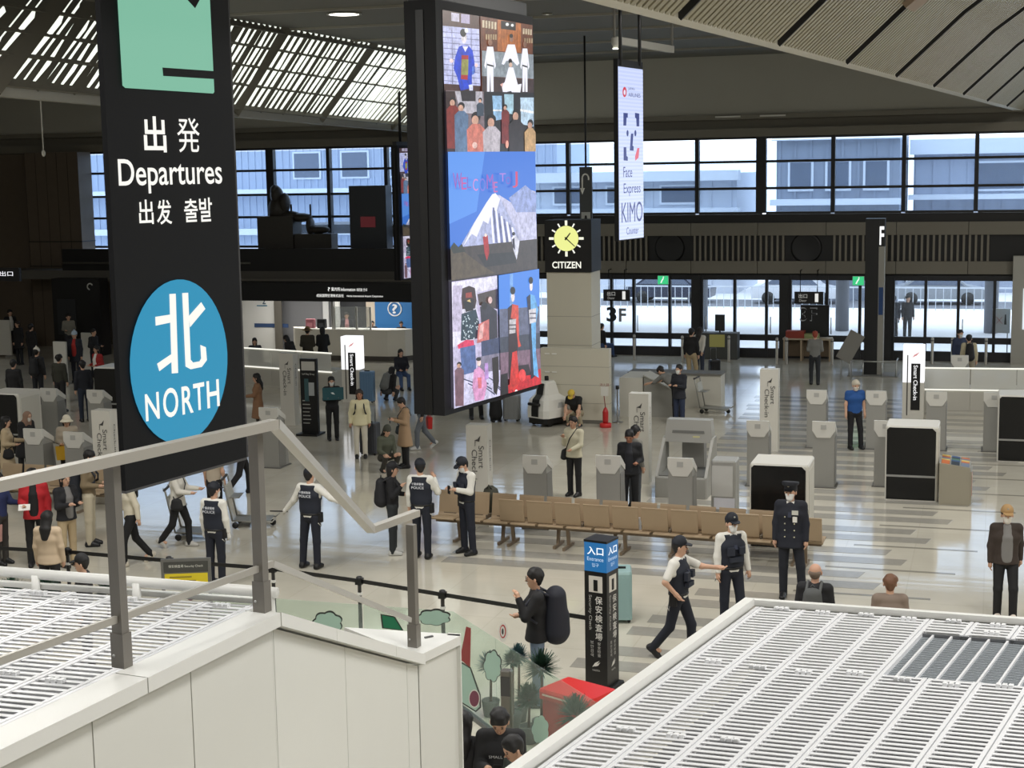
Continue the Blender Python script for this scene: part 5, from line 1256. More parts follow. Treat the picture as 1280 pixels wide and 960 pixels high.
suitcase('tan suitcase behind the woman in navy at the counter', plan(869, 502), .62, .34, .25, (150, 120, 84), .2)
# --- luggage carts
def cart(lab, p, rz):
    t = thing('luggage_cart', lab, 'cart', p, rz, 'luggage carts'); m = rgb(158, 158, 152, .35, metal=.5)
    for s in (-1, 1):
        MB().tube([(s * .25, -.35, .16), (s * .25, .42, .12), (s * .22, .5, .2)], .018, m, 6).build('base_rail', None, t)
        MB().tube([(s * .25, -.35, .16), (s * .26, -.5, .95), (s * .2, -.55, 1.0)], .018, m, 6).build('upright', None, t)
    MB().tube([(-.26, -.52, .98), (.26, -.52, .98)], .024, rgb(60, 60, 60), 8).build('handle_bar', None, t)
    MB().box(-.24, .24, -.36, .4, .14, .155, m).build('deck', None, t)
    MB().ext([(-.24, -.42, .62), (.24, -.42, .62), (.24, -.47, .86), (-.24, -.47, .86)], (0, .03, 0), rgb(176, 176, 168)).build('sign_plate', None, t)
    MB().box(-.22, .22, -.42, -.2, .6, .62, m).build('basket', None, t)
    for x_, y_ in ((-.24, -.3), (.24, -.3), (0, .4)): MB().lathe([(.05, -.02), (.065, 0), (.05, .02)], black_m, 12).build('wheel', None, t, (x_, y_, .065)).rotation_euler.y = math.pi / 2
    return t
cart('grey luggage cart pushed by the person in the white hoodie', plan(246, 672), rz_of(CR))
cart('empty grey luggage cart right of the officer with the police vest', plan(316, 657), rz_of(CR))
cart('luggage cart in front of the woman in navy', plan(893, 516), rz_of(CR) - .4)
# --- cleaning robot
rob = thing('cleaning_robot', 'white cleaning robot with a black front panel beside the cream partition', 'robot', plan(684, 531), math.radians(-28))
w_ = mat('robot_white', s2l(226, 225, 218), .35)
MB().bev(-.36, .36, -.42, .55, .08, .3, .08, black_m).build('skirt', None, rob)
def loft(secs, m):
    b = MB(); n = 8; vs = []
    for (x, y0, y1, z) in secs:
        c = .28 * x; vs += [(-x + c, y0, z), (x - c, y0, z), (x, y0 + c, z), (x, y1 - c, z), (x - c, y1, z), (-x + c, y1, z), (-x, y1 - c, z), (-x, y0 + c, z)]
    fs = [tuple(reversed(range(8))), tuple(range(len(vs) - 8, len(vs)))]
    for i in range(len(secs) - 1):
        for j in range(8): fs.append((i * 8 + j, i * 8 + (j + 1) % 8, i * 8 + 8 + (j + 1) % 8, i * 8 + 8 + j))
    return b.add(vs, fs, m, False)
loft([(.40, -.45, .58, .24), (.41, -.46, .58, .45), (.37, -.40, .5, .72), (.24, -.26, .3, .85), (.2, -.2, .2, 1.16), (.16, -.14, .16, 1.22)], w_).build('body', None, rob)
MB().add([(-.13, -.475, .28), (.13, -.475, .28), (.13, -.475, .48), (.13, -.42, .74), (.12, -.28, .86), (.12, -.22, 1.16), (-.12, -.22, 1.16), (-.12, -.28, .86), (-.13, -.42, .74), (-.13, -.475, .48)], [(0, 1, 2, 9), (9, 2, 3, 8), (8, 3, 4, 7), (7, 4, 5, 6)], black_m).build('front_panel', None, rob)
MB().add([(.203, -.12, .92), (.203, .12, .92), (.19, .1, 1.12), (.19, -.1, 1.12)], [(0, 1, 2, 3)], black_m).build('side_window', None, rob)
MB().tube([(-.2, -.5, .62), (.2, -.5, .62)], .045, black_m, 8).build('sensor_bar', None, rob); MB().lathe([(.06, 1.2), (.06, 1.32), (.05, 1.34)], black_m, 12).build('lidar', None, rob)
for x_ in (-.3, .3): MB().lathe([(.08, -.03), (.09, 0), (.08, .03)], black_m, 12).build('wheel', None, rob, (x_, -.2, .09)).rotation_euler.y = math.pi / 2
MB().poly([(.405, .0, .5), (.405, .25, .5), (.388, .2, .64), (.388, .05, .64)], rgb(180, 182, 180)).build('emblem', None, rob)
# --- red extinguisher stand and post
fe = thing('extinguisher_stand', 'red fire extinguisher on a clear stand with a small notice by the cream partition', 'extinguisher', plan(757, 534))
MB().lathe([(.16, 0), (.16, .1), (.12, .12)], rgb(200, 40, 40, .4), 14).build('base', None, fe); MB().lathe([(.07, .12), (.08, .18), (.08, .42), (.05, .5), (.02, .54)], rgb(176, 36, 36, .3), 14).build('cylinder', None, fe)
MB().tube([(0, 0, .5), (-.04, 0, .9)], .012, rgb(120, 40, 40), 6).build('pole', None, fe); MB().box(-.12, .08, -.015, .015, .85, 1.1, rgb(214, 212, 204)).build('notice', None, fe); text('lettering', '消火器', fe, (-.02, -.02, 1.15), .26, .08, rgb(140, 60, 60))
qp = thing('queue_stanchion', 'grey belt post standing right of the fire extinguisher', 'stanchion', plan(772, 528)); MB().lathe([(.15, 0), (.15, .02), (.02, .03), (.02, .9), (.04, .91), (.04, 1.0)], rgb(140, 138, 132, .3, metal=.6), 12).build('post', None, qp); MB().lathe([(.05, .92), (.05, 1.02)], black_m, 12).build('belt_head', None, qp)
# --- counter behind the partition
kc = thing('service_counter', 'pale service counter with a slanted grey top where a man leans over', 'counter', plan(768, 522))
MB().box(.1, .75, .2, 1.6, 0, 1.1, rgb(200, 197, 186)).build('front_body', None, kc); MB().box(-.1, 2.6, 2.2, 2.9, 0, .95, rgb(196, 193, 182)).build('rear_body', None, kc); MB().box(-.12, 2.62, 2.15, 2.95, .95, 1.0, rgb(112, 110, 104)).build('worktop', None, kc)
MB().ext([(.78, .3, 0), (1.6, .3, 0), (1.6, .3, .75), (.78, .3, 1.15)], (0, .8, 0), rgb(150, 149, 142)).build('slanted_unit', None, kc); MB().ext([(.76, .26, 1.16), (1.62, .26, .76), (1.62, 1.14, .76), (.76, 1.14, 1.16)], (0, 0, .03), rgb(184, 182, 172)).build('slanted_top', None, kc)
# --- brochure rack
br = thing('brochure_rack', 'steel brochure rack full of colourful leaflets beside the bag drop', 'rack', plan(1173, 631))
st_ = rgb(172, 166, 150, .35, metal=.4)
MB().ext([(0, 0, 0), (.6, 0, 0), (.6, 0, .78), (0, 0, .86)], (0, .8, 0), st_).build('cabinet', None, br)
MB().box(.6, .63, .02, .78, .03, .7, st_).build('side_pocket', None, br)
for i in range(3):
    for j in range(5):
        c = [(190, 110, 70), (70, 96, 140), (210, 190, 120), (96, 130, 110), (120, 130, 150), (60, 70, 80)][(i * 5 + j * 2) % 6]
        x_, y_ = .04 + i * .19, .06 + j * .145; z_ = .862 - x_ * .133
        MB().add([(x_, y_, z_), (x_ + .16, y_, z_ - .02), (x_ + .16, y_ + .12, z_ + .03), (x_, y_ + .12, z_ + .05), (x_, y_, z_ - .02), (x_ + .16, y_, z_ - .04), (x_ + .16, y_ + .12, z_ - .04), (x_, y_ + .12, z_ - .02)], [(0, 1, 2, 3), (0, 4, 5, 1), (1, 5, 6, 2), (2, 6, 7, 3), (3, 7, 4, 0)], rgb(*c, .4)).build('leaflet', None, br)
for j in range(4): MB().box(.632, .64, .06 + j * .18, .2 + j * .18, .2, .6, rgb(*[(200, 150, 140), (220, 210, 200), (190, 120, 110), (210, 200, 190)][j], .4)).build('leaflet', None, br)
# --- booth wall at the right picture edge
bw = struct(MB().box(0, 3.0, 0, .4, 0, 3.7, rgb(170, 168, 160)).build('wall_booth', None, None, plan(1263, 455) ))
MB().box(.35, 2.0, -.03, -.001, 1.2, 2.6, glow(225, 235, 240, 1.0)).build('lit_poster', None, bw); MB().box(.42, .9, -.034, -.031, 1.25, 1.9, glow(70, 110, 90, .8)).build('poster_picture', None, bw)
# --- things in front of the glass doors
pd = thing('poster_desk', 'dark desk with a yellow poster and a small sign in front of the doors', 'desk', plan(899, 448))
MB().box(-.6, .7, -.3, .3, 0, .95, rgb(72, 74, 72)).build('desk_body', None, pd); MB().box(-.3, .25, -.32, -.3, .45, .9, rgb(190, 184, 110)).build('poster', None, pd); MB().box(-.15, .2, -.02, .02, 1.0, 1.6, rgb(50, 50, 50)).build('sign_board', None, pd); MB().box(0, .05, -.02, .02, .95, 1.0, black_m).build('sign_stem', None, pd)
wd_ = thing('stall_table', 'pale wooden stall table with red boxes by the dark door board', 'table', plan(1013, 450))
MB().box(-.95, .75, -.3, .3, .74, .8, rgb(176, 160, 136)).build('top', None, wd_)
for x_ in (-.9, -.3, .7): MB().box(x_ - .03, x_ + .03, -.28, .28, 0, .74, rgb(168, 150, 126)).build('leg', None, wd_)
MB().box(-.85, -.2, -.25, .2, .8, 1.05, rgb(150, 60, 46)).build('box_row', None, wd_); MB().box(-.2, .3, -.2, .2, .8, .95, rgb(150, 160, 110)).build('tray', None, wd_); MB().box(-.9, .7, .24, .28, .1, .7, rgb(120, 104, 84)).build('back_panel', None, wd_)
es = thing('easel_board', 'slanted grey easel board on a wire stand beside the black F pillar', 'easel', plan(1059, 474))
MB().bar((-.15, 0, .62), (.32, 0, 1.5), .5, .05, rgb(128, 126, 120), (0, 1, 0)).build('board', None, es)
for x_ in (-.2, .12): MB().tube([(x_, -.2, 0), (x_, -.2, .62)], .015, rgb(150, 150, 146, .3), 6).build('leg', None, es); MB().tube([(x_, .2, 0), (x_, .2, .9)], .015, rgb(150, 150, 146, .3), 6).build('leg', None, es)
for i, (px, py) in enumerate(((793, 450), (853, 452), (911, 452), (971, 455), (983, 455), (1040, 456), (1165, 455), (1190, 455), (1232, 456))):
    lab = ['beside the clock pillar doors', 'left of the walking couple', 'right of the yellow poster desk', 'at the middle door', 'next to another post at the middle door', 'right of the stall table', 'behind the lit pillar', 'behind the people at the lit counter', 'beside the red cross notice'][i]
    t = thing('door_bollard', 'short steel bollard ' + lab, 'bollard', plan(px, py), 0, 'steel door bollards')
    MB().lathe([(.07, 0), (.05, .02), (.05, .9), (.03, .93)], rgb(166, 162, 152, .35, metal=.6), 10).build('tube', None, t); MB().lathe([(.053, .8), (.053, .84)], rgb(90, 88, 84), 10).build('ring', None, t)

# --- information booth
IBX = plan(302, 452); IBY = 52.6
def ix(px, z=1.0): return on_plane(px, 400, Vector((0, IBY, 0)), Vector((0, 1, 0))).x
bt = thing('information_booth', 'white information booth with a black lit fascia and a blue question mark wall', 'booth', (0, IBY, 0))
fz0, fz1 = on_plane(420, 377, Vector((0, IBY - 1.2, 0)), Vector((0, 1, 0))).z, on_plane(420, 354, Vector((0, IBY - 1.2, 0)), Vector((0, 1, 0))).z
fx0, fx1 = ix(290), ix(540)
MB().box(fx0, fx1, -1.2, -.9, fz0, fz1, black_m).build('fascia', None, bt)
MB().box(fx0, fx1, -.9, 2.0, fz1 - .1, fz1, rgb(60, 58, 54)).build('canopy', None, bt)
def itx(s, px, py, w, h, m, **k):
    p = on_plane(px, py, Vector((0, IBY - 1.22, 0)), Vector((0, 1, 0))); a = on_plane(px - w / 2, py, Vector((0, IBY - 1.22, 0)), Vector((0, 1, 0))); b_ = on_plane(px + w / 2, py, Vector((0, IBY - 1.22, 0)), Vector((0, 1, 0)))
    text('lettering', s, bt, (p.x, -1.215, p.z), b_.x - a.x, h / w * (b_.x - a.x), m, **k)
lt = glow(245, 245, 240, 1.2)
itx('案内所', 419.5, 361.5, 11, 4.4, lt); itx('Information', 435, 361.8, 18, 3.8, lt); itx('询问处 안내', 452, 362.3, 13, 3.6, lt); itx('成田国際空港株式会社', 412.5, 369.5, 34, 3.6, lt); itx('Narita International Airport Corporation', 456, 370.5, 45, 3, lt); itx('?', 411, 361.5, 2.6, 4.4, lt)
# walls
zt_ = fz1 - .1
def iwall(px0, px1, y, m, name='wall_panel', z0=0.0, z1=None):
    a = on_plane(px0, 400, Vector((0, IBY + y, 0)), Vector((0, 1, 0))).x; b_ = on_plane(px1, 400, Vector((0, IBY + y, 0)), Vector((0, 1, 0))).x
    return MB().box(a, b_, y, y + .06, z0, z1 or zt_, m).build(name, None, bt), a, b_
iwall(290, 343, 1.2, rgb(216, 216, 212)); iwall(343, 352, 1.1, rgb(96, 92, 84)); iwall(352, 404, 1.6, rgb(120, 121, 124)); iwall(404, 411, 1.5, rgb(205, 206, 206)); iwall(411, 419, 1.6, rgb(120, 121, 124)); iwall(419, 425, 1.3, rgb(226, 226, 222)); iwall(425, 458, 1.7, rgb(60, 62, 66)); iwall(458, 469, 1.5, rgb(220, 206, 186))
_, a_, b_ = iwall(469, 517, 1.4, mat('booth_blue', s2l(50, 116, 178), .5), 'blue_wall'); iwall(517, 540, 1.3, rgb(214, 212, 206))
cq = on_plane(493.5, 386, Vector((0, IBY + 1.39, 0)), Vector((0, 1, 0)))
MB().tube([(cq.x + .27 * math.cos(t_), 1.385, cq.z + .27 * math.sin(t_)) for t_ in np.linspace(0, 2 * math.pi, 25)], .028, rgb(240, 242, 244), 6, False).build('ring', None, bt)
text('lettering', '?', bt, (cq.x, 1.37, cq.z), .22, .36, rgb(240, 242, 244), bold=.02)
MB().box(ix(300), ix(343), 1.18, 1.199, .95, 1.1, rgb(46, 70, 110)).build('blue_band', None, bt); text('lettering', '2', bt, (ix(313.5), 1.17, 2.0), .16, .26, rgb(70, 90, 110)); MB().box(ix(304), ix(317), 1.18, 1.199, 1.78, 1.82, rgb(60, 120, 150)).build('sign_line', None, bt)
for t_ in (ix(307), ix(428)): MB().box(t_ - .04, t_ + .04, -.9, -.82, 0, fz0, rgb(150, 150, 146)).build('column', None, bt)
ldl = area('booth_light', ((fx0 + fx1) / 2 , IBY - .3, fz1 - .15), 6.5, .8, 150, (1, .97, .92))
dk = thing('information_desk', 'long white curved information desk in front of the blue question mark wall', 'desk', (0, IBY - .9, 0))
x0_, x1_ = ix(372), ix(522)
pts = [(x0_, .5), (x0_ + .25, .1), (x0_ + .8, -.15), (x1_ - .8, -.15), (x1_ - .2, .1), (x1_, .5)]
MB().prism(pts, .18, 1.12, mat('desk_white', s2l(222, 218, 206), .4)).build('desk_front', None, dk)
MB().prism([(x * 1 , y + .05) for x, y in pts], 0, .18, rgb(84, 80, 74)).build('plinth', None, dk); MB().prism(pts, 1.12, 1.16, rgb(234, 231, 222)).build('desk_top', None, dk)
MB().box(ix(432), ix(476), -.1, -.08, 1.16, 2.0, glass('desk_screen', (.86, .88, .88), .8, .05)).build('glass_guard', None, dk)
for px in (432, 459, 476): MB().box(ix(px) - .03, ix(px) + .03, -.12, -.06, 1.16, 2.0, rgb(190, 190, 184)).build('guard_post', None, dk)
for px, c, lab in ((398, (190, 120, 130), 'pink flower box on the information desk'), (412, (30, 32, 36), 'small dark monitor on the information desk')):
    t = thing('desk_item' if px == 398 else 'desk_monitor', lab, 'box' if px == 398 else 'monitor', (ix(px), IBY - .7, 1.16)); MB().bev(-.18, .18, -.08, .08, 0, .34, .03, rgb(*c)).build('body', None, t); MB().box(-.1, .1, -.1, -.08, .05, .2, rgb(*[min(255, v + 30) for v in c])).build('front_plate', None, t)

# --- sculpture on the mezzanine
def mzp(px, py): return on_plane(px, py, Vector((0, WY - 1.4, 0)), Vector((0, 1, 0)))
sx = mzp(350, 300)
sp2 = thing('mezzanine_sculpture', 'dark brown seated sculpture on a block on the mezzanine', 'sculpture', (sx.x, WY - 1.4, 3.25))
dkb = mat('bronze', s2l(58, 54, 48), .5, noise=.2, scale=10)
def me_(px, py, rx, rz, n_='carved_form', ry=.3):
    p = mzp(px, py); MB().ell((p.x - sx.x, 0, p.z - 3.25), (rx, ry, rz), dkb, 10, 8).build(n_, None, sp2)
zb = mzp(350, 300).z - 3.25
MB().box(-.75, .75, -.4, .4, 0, mzp(350, 270).z - 3.25, dkb).build('block', None, sp2); MB().box(.75, 2.3, -.3, .3, 0, mzp(400, 292).z - 3.25, dkb).build('plinth', None, sp2)
me_(348, 262, .45, .5, 'torso'); me_(346, 244, .25, .35, 'head'); me_(344, 238, .16, .22, 'headdress'); me_(362, 270, .5, .2, 'knee'); me_(376, 272, .5, .18, 'arm'); me_(388, 282, .14, .35, 'staff_base'); me_(356, 254, .2, .4, 'shoulder'); me_(398, 287, .5, .16, 'foot')
for px in (364, 388): p = mzp(px, 262); MB().tube([(p.x - sx.x, 0, 0), (p.x - sx.x, 0, p.z - 3.25 + .2)], .04, dkb, 6).build('staff', None, sp2)
cbx = thing('mezzanine_cabinet', 'black cabinet on the mezzanine in front of the windows beside the small screen', 'cabinet', (mzp(462, 300).x, WY - 1.2, 3.25)); MB().box(-.75, .75, -.3, .3, 0, mzp(462, 232).z - 3.25, mat('cab_dark', s2l(44, 50, 58), .4)).build('body', None, cbx); MB().box(-.3, .3, -.32, -.3, 1.6, 2.0, glow(110, 40, 46, .4)).build('red_reflection', None, cbx)  # red reflection in the glass, put in as a faintly glowing plate

# --- left: floor guide, white partitions
fg = thing('floor_guide', 'tall black floor guide with white 3F panel beside the brown pier', 'sign pillar', plan(79, 424))
hh = 2.75
MB().box(-.28, .28, -.08, .08, 0, hh, black_m).build('board', None, fg); MB().box(-.29, .29, -.09, .09, hh, hh + .42, rgb(200, 200, 196)).build('floor_panel', None, fg); text('lettering', '3F', fg, (0, -.1, hh + .2), .3, .22, rgb(40, 40, 40)); MB().box(-.22, .22, -.088, -.08, hh - .95, hh - .2, rgb(160, 160, 156)).build('map_panel', None, fg); MB().box(-.16, .16, -.088, -.08, hh - 1.9, hh - 1.45, rgb(190, 190, 186)).build('leaflet_panel', None, fg)
for x0, x1, yt, lab in ((-14, 13, 400, 'white partition board at the picture edge beside the man in the dark suit'), (66, 83, 427, 'small white partition board behind the blue capped person'), (101, 119, 416, 'white partition board beside the departures sign behind the red jacket person')):
    t = thing('partition_board', lab, 'partition', plan((x0 + x1) / 2, yt, 1.45), 0, 'white partition boards')
    w2 = (plan(x1, yt, 1.45) - plan(x0, yt, 1.45)).length / 2
    MB().box(-w2, w2, -.04, .04, .08, 1.45, rgb(206, 204, 194)).build('board', None, t)
    for s in (-1, 1): MB().box(s * w2 * .8 - .03, s * w2 * .8 + .03, -.25, .25, 0, .08, rgb(140, 138, 132)).build('foot', None, t)
vb = thing('vending_cabinet', 'dark wall cabinet with an arrow sign beside the departures sign', 'cabinet', (mzp(133, 380).x, WY - 3.4, 0)); MB().box(-.95, 1.2, -.3, .3, 0, 3.0, mat('cab_black', s2l(24, 24, 26), .4)).build('body', None, vb); MB().box(-.75, .1, -.32, -.3, .8, 2.2, rgb(44, 46, 50, .3)).build('door', None, vb); MB().tube([(.8 + .12 * math.cos(a), -.33, 2.7 + .12 * math.sin(a)) for a in np.linspace(.5, 4.5, 10)], .025, rgb(220, 220, 215), 6).build('arrow', None, vb)
# ================================================================== PEOPLE
def smin(a, b, k):
    h = np.clip(.5 + .5 * (b - a) / k, 0, 1); return b * (1 - h) + a * h - k * h * (1 - h)
def sdf_mesh(prims, vox, k=.03, cuts=(), pad=.04):
    """continuous surface around rounded cones: prims = (a, b, ra, rb, side axis or None, side factor)"""
    P = [(np.array(a, float), np.array(b, float), ra, rb, (np.array(u, float) if u is not None else None), w) for a, b, ra, rb, u, w in prims]
    lo = np.min([np.minimum(a, b) - max(ra, rb) * max(1, w) for a, b, ra, rb, u, w in P], 0) - pad; hi = np.max([np.maximum(a, b) + max(ra, rb) * max(1, w) for a, b, ra, rb, u, w in P], 0) + pad
    n = np.ceil((hi - lo) / vox).astype(int) + 1
    X = [lo[i] + vox * np.arange(n[i]) for i in range(3)]
    F = np.full(tuple(n), .12)
    for a, b, ra, rb, u, w in P:
        R = max(ra, rb) * max(1, w) + .07
        l = np.maximum(((np.minimum(a, b) - R - lo) / vox).astype(int), 0); h = np.minimum(((np.maximum(a, b) + R - lo) / vox).astype(int) + 2, n)
        gx, gy, gz = np.meshgrid(X[0][l[0]:h[0]], X[1][l[1]:h[1]], X[2][l[2]:h[2]], indexing='ij', sparse=True)
        d = b - a; L2 = max(float(d @ d), 1e-9)
        px, py, pz = gx - a[0], gy - a[1], gz - a[2]
        t = np.clip((px * d[0] + py * d[1] + pz * d[2]) / L2, 0, 1)
        qx, qy, qz = px - t * d[0], py - t * d[1], pz - t * d[2]
        if u is not None:
            s = qx * u[0] + qy * u[1] + qz * u[2]; f = s * (1 / w - 1)
            qx, qy, qz = qx + f * u[0], qy + f * u[1], qz + f * u[2]
        dist = np.sqrt(qx * qx + qy * qy + qz * qz) - (ra + (rb - ra) * t)
        sl = F[l[0]:h[0], l[1]:h[1], l[2]:h[2]]
        F[l[0]:h[0], l[1]:h[1], l[2]:h[2]] = smin(sl, dist, k)
    if cuts:
        gx, gy, gz = np.meshgrid(*X, indexing='ij', sparse=True)
        for (c, nn) in cuts: F = np.maximum(F, (gx - c[0]) * nn[0] + (gy - c[1]) * nn[1] + (gz - c[2]) * nn[2])
    return nets(F, lo, vox)
def nets(F, lo, vox):
    S = F < 0
    nx, ny, nz = (np.array(F.shape) - 1)
    acc = np.zeros((nx, ny, nz, 3), np.float32); cnt = np.zeros((nx, ny, nz), np.float32)
    C = [(i, j, k) for i in (0, 1) for j in (0, 1) for k in (0, 1)]
    def sub(A, c): return A[c[0]:c[0] + nx, c[1]:c[1] + ny, c[2]:c[2] + nz]
    for c in C:
        for ax in range(3):
            if c[ax]: continue
            e = list(c); e[ax] = 1; e = tuple(e)
            f0, f1 = sub(F, c), sub(F, e); m = sub(S, c) != sub(S, e)
            idx = np.nonzero(m)
            t = f0[idx] / (f0[idx] - f1[idx])
            off = np.tile(np.array(c, np.float32), (len(t), 1)); off[:, ax] += t
            acc[idx] += off; cnt[idx] += 1
    m = cnt > 0
    ids = -np.ones((nx, ny, nz), int); cells = np.argwhere(m); ids[m] = np.arange(len(cells))
    V = lo + (cells + acc[m] / cnt[m][:, None]) * vox
    faces = []
    for ax in range(3):
        o = [(1, 2), (2, 0), (0, 1)][ax]
        A = [slice(None)] * 3; B = [slice(None)] * 3; A[ax] = slice(0, -1); B[ax] = slice(1, None)
        s0, s1 = S[tuple(A)], S[tuple(B)]
        cr = np.argwhere(s0 != s1)
        cr = cr[(cr[:, o[0]] > 0) & (cr[:, o[1]] > 0) & (cr[:, o[0]] < [nx, ny, nz][o[0]]) & (cr[:, o[1]] < [nx, ny, nz][o[1]])]
        if len(cr) == 0: continue
        flip = s0[tuple(cr.T)]
        u = np.zeros(3, int); v = np.zeros(3, int); u[o[0]] = 1; v[o[1]] = 1
        q = [ids[tuple((cr - d).T)] for d in (u * 0, u, u + v, v)]
        Q = np.stack(q, 1)
        Q[~flip] = Q[~flip][:, ::-1]
        faces.append(Q)
    return V, (np.concatenate(faces) if faces else np.zeros((0, 4), int))
def np_obj(name, V, Fc, m, parent, extra=None):
    b = MB()
    if extra is None:
        me = bpy.data.meshes.new(name); me.from_pydata(V.tolist(), [], Fc.tolist()); me.materials.append(m)
        me.polygons.foreach_set('use_smooth', [True] * len(me.polygons)); me.update()
        o = bpy.data.objects.new(name, me); col.objects.link(o); o.parent = parent
        return o
    b.v = [tuple(p) for p in V.tolist()]; b.f = [list(f) for f in Fc.tolist()]; k = b.mi(m); b.m = [k] * len(b.f); b.sm = [True] * len(b.f)
    extra(b)
    return b.build(name, None, parent)

ARMS = {   # upper arm direction, forearm direction (x = outwards, y = forwards)
    'down': ((.16, .02, -1), (.04, .16, -1)), 'relaxed': ((.22, -.05, -1), (.05, .35, -1)), 'phone': ((.12, .22, -1), (-.45, 1, .25)), 'bent': ((.15, -.1, -1), (-.25, 1, -.1)),
    'ear': ((.35, .35, -.8), (-.35, .25, 1)), 'mouth': ((.15, .55, -.8), (-.3, .35, 1)), 'out': ((.9, -.05, -.55), (1, .05, -.35)), 'outlow': ((.55, .1, -.9), (.75, .15, -.75)), 'reach': ((.25, .9, -.35), (.05, 1, .02)),
    'hip': ((.5, -.25, -.85), (-.35, .55, -.75)), 'pull': ((.15, -.35, -1), (.05, -.45, -.9)), 'swingf': ((.1, .3, -1), (.0, .6, -.9)), 'swingb': ((.15, -.35, -1), (.05, -.1, -1)), 'push': ((.1, .4, -.9), (.0, 1, -.05)),
    'board': ((.1, .15, -1), (-.2, 1, .3)), 'lap': ((.15, .3, -1), (-.4, .9, -.3)), 'strap': ((.2, .1, -1), (-.35, .7, .75)), 'raise': ((.85, .2, -.1), (.75, .3, .55)), 'kneel': ((.1, .6, -.8), (-.1, .6, -.8))}
LEGS = {'stand': ((.03, .0, -1), (.0, -.02, -1)), 'wide': ((.14, .02, -1), (.06, -.03, -1)), 'front': ((.02, .38, -1), (0, .02, -1)), 'back': ((.02, -.22, -1), (0, -.62, -.8)), 'sit': ((.1, 1, -.08), (.0, .1, -1)), 'squat': ((.18, .85, .25), (.0, -.55, -1)), 'kneel': ((.1, .35, -.9), (0, -1, -.25)), 'half': ((.05, .2, -1), (0, -.1, -1))}
def nv(v): v = Vector(v); return v.normalized()
PEOPLE_N = [0]
def person(label, px, py, h=1.70, face=0, la='down', ra='down', ll='stand', rl='stand', lean=0.0, turn=0.0, nod=0.0, vox=.02, skin=(206, 164, 138),
           hair='short', hairc=(24, 22, 22), top=(40, 42, 48), sleeve='long', bottom=(28, 30, 36), legs='long', shoes=(24, 24, 26), coat=0.0, vest=None, vest_text=None, mask=None, cap=None, capc=(22, 24, 30),
           bag=None, bagc=(26, 26, 30), shirt=None, tie=False, gloves=None, group=None, z=0.0, foot=False, inner=None, skirt=None, beard=False, glasses=False, fat=1.0, root=None, cat='person', base=None, held=None, tunic=False, shirt_print=None, bs=1.0):
    s = h / 1.72
    d = (-CF * math.cos(math.radians(face)) + CR * math.sin(math.radians(face)))
    if root is None: root = plan(px, py, z + h * (1.0)) if not foot else plan(px, py, z)
    t = thing('person', label, cat, root + Vector((0, 0, z)), rz_of(d), group); PEOPLE_N[0] += 1
    V3 = Vector
    who = label
    for w_ in (' with ', ' seen ', ' walking', ' looking', ' facing', ' standing', ' eating', ' holding', ' crouching', ' pushing', ' carrying', ' in the queue', ' at a kiosk'): who = who.split(w_)[0] if len(who.split(w_)[0].split()) >= 4 else who
    who = ' '.join(who.split()[:9])
    # ---- skeleton
    J = {}
    J['pel'] = V3((0, 0, .92))
    Rl = Matrix.Rotation(-math.radians(lean), 3, 'X')
    def up_(v): return J['pel'] + Rl @ (V3(v) - J['pel'])
    J['waist'] = up_((0, .0, 1.06)); J['chest'] = up_((0, .005, 1.28)); J['neck'] = up_((0, -.01, 1.45)); 
    Rh = Rl @ Matrix.Rotation(math.radians(turn), 3, 'Z') @ Matrix.Rotation(-math.radians(nod), 3, 'X')
    J['head'] = J['neck'] + Rl @ V3((0, .01, .05)) + Rh @ V3((0, .02, .105))
    sx = (Rl @ V3((1, 0, 0)))
    for sd, k, A in ((-1, 'l', la), (1, 'r', ra)):
        sh = up_((sd * .175 * fat, -.005, 1.405)); J[k + 'sh'] = sh
        u, f = ARMS[A] if isinstance(A, str) else A
        R_ = Rl if A not in ('kneel',) else Matrix.Identity(3)
        if lean > 25: R_ = Matrix.Rotation(-math.radians(lean * .35), 3, 'X')
        J[k + 'el'] = sh + (R_ @ nv((u[0] * sd, u[1], u[2]))) * .275
        J[k + 'wr'] = J[k + 'el'] + (R_ @ nv((f[0] * sd, f[1], f[2]))) * .235
    for sd, k, Lg in ((-1, 'l', ll), (1, 'r', rl)):
        hp = J['pel'] + V3((sd * .092, 0, -.02)); J[k + 'hip'] = hp
        u, f = LEGS[Lg] if isinstance(Lg, str) else Lg
        J[k + 'kn'] = hp + nv((u[0] * sd, u[1], u[2])) * .42; J[k + 'an'] = J[k + 'kn'] + nv((f[0] * sd, f[1], f[2])) * .41
    zmin = min(J['lan'].z, J['ran'].z); dz = .075 - zmin
    for q in J: J[q] = (J[q] + V3((0, 0, dz))) * s
    g = lambda q: J[q]
    up3 = Rh @ V3((0, 0, 1)); fw3 = Rh @ V3((0, 1, 0)); sd3 = Rh @ V3((1, 0, 0))
    hc = g('head')
    # ---- body
    B = []
    def cone(a, b, ra_, rb_, u=None, w=1.0): B.append((a, b, ra_ * s, rb_ * s, u, w))
    tw = 1.45 * fat
    def torso(add=0.0):
        return [(g('pel'), g('waist'), (.105 + add) * s, (.098 + add) * s, sx, tw), (g('waist'), g('chest'), (.098 + add) * s, (.112 + add) * s, sx, tw), (g('chest'), g('chest').lerp(g('neck'), .6), (.112 + add) * s, (.085 + add) * s, sx, 1.65 * fat),
                (g('lsh').lerp(g('neck'), .1), g('rsh').lerp(g('neck'), .1), (.058 + add) * s, (.058 + add) * s, None, 1)]
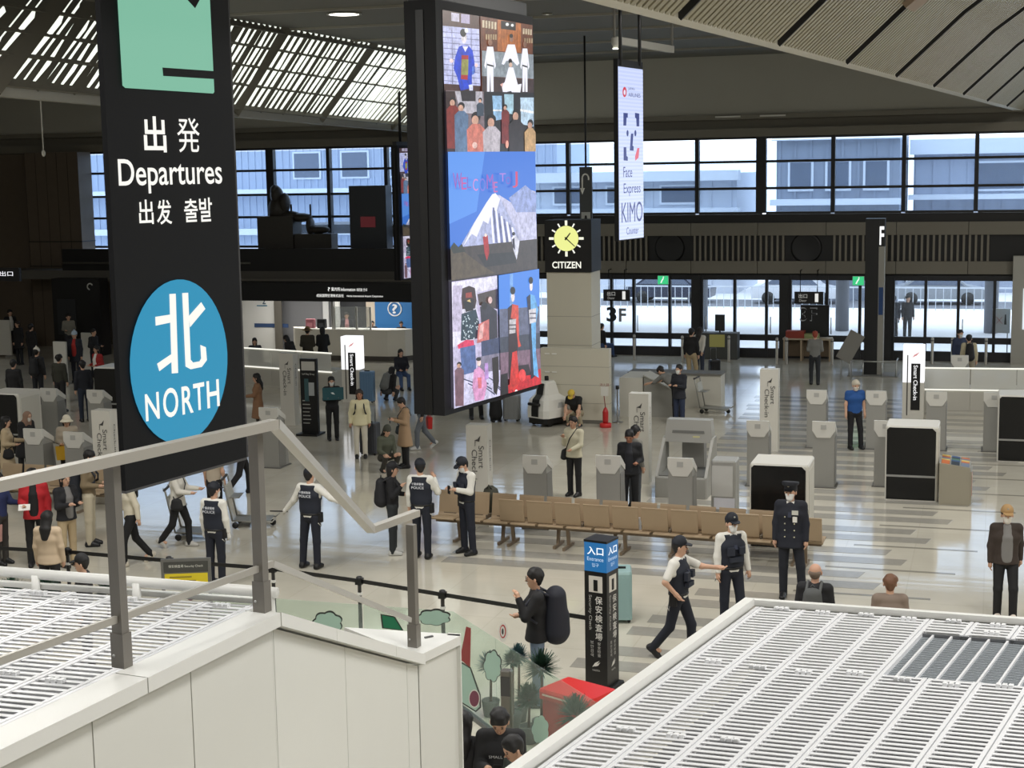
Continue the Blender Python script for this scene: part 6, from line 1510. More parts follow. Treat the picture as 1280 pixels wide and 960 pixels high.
    def arm(k, a0=0.0, a1=0.0, upto=1.0):
        sh, el, wr = g(k + 'sh'), g(k + 'el'), g(k + 'wr')
        r = [(sh, el, (.052 + a0) * s, (.042 + a0) * s, None, 1)]
        if upto > .55: r.append((el, el.lerp(wr, min(1, (upto - .5) * 2)), (.042 + a1) * s, (.030 + a1) * s, None, 1))
        else: r[0] = (sh, sh.lerp(el, upto * 1.7), (.052 + a0) * s, (.046 + a0) * s, None, 1)
        return r
    def leg(k, a=0.0, upto=1.0):
        hp, kn, an = g(k + 'hip'), g(k + 'kn'), g(k + 'an')
        r = [(hp, kn, (.082 + a) * s, (.056 + a) * s, None, 1)]
        if upto > .5: r.append((kn, (kn.lerp(an, (upto - .5) * 2) if upto < 1 or a <= 0 else an + (an - kn).normalized() * .02 * s), (.056 + a) * s, (.042 + a * 1.5) * s, None, 1))
        return r
    B += torso(-.012)
    hd = []
    for k in 'lr':
        B += arm(k, -.006, -.002)
        B += leg(k, -.008)
        el, wr = g(k + 'el'), g(k + 'wr'); fd = (wr - el).normalized()
        hd.append((k, wr, fd)); B.append((wr, wr + fd * .07 * s, .026 * s, .034 * s, None, 1))
        an = g(k + 'an'); B.append((an, an + V3((0, .1, -.035)) * s, .036 * s, .03 * s, None, 1))
    B.append((g('neck') - up3 * .03, hc - up3 * .05 * s, .052 * s, .05 * s, None, 1))
    B.append((hc + up3 * .035 * s - fw3 * .012 * s, hc + up3 * .03 * s + fw3 * .01 * s, .088 * s, .086 * s, sd3, .9)); B.append((hc - up3 * .02 * s + fw3 * .022 * s, hc - up3 * .068 * s + fw3 * .04 * s, .066 * s, .044 * s, sd3, .95))
    sk = rgb(*skin, .55); darkk = rgb(30, 24, 22); lip = rgb(150, 84, 76)
    gl = rgb(*gloves) if gloves else sk
    def extra(b):
        # face: eyes, brows, nose, mouth, ears
        for sgn in (-1, 1):
            c = hc + fw3 * .088 * s + sd3 * (sgn * .031 * s) + up3 * .012 * s
            b.ell(c, (.014 * s, .010 * s, .007 * s), darkk, 6, 4)
            c = hc + fw3 * .088 * s + sd3 * (sgn * .031 * s) + up3 * .032 * s; b.ell(c, (.018 * s, .008 * s, .004 * s), darkk, 6, 4)
            c = hc + sd3 * (sgn * .083 * s) + fw3 * .0 * s - up3 * .002 * s; b.ell(c, (.012 * s, .018 * s, .030 * s), sk, 6, 5)
        b.tube([hc + fw3 * .088 * s + up3 * .012 * s, hc + fw3 * .108 * s - up3 * .022 * s, hc + fw3 * .088 * s - up3 * .028 * s], [.008 * s, .014 * s, .01 * s], sk, 6)
        b.ell(hc + fw3 * .086 * s - up3 * .056 * s, (.022 * s, .008 * s, .006 * s), lip, 6, 4)
        # five fingers rooted in each palm
        for k, wr, fd in hd:
            sgn = -1 if k == 'l' else 1
            side = fd.cross(V3((0, 0, 1)))
            if side.length < .2: side = V3((0, 1, 0))
            side.normalize(); side = side if side.y > 0 or abs(side.y) < .1 else -side
            nrm_ = fd.cross(side).normalized(); inward = nrm_ if nrm_.x * -sgn > 0 else -nrm_
            for i, ln in enumerate((.062, .072, .068, .052)):
                o = wr + fd * .075 * s + side * ((i - 1.5) * -.017 * s)
                p1 = o + fd * ln * .5 * s + inward * .006 * s; p2 = p1 + (fd * .75 + inward * .65).normalized() * ln * .5 * s
                b.tube([o, p1, p2], [.0095 * s, .009 * s, .007 * s], gl, 5)
            o = wr + fd * .025 * s + side * .028 * s; p1 = o + (fd * .7 + side * .6).normalized() * .035 * s; p2 = p1 + (fd + inward * .4).normalized() * .028 * s
            b.tube([o, p1, p2], [.012 * s, .010 * s, .008 * s], gl, 5)
    Vv, Ff = sdf_mesh(B, vox, .035 * s)
    np_obj('body', Vv, Ff, sk, t, extra)
    upN = (Rl @ V3((0, 0, 1)))
    if gloves:
        for k, wr, fd in hd:
            Vv, Ff = sdf_mesh([(wr - fd * .03 * s, wr + fd * .07 * s, .033 * s, .041 * s, None, 1)], .014, .02); np_obj('glove', Vv, Ff, gl, t)
    # ---- trousers / skirt
    if legs != 'none':
        T = [(g('pel') + upN * .0, g('waist') - upN * .02 * s, .118 * s, .112 * s, sx, tw)]
        upto = 1.0 if legs == 'long' else .72
        for k in 'lr': T += leg(k, .012 if legs == 'long' else .02, upto)
        if skirt: T += [(g('pel'), (g('lkn') + g('rkn')) / 2 + V3((0, 0, -.25 * skirt)) * s, .13 * s, .2 * s, None, 1)]
        cuts = [(g('waist') + upN * .01, upN)]
        if ll not in ('sit', 'squat', 'kneel'): cuts.append(((0, 0, .032 * s), (0, 0, -1)))
        Vv, Ff = sdf_mesh(T, vox, .025 * s, cuts); np_obj('trousers' if not skirt else 'skirt', Vv, Ff, rgb(*bottom, .8), t)
    # ---- shoes
    if ll != 'none':
        for k in 'lr':
            an, kn = g(k + 'an'), g(k + 'kn'); ax = (an - kn).normalized()
            fdir = V3((0, 1, 0)) - ax * ax.y if abs(ax.y) > .25 else V3((0, 1, 0)); fdir.normalize()
            dn = ax if abs(ax.y) > .25 else V3((0, 0, -1))
            a = an + dn * .035 * s - fdir * .035 * s; b_ = an + dn * .045 * s + fdir * .15 * s
            cz = min(a.z, b_.z)
            cuts = [(an + dn * .072 * s, tuple(dn))]
            Vv, Ff = sdf_mesh([(a, b_, .05 * s, .042 * s, (1, 0, 0), 1.05), (an - dn * .045 * s, a, .054 * s, .05 * s, None, 1), (an, an + fdir * .09 * s + dn * .02 * s, .05 * s, .042 * s, None, 1)], .018, .02, cuts); np_obj('shoe', Vv, Ff, rgb(*shoes, .5), t)
    # ---- top
    C_ = torso(.014 if not coat else .02)
    up_to = {'long': 1.0, 'short': .28, 'rolled': .45, 'none': 0}[sleeve]
    if sleeve != 'none':
        for k in 'lr': C_ += arm(k, .014, .014, up_to)
    hem = g('pel') - upN * (.02 + coat) * s
    if coat:
        C_.append((g('pel'), g('pel') - V3((0, 0, coat)) * s, .138 * s, (.145 + coat * .12) * s, sx, 1.32 * fat))
    cuts = [(hem, tuple(-upN)), (g('neck') + upN * .035 * s, tuple(upN))]
    if up_to > .5:
        pass
    Vv, Ff = sdf_mesh(C_, vox, .03 * s, cuts); np_obj('jacket' if sleeve == 'long' and not vest else 'shirt', Vv, Ff, rgb(*top, .8), t)
    if inner:      # shirt front showing between open jacket edges
        c0 = g('chest'); fwt = Rl @ V3((0, 1, 0))
        Vv, Ff = sdf_mesh([(g('pel') + upN * .02 * s + fwt * .085 * s, g('chest') + fwt * .092 * s, .07 * s, .07 * s, sx, 1.25), (g('chest') + fwt * .092 * s, g('neck') - upN * .01 * s + fwt * .062 * s, .07 * s, .056 * s, sx, 1.15)], max(.014, vox * .8), .02, [(hem + upN * .03, tuple(-upN))]); np_obj('inner_shirt', Vv, Ff, rgb(*inner, .8), t)
    fwt = Rl @ V3((0, 1, 0))
    if vest:
        Vt = [(g('pel') + upN * .06 * s, g('waist'), .128 * s, .126 * s, sx, 1.5 * fat), (g('waist'), g('chest'), .126 * s, .138 * s, sx, 1.52 * fat), (g('chest'), g('chest').lerp(g('neck'), .62), .136 * s, .106 * s, sx, 1.62 * fat), (g('lsh').lerp(g('neck'), .42), g('rsh').lerp(g('neck'), .42), .078 * s, .078 * s, None, 1)]
        cuts = [(g('pel') + upN * .05 * s, tuple(-upN)), (g('neck') + upN * .008 * s, tuple(upN))]
        fwv = Rl @ V3((0, 1, 0))
        for sd, k in ((-1, 'l'), (1, 'r')): cuts.append((g(k + 'sh') + sx * (sd * .022 * s), tuple(sx * sd)))
        Vv, Ff = sdf_mesh(Vt, .016, .025, cuts); vo = np_obj('vest', Vv, Ff, rgb(*vest, .75), t)
        if vest_text:
            p0 = g('chest').lerp(g('neck'), .25) - fwt * .172 * s
            text('lettering', vest_text[0], vo, p0 + V3((0, 0, .03)), .23, .045, rgb(225, 228, 235), bold=.01); text('lettering', vest_text[1], vo, p0 - V3((0, 0, .035)), .23, .045, rgb(225, 228, 235), bold=.01)
        for i, (ax_, az_, w_, h_) in enumerate(((-.09, -.04, .09, .1), (.08, -.05, .1, .12), (.0, -.17, .2, .07))):
            p0 = g('chest') + fwt * .158 * s + sx * ax_ * s + upN * az_ * s
            MB().box(-w_ / 2, w_ / 2, -.03, .03, -h_ / 2, h_ / 2, rgb(*[max(0, v + 8) for v in vest], .7)).build('vest_pouch', None, vo, p0)
        # duty belt
        Vv, Ff = sdf_mesh([(g('pel') + upN * .03 * s, g('pel') + upN * .06 * s, .135 * s, .135 * s, sx, 1.38)], .018, .01, [(g('pel') + upN * .065 * s, tuple(upN)), (g('pel') + upN * .02 * s, tuple(-upN))]); bo_ = np_obj('belt', Vv, Ff, rgb(20, 20, 22, .5), t)
        MB().bev(-.04, .04, -.05, .05, -.12, .05, .015, rgb(18, 18, 20)).build('belt_pouch', None, bo_, g('pel') + sx * .19 * s + upN * .02)
        MB().tube([g('pel') + sx * .2 * s - fwt * .03, g('pel') + sx * .23 * s - fwt * .05 - V3((0, 0, .16)), g('pel') + sx * .2 * s - fwt * .1 - V3((0, 0, .1))], .008, rgb(210, 208, 200), 5).build('cord', None, bo_)
    if tie:
        a = g('neck') + fwt * .075 * s - upN * .03 * s; b_ = g('chest') + fwt * .155 * s - upN * .02 * s
        MB().ext([a - sx * .016, a + sx * .016, b_ + sx * .03, b_ - sx * .03], fwt * .015, rgb(34, 40, 60)).build('tie', None, t)
        for sd in (-1, 1):
            c = g('neck') + fwt * .06 * s + upN * .02 * s
            MB().ext([c, c + sx * (sd * .06 * s) + upN * .012, c + sx * (sd * .045 * s) - upN * .05 * s + fwt * .03], fwt * .012, rgb(232, 230, 224)).build('collar', None, t)
    if tunic:
        for i in range(4):
            for sd in (-1, 1): MB().ell(g('waist') + upN * (.2 - i * .1) * s + fwt * .15 * s + sx * sd * .07 * s, (.012, .01, .012), rgb(196, 190, 160, .3)).build('button', None, t)
        MB().box(-.05, .05, -.005, .005, -.035, .035, rgb(200, 200, 190)).build('badge', None, t, g('chest') + fwt * .155 * s + sx * -.08 * s + upN * .05 * s)
        MB().box(-.035, .035, -.005, .005, -.045, .045, rgb(226, 224, 216)).build('name_card', None, t, g('chest') + fwt * .165 * s + sx * -.08 * s - upN * .05 * s)
        MB().ell(g('lsh').lerp(g('lel'), .3) + sx * -.062 * s, (.008, .03, .035), rgb(130, 130, 120)).build('sleeve_patch', None, t)
    if shirt_print:
        p0 = g('chest') + fwt * .158 * s - upN * .02
        text('lettering', shirt_print, t, p0, .2, .028, rgb(190, 190, 188), (0, 0, math.pi))
    # ---- hair / cap / mask
    if hair != 'bald':
        Hh = [(hc + up3 * .045 * s - fw3 * .018 * s, hc + up3 * .045 * s + fw3 * .0 * s, .099 * s, .094 * s, sd3, .92)]
        cuts = [(hc + fw3 * .055 * s + up3 * .035 * s, tuple((fw3 * .75 - up3 * .66).normalized()))]
        if hair == 'short': Hh.append((hc - fw3 * .05 * s, hc - fw3 * .045 * s - up3 * .04 * s, .055 * s, .045 * s, sd3, 1.2))
        if hair == 'thin':
            Hh = [(hc - fw3 * .045 * s + up3 * .0 * s, hc - fw3 * .04 * s - up3 * .03 * s, .062 * s, .05 * s, sd3, 1.35)]; cuts = []
        if hair == 'bob':
            Hh += [(hc - fw3 * .03 * s, hc - fw3 * .03 * s - up3 * .10 * s, .088 * s, .078 * s, sd3, 1.1)]; cuts = [(hc + fw3 * .06 * s + up3 * .03 * s, tuple((fw3 * .85 - up3 * .5).normalized()))]
        if hair == 'long':
            bk = Rl @ V3((0, -1, 0))
            Hh += [(hc - fw3 * .03 * s, g('neck') + bk * .075 * s, .086 * s, .075 * s, sd3, 1.15), (g('neck') + bk * .075 * s, g('chest') + bk * .115 * s + upN * .02, .08 * s, .05 * s, sx, 1.3)]
            cuts = [(hc + fw3 * .06 * s + up3 * .03 * s, tuple((fw3 * .85 - up3 * .5).normalized()))]
        if hair == 'bun': Hh += [(hc - fw3 * .10 * s + up3 * .03 * s, hc - fw3 * .11 * s + up3 * .04 * s, .045 * s, .04 * s, None, 1)]
        if hair == 'scarf':
            Hh = [(hc + up3 * .02 * s - fw3 * .01 * s, hc - up3 * .1 * s, .11 * s, .1 * s, sd3, .95), (hc - up3 * .1 * s, g('neck') - upN * .05 * s, .1 * s, .13 * s, sx, 1.2)]; cuts = [(hc + fw3 * .075 * s, tuple((fw3 * 1.0).normalized()))]
        if vox <= .02 and hair in ('short', 'bob', 'bun', 'long') and not cap:
            R_ = random.Random(int(abs(px) * 7 + py)); hk = hc + up3 * .045 * s - fw3 * .012 * s
            for i in range(22):
                a_, e_ = R_.random() * 6.283, .15 + R_.random() * 1.3
                dd = (sd3 * math.cos(a_) + fw3 * math.sin(a_)) * math.cos(e_) + up3 * math.sin(e_)
                c_ = hk + dd * .082 * s; tg = (fw3 * (.5 if dd.dot(fw3) > -.2 else -.4) - up3 * (.6 if e_ < .9 else .1) + sd3 * (R_.random() - .5))
                Hh.append((c_, c_ + tg.normalized() * .045 * s, .026 * s, .016 * s, None, 1))
            if hair != 'thin': cuts = [(cuts[0][0] + fw3 * .012 * s - up3 * .006 * s, cuts[0][1])]
        Vv, Ff = sdf_mesh(Hh, min(vox, .016), .018 * s, cuts); np_obj('hair' if hair != 'scarf' else 'headscarf', Vv, Ff, rgb(*hairc, .6 if hair != 'scarf' else .85), t)
    if cap:
        cm = rgb(*capc, .7)
        if cap == 'baseball':
            Vv, Ff = sdf_mesh([(hc + up3 * .06 * s - fw3 * .01 * s, hc + up3 * .075 * s, .106 * s, .10 * s, sd3, .92)], .014, .02, [(hc + up3 * .045 * s, tuple((-up3 - fw3 * .12).normalized()))]); co = np_obj('cap', Vv, Ff, cm, t)
            c = hc + up3 * .05 * s + fw3 * .085 * s
            MB().add([c + sd3 * (x * s) + fw3 * (y * s) - up3 * (y * .25 * s) + up3 * (zz * s) for zz in (0, .012) for x, y in ((-.075, 0), (.075, 0), (.065, .06), (.035, .085), (-.035, .085), (-.065, .06))], [(5, 4, 3, 2, 1, 0), (6, 7, 8, 9, 10, 11)] + [(i, (i + 1) % 6, 6 + (i + 1) % 6, 6 + i) for i in range(6)], cm).build('peak', None, co)
            MB().ell(hc + up3 * .11 * s + fw3 * .088 * s, (.018, .008, .018), rgb(150, 150, 140)).build('cap_badge', None, co)
        elif cap == 'officer':
            Vv, Ff = sdf_mesh([(hc + up3 * .06 * s, hc + up3 * .09 * s, .10 * s, .10 * s, sd3, .95)], .014, .02, [(hc + up3 * .05 * s, tuple(-up3)), (hc + up3 * .13 * s, tuple(up3))]); co = np_obj('cap', Vv, Ff, cm, t)
            Vv, Ff = sdf_mesh([(hc + up3 * .135 * s - fw3 * .02 * s, hc + up3 * .15 * s + fw3 * .03 * s, .118 * s, .118 * s, None, 1)], .014, .02, [(hc + up3 * .165 * s, tuple((up3 - fw3 * .15).normalized())), (hc + up3 * .115 * s, tuple(-up3))]); np_obj('cap_crown', Vv, Ff, cm, co)
            c = hc + up3 * .055 * s + fw3 * .085 * s
            MB().add([c + sd3 * (x * s) + fw3 * (y * s) - up3 * (y * .5 * s) + up3 * (zz * s) for zz in (0, .01) for x, y in ((-.075, 0), (.075, 0), (.05, .045), (-.05, .045))], [(3, 2, 1, 0), (4, 5, 6, 7)] + [(i, (i + 1) % 4, 4 + (i + 1) % 4, 4 + i) for i in range(4)], black_m).build('peak', None, co)
            MB().ell(hc + up3 * .12 * s + fw3 * .105 * s, (.02, .01, .024), rgb(180, 176, 160)).build('cap_badge', None, co)
        else:      # bucket, beanie, beret, brim hat
            prof = [(hc + up3 * .05 * s, hc + up3 * .075 * s, .106 * s, .1 * s, sd3, .95)]
            Vv, Ff = sdf_mesh(prof, .015, .02, [(hc + up3 * .03 * s, tuple((-up3 - fw3 * .2).normalized()))]); co = np_obj('hat', Vv, Ff, cm, t)
            if cap in ('bucket', 'brim'):
                rr_ = .15 if cap == 'bucket' else .18
                MB().lathe([(.095 * s, .02), (rr_ * s, 0 if cap == 'brim' else -.03), (rr_ * s, -.01 if cap == 'brim' else -.04), (.095 * s, .0)], cm, 20, hc + up3 * .05 * s).build('hat_brim', None, co)
            if cap == 'beanie': MB().ell(hc + up3 * .185 * s, (.025, .025, .025), cm).build('pompom', None, co)
    if mask:
        Vv, Ff = sdf_mesh([(hc - up3 * .025 * s + fw3 * .035 * s, hc - up3 * .07 * s + fw3 * .045 * s, .074 * s, .056 * s, sd3, .95)], .013, .01, [(hc - up3 * .012 * s, tuple((up3 - fw3 * .1).normalized())), (hc + fw3 * .03 * s, tuple(-fw3))]); np_obj('face_mask', Vv, Ff, rgb(*mask, .8), t)
    if glasses:
        for sgn in (-1, 1):
            c = hc + fw3 * .105 * s + up3 * .012 * s + sd3 * (sgn * .034 * s)
            MB().tube([c + sd3 * (.026 * s * math.cos(a)) + up3 * (.02 * s * math.sin(a)) for a in np.linspace(0, 6.283, 11)], .004, black_m, 5, False).build('glasses_rim', None, t)
    bkd = Rl @ V3((0, -1, 0))
    if bag == 'backpack':
        c = g('chest') + bkd * (.075 + .13 * bs) * s - upN * .06 * bs * s
        Vv, Ff = sdf_mesh([(c - upN * .2 * bs * s, c + upN * .14 * bs * s, .13 * bs * s, .10 * bs * s, sx, 1.2), (c - upN * .19 * bs * s + bkd * .05 * s, c - upN * .05 * bs * s + bkd * .06 * bs * s, .085 * bs * s, .065 * bs * s, sx, 1.3)], max(.016, vox), .04, ()); bo_ = tag(np_obj('backpack', Vv, Ff, rgb(*bagc, .75), None), 'backpack on the back of the ' + who, 'backpack')
        bo_.location = t.location; bo_.rotation_euler = t.rotation_euler
        for sd in (-1, 1):
            p = [c + upN * .16 * s + sx * sd * .09 * s, g('neck').lerp(g('lsh' if sd < 0 else 'rsh'), .5) + upN * .065 * s, g('chest') + (Rl @ V3((0, 1, 0))) * .15 * s + sx * sd * .11 * s, g('chest') - upN * .1 * s + (Rl @ V3((0, 1, 0))) * .14 * s + sx * sd * .13 * s, g('waist') + sx * sd * .17 * s + upN * .03]
            MB().tube(p, .02 * s, rgb(*[min(255, v + 10) for v in bagc], .75), 6).build('strap', None, bo_)
        MB().tube([c + upN * .24 * s + sx * -.03, c + upN * .28 * s, c + upN * .24 * s + sx * .03], .01, rgb(*bagc), 5).build('grab_loop', None, bo_)
    if bag == 'shoulder':
        c = g('pel') + sx * .2 * s + (Rl @ V3((0, 1, 0))) * .06 * s + upN * .02
        Vv, Ff = sdf_mesh([(c - upN * .09 * s, c + upN * .03 * s, .07 * s, .055 * s, V3((0, 1, 0)), 1.9)], .018, .03); bo_ = tag(np_obj('shoulder_bag', Vv, Ff, rgb(*bagc, .75), None), '', 'bag'); bo_['label'] = 'shoulder bag carried by the ' + who; bo_.location = t.location; bo_.rotation_euler = t.rotation_euler
        MB().tube([c + upN * .08 * s, g('waist') + sx * .1 * s + (Rl @ V3((0, 1, 0))) * .15 * s, g('chest') + (Rl @ V3((0, 1, 0))) * .165 * s, g('lsh').lerp(g('neck'), .4) + upN * .075 * s + (Rl @ V3((0, 1, 0))) * .04, g('lsh').lerp(g('neck'), .4) + upN * .07 * s - (Rl @ V3((0, 1, 0))) * .05, g('chest') + bkd * .165 * s, c + upN * .08 * s + bkd * .05], .011, rgb(*bagc, .75), 5).build('strap', None, bo_)
    if held:
        wr = g('rwr'); fd = (wr - g('rel')).normalized(); hpnt = wr + fd * .09 * s
        if held == 'phone':
            hpnt = (g('rwr') + g('lwr')) / 2 + (Rl @ V3((0, 1, 0))) * .1 * s if la == 'phone' else hpnt
            o = tag(MB().bev(-.038, .038, -.006, .006, -.075, .075, .004, black_m).build('smartphone'), 'smartphone held by the ' + who, 'phone'); MB().box(-.034, .034, -.0075, -.006, -.068, .068, glow(150, 170, 200, .5)).build('screen', None, o)
        elif held == 'baton':
            hpnt = g('lwr') + (g('lwr') - g('lel')).normalized() * .09 * s
            o = tag(MB().tube([(-.32, .05, -.03), (.04, 0, 0)], .012, black_m, 8).build('baton'), 'short black baton held by the ' + who, 'baton'); MB().tube([(-.02, 0, 0), (.06, 0, 0)], .016, rgb(50, 50, 52), 8).build('grip', None, o)
        elif held == 'board':
            hpnt = (g('rwr') + g('lwr')) / 2 + V3((0, .12, .12))
            o = tag(MB().box(-.27, .27, -.01, .01, -.16, .16, rgb(38, 84, 92)).build('sign_board'), 'teal board held by the ' + who, 'sign board'); MB().poly([(-.05, .012, -.02), (.0, .012, .04), (.06, .012, .03), (.02, .012, -.01)], rgb(220, 225, 225)).build('emblem', None, o)
        elif held in ('redbag', 'pinkbag', 'yellowbag', 'stripebag'):
            cc2 = {'redbag': (200, 36, 34), 'pinkbag': (196, 150, 140), 'yellowbag': (206, 160, 40), 'stripebag': (190, 200, 216)}[held]
            hpnt = hpnt - V3((0, 0, .33))
            o = tag(MB().add([(-.13, -.05, 0), (.13, -.05, 0), (.13, .05, 0), (-.13, .05, 0), (-.15, -.06, .3), (.15, -.06, .3), (.15, .06, .3), (-.15, .06, .3)], [(0, 3, 2, 1), (4, 5, 6, 7), (0, 1, 5, 4), (1, 2, 6, 5), (2, 3, 7, 6), (3, 0, 4, 7)], rgb(*cc2, .5)).build('carrier_bag'), {'redbag': 'red', 'pinkbag': 'pink', 'yellowbag': 'yellow', 'stripebag': 'pale striped'}[held] + ' carrier bag held by the ' + who, 'bag')
            for yy in (-.05, .05): MB().tube([(-.06, yy, .3), (0, yy * .3, .36), (.06, yy, .3)], .006, rgb(*[max(0, v - 40) for v in cc2]), 5).build('bag_handle', None, o)
            if held == 'stripebag':
                for i in range(4): MB().box(-.14, .14, -.066, -.06, .04 + i * .065, .065 + i * .065, rgb(70, 84, 120)).build('stripe', None, o)
        elif held == 'paper':
            o = tag(MB().box(-.1, .1, -.002, .002, -.07, .07, rgb(236, 234, 228)).build('paper_sheet'), 'sheet of white paper held by the ' + who, 'paper')
        M_ = Matrix.Translation(t.location) @ Matrix.Rotation(t.rotation_euler.z, 4, 'Z')
        o.location = M_ @ hpnt; o.rotation_euler = t.rotation_euler
        if held == 'paper': o.rotation_euler.x = .9
    return t
W_SH, VEST, NAVY = (226, 224, 216), (28, 33, 46), (26, 30, 42)
PT = ('千葉県警察', 'POLICE')
def cop(label, px, py, **k):
    d_ = dict(h=1.76, top=W_SH, vest=VEST, bottom=NAVY, cap='baseball', capc=(22, 26, 36), tie=True, vox=.016, shoes=(20, 20, 22), gloves=None); d_.update(k)
    return person(label, px, py, **d_)
# --- police officers
cop('police officer in white shirt and black vest standing with both arms stretched out', 386, 587, face=158, la='outlow', ra='out', vest_text=PT, gloves=(226, 224, 218), held='baton', turn=-25, cap='baseball', mask=(225, 226, 224), ll='wide', rl='stand')
cop('police officer in black vest with white gloves standing beside the yellow notice', 266, 606, face=160, la='down', ra='down', vest_text=PT, gloves=(226, 224, 218), mask=(225, 226, 224), turn=-30, h=1.72)
cop('police officer in black vest seen from behind with a hand at the ear', 525, 577, face=165, ra='ear', la='down', vest_text=PT, turn=30, ll='half')
cop('police officer in black vest and face mask looking at a phone before the bench', 582, 572, face=-55, la='phone', ra='phone', mask=(228, 228, 226), nod=25, held='phone', ll='wide')
cop('police officer with rolled sleeves reaching out to a colleague, hand on hip', 848, 672, face=62, la='reach', ra='hip', sleeve='rolled', ll='front', rl='back', turn=15, h=1.74)
cop('police officer in black vest and white mask walking before the tan bench', 914, 645, face=18, la='relaxed', ra='down', mask=(232, 232, 230), ll='half', rl='stand', h=1.75)
person('officer in dark double breasted tunic and peaked cap with white mask', 989, 606, 1.84, face=-18, top=(28, 31, 42), coat=.12, bottom=(26, 29, 38), cap='officer', capc=(24, 27, 36), mask=(232, 232, 230), tunic=True, tie=True, vox=.016, la='down', ra='down', turn=-12, shoes=(18, 18, 20), ll='wide')
# --- walkers and bystanders
person('woman in black jacket and black cap with backpack facing right', 489, 580, 1.66, face=88, la='bent', ra='strap', top=(24, 24, 28), bottom=(40, 44, 46), shoes=(190, 190, 186), hair='bob', cap='baseball', capc=(22, 22, 26), bag='backpack', bagc=(30, 30, 34), vox=.016)
person('young man in black jacket with large navy backpack and glasses eating', 670, 713, 1.78, face=-88, la='mouth', ra='bent', bs=1.3, top=(26, 26, 28), coat=.06, bottom=(112, 128, 148), hair='short', bag='backpack', bagc=(34, 36, 46), glasses=True, vox=.013)
person('young man in black printed sweater looking down at a phone', 625, 882, 1.72, face=-5, nod=32, la='phone', ra='phone', top=(28, 28, 30), hair='short', held='phone', shirt_print='SMALL CE', vox=.012, bottom=(40, 42, 48))
person('young man in dark green top in profile beside the printed sweater', 641, 902, 1.66, face=-62, nod=20, la='phone', ra='phone', top=(42, 50, 46), hair='short', vox=.012, bottom=(40, 42, 48), root=plan(648, 905, 1.66) + CF * -.3)
person('long haired person in black at the corner of the white parapet', 581, 890, 1.6, face=170, hair='long', top=(26, 25, 27), vox=.016, root=plan(579, 893, 1.6))
person('bald man in black jacket with grey backpack seen from behind', 1019, 706, 1.7, face=160, hair='thin', hairc=(120, 104, 92), skin=(200, 156, 132), top=(30, 30, 34), bag='backpack', bagc=(82, 84, 84), vox=.014)
person('person with short brown hair in a taupe coat seen from behind', 1113, 721, 1.62, face=172, hair='short', hairc=(112, 78, 56), top=(134, 118, 106), coat=.2, vox=.014)
person('man in brown jacket, grey shirt and tan cap walking with white mask', 1259, 634, 1.72, face=-10, top=(58, 48, 42), inner=(128, 126, 124), bottom=(26, 26, 28), cap='baseball', capc=(176, 142, 96), mask=(228, 222, 212), shoes=(220, 208, 196), ll='front', rl='half', la='swingb', ra='down', vox=.015, coat=.03)
person('man in a bright blue polo shirt with grey hair and white mask', 1069, 476, 1.68, face=8, top=(30, 78, 142), sleeve='short', bottom=(26, 26, 30), hair='short', hairc=(186, 178, 160), mask=(220, 214, 204), nod=12, vox=.018, ll='wide', fat=1.08)
person('person in grey hooded jacket with red hair facing the stall table', 1019, 415, 1.68, face=172, hair='short', hairc=(150, 66, 46), top=(120, 120, 116), bottom=(40, 42, 46), la='bent', ra='bent', ll='half', nod=15)
person('man in black sweater and khaki trousers walking to the doors', 864, 411, 1.76, face=150, top=(26, 26, 28), bottom=(168, 150, 118), hair='short', ll='half', rl='front', inner=(200, 200, 196))
person('long haired woman in cream top walking to the doors with a suitcase', 875, 412, 1.66, face=140, top=(206, 202, 190), bottom=(44, 50, 66), hair='long', hairc=(34, 28, 26), ra='pull', root=plan(877, 412, 1.66) + CF * .5)
person('man in grey jacket leaning over the service counter', 818, 457, 1.7, face=-130, lean=48, top=(112, 112, 108), bottom=(24, 24, 26), la='reach', ra='reach', hair='short', root=plan(846, 527))
person('woman in navy coat and white mask standing by the service counter', 849, 457, 1.66, face=-40, top=(36, 38, 46), coat=.1, bottom=(40, 50, 74), hair='short', mask=(226, 226, 222), la='phone', ra='phone', shoes=(40, 42, 46))
person('man in black suit with a white name badge at a kiosk', 787, 538, 1.74, face=-12, top=(32, 33, 36), bottom=(30, 31, 34), inner=(40, 42, 48), hair='short', la='bent', ra='bent', nod=18, skin=(176, 124, 98), vox=.018, coat=.05)
person('person in grey jacket standing behind the man with the badge', 797, 541, 1.68, face=120, top=(134, 132, 124), bottom=(80, 84, 90), hair='short', root=plan(797, 541, 1.68) + CF * .7)
person('woman in cream jacket and black trousers with a black bag', 717, 522, 1.68, face=-35, top=(198, 192, 168), coat=.04, bottom=(24, 24, 26), hair='bun', bag='shoulder', bagc=(28, 28, 30), la='lap', ra='strap', vox=.018, skin=(190, 148, 122))
person('man in yellow cap and black shirt crouching beside the white robot', 717, 490, 1.7, face=-25, lean=30, ll='squat', rl='squat', top=(26, 26, 28), sleeve='short', bottom=(168, 158, 134), cap='baseball', capc=(214, 184, 70), la='kneel', ra='kneel', nod=20, root=plan(722, 531))
person('person in black trousers standing behind the huge screen', 595, 470, 1.74, face=10, bottom=(30, 31, 34), top=(40, 40, 44), ll='wide', root=plan(594, 524))
person('person in brown tunic and long black skirt behind the huge screen', 622, 470, 1.62, face=15, bottom=(24, 24, 26), top=(84, 66, 56), coat=.25, skirt=1.0, root=plan(620, 527))
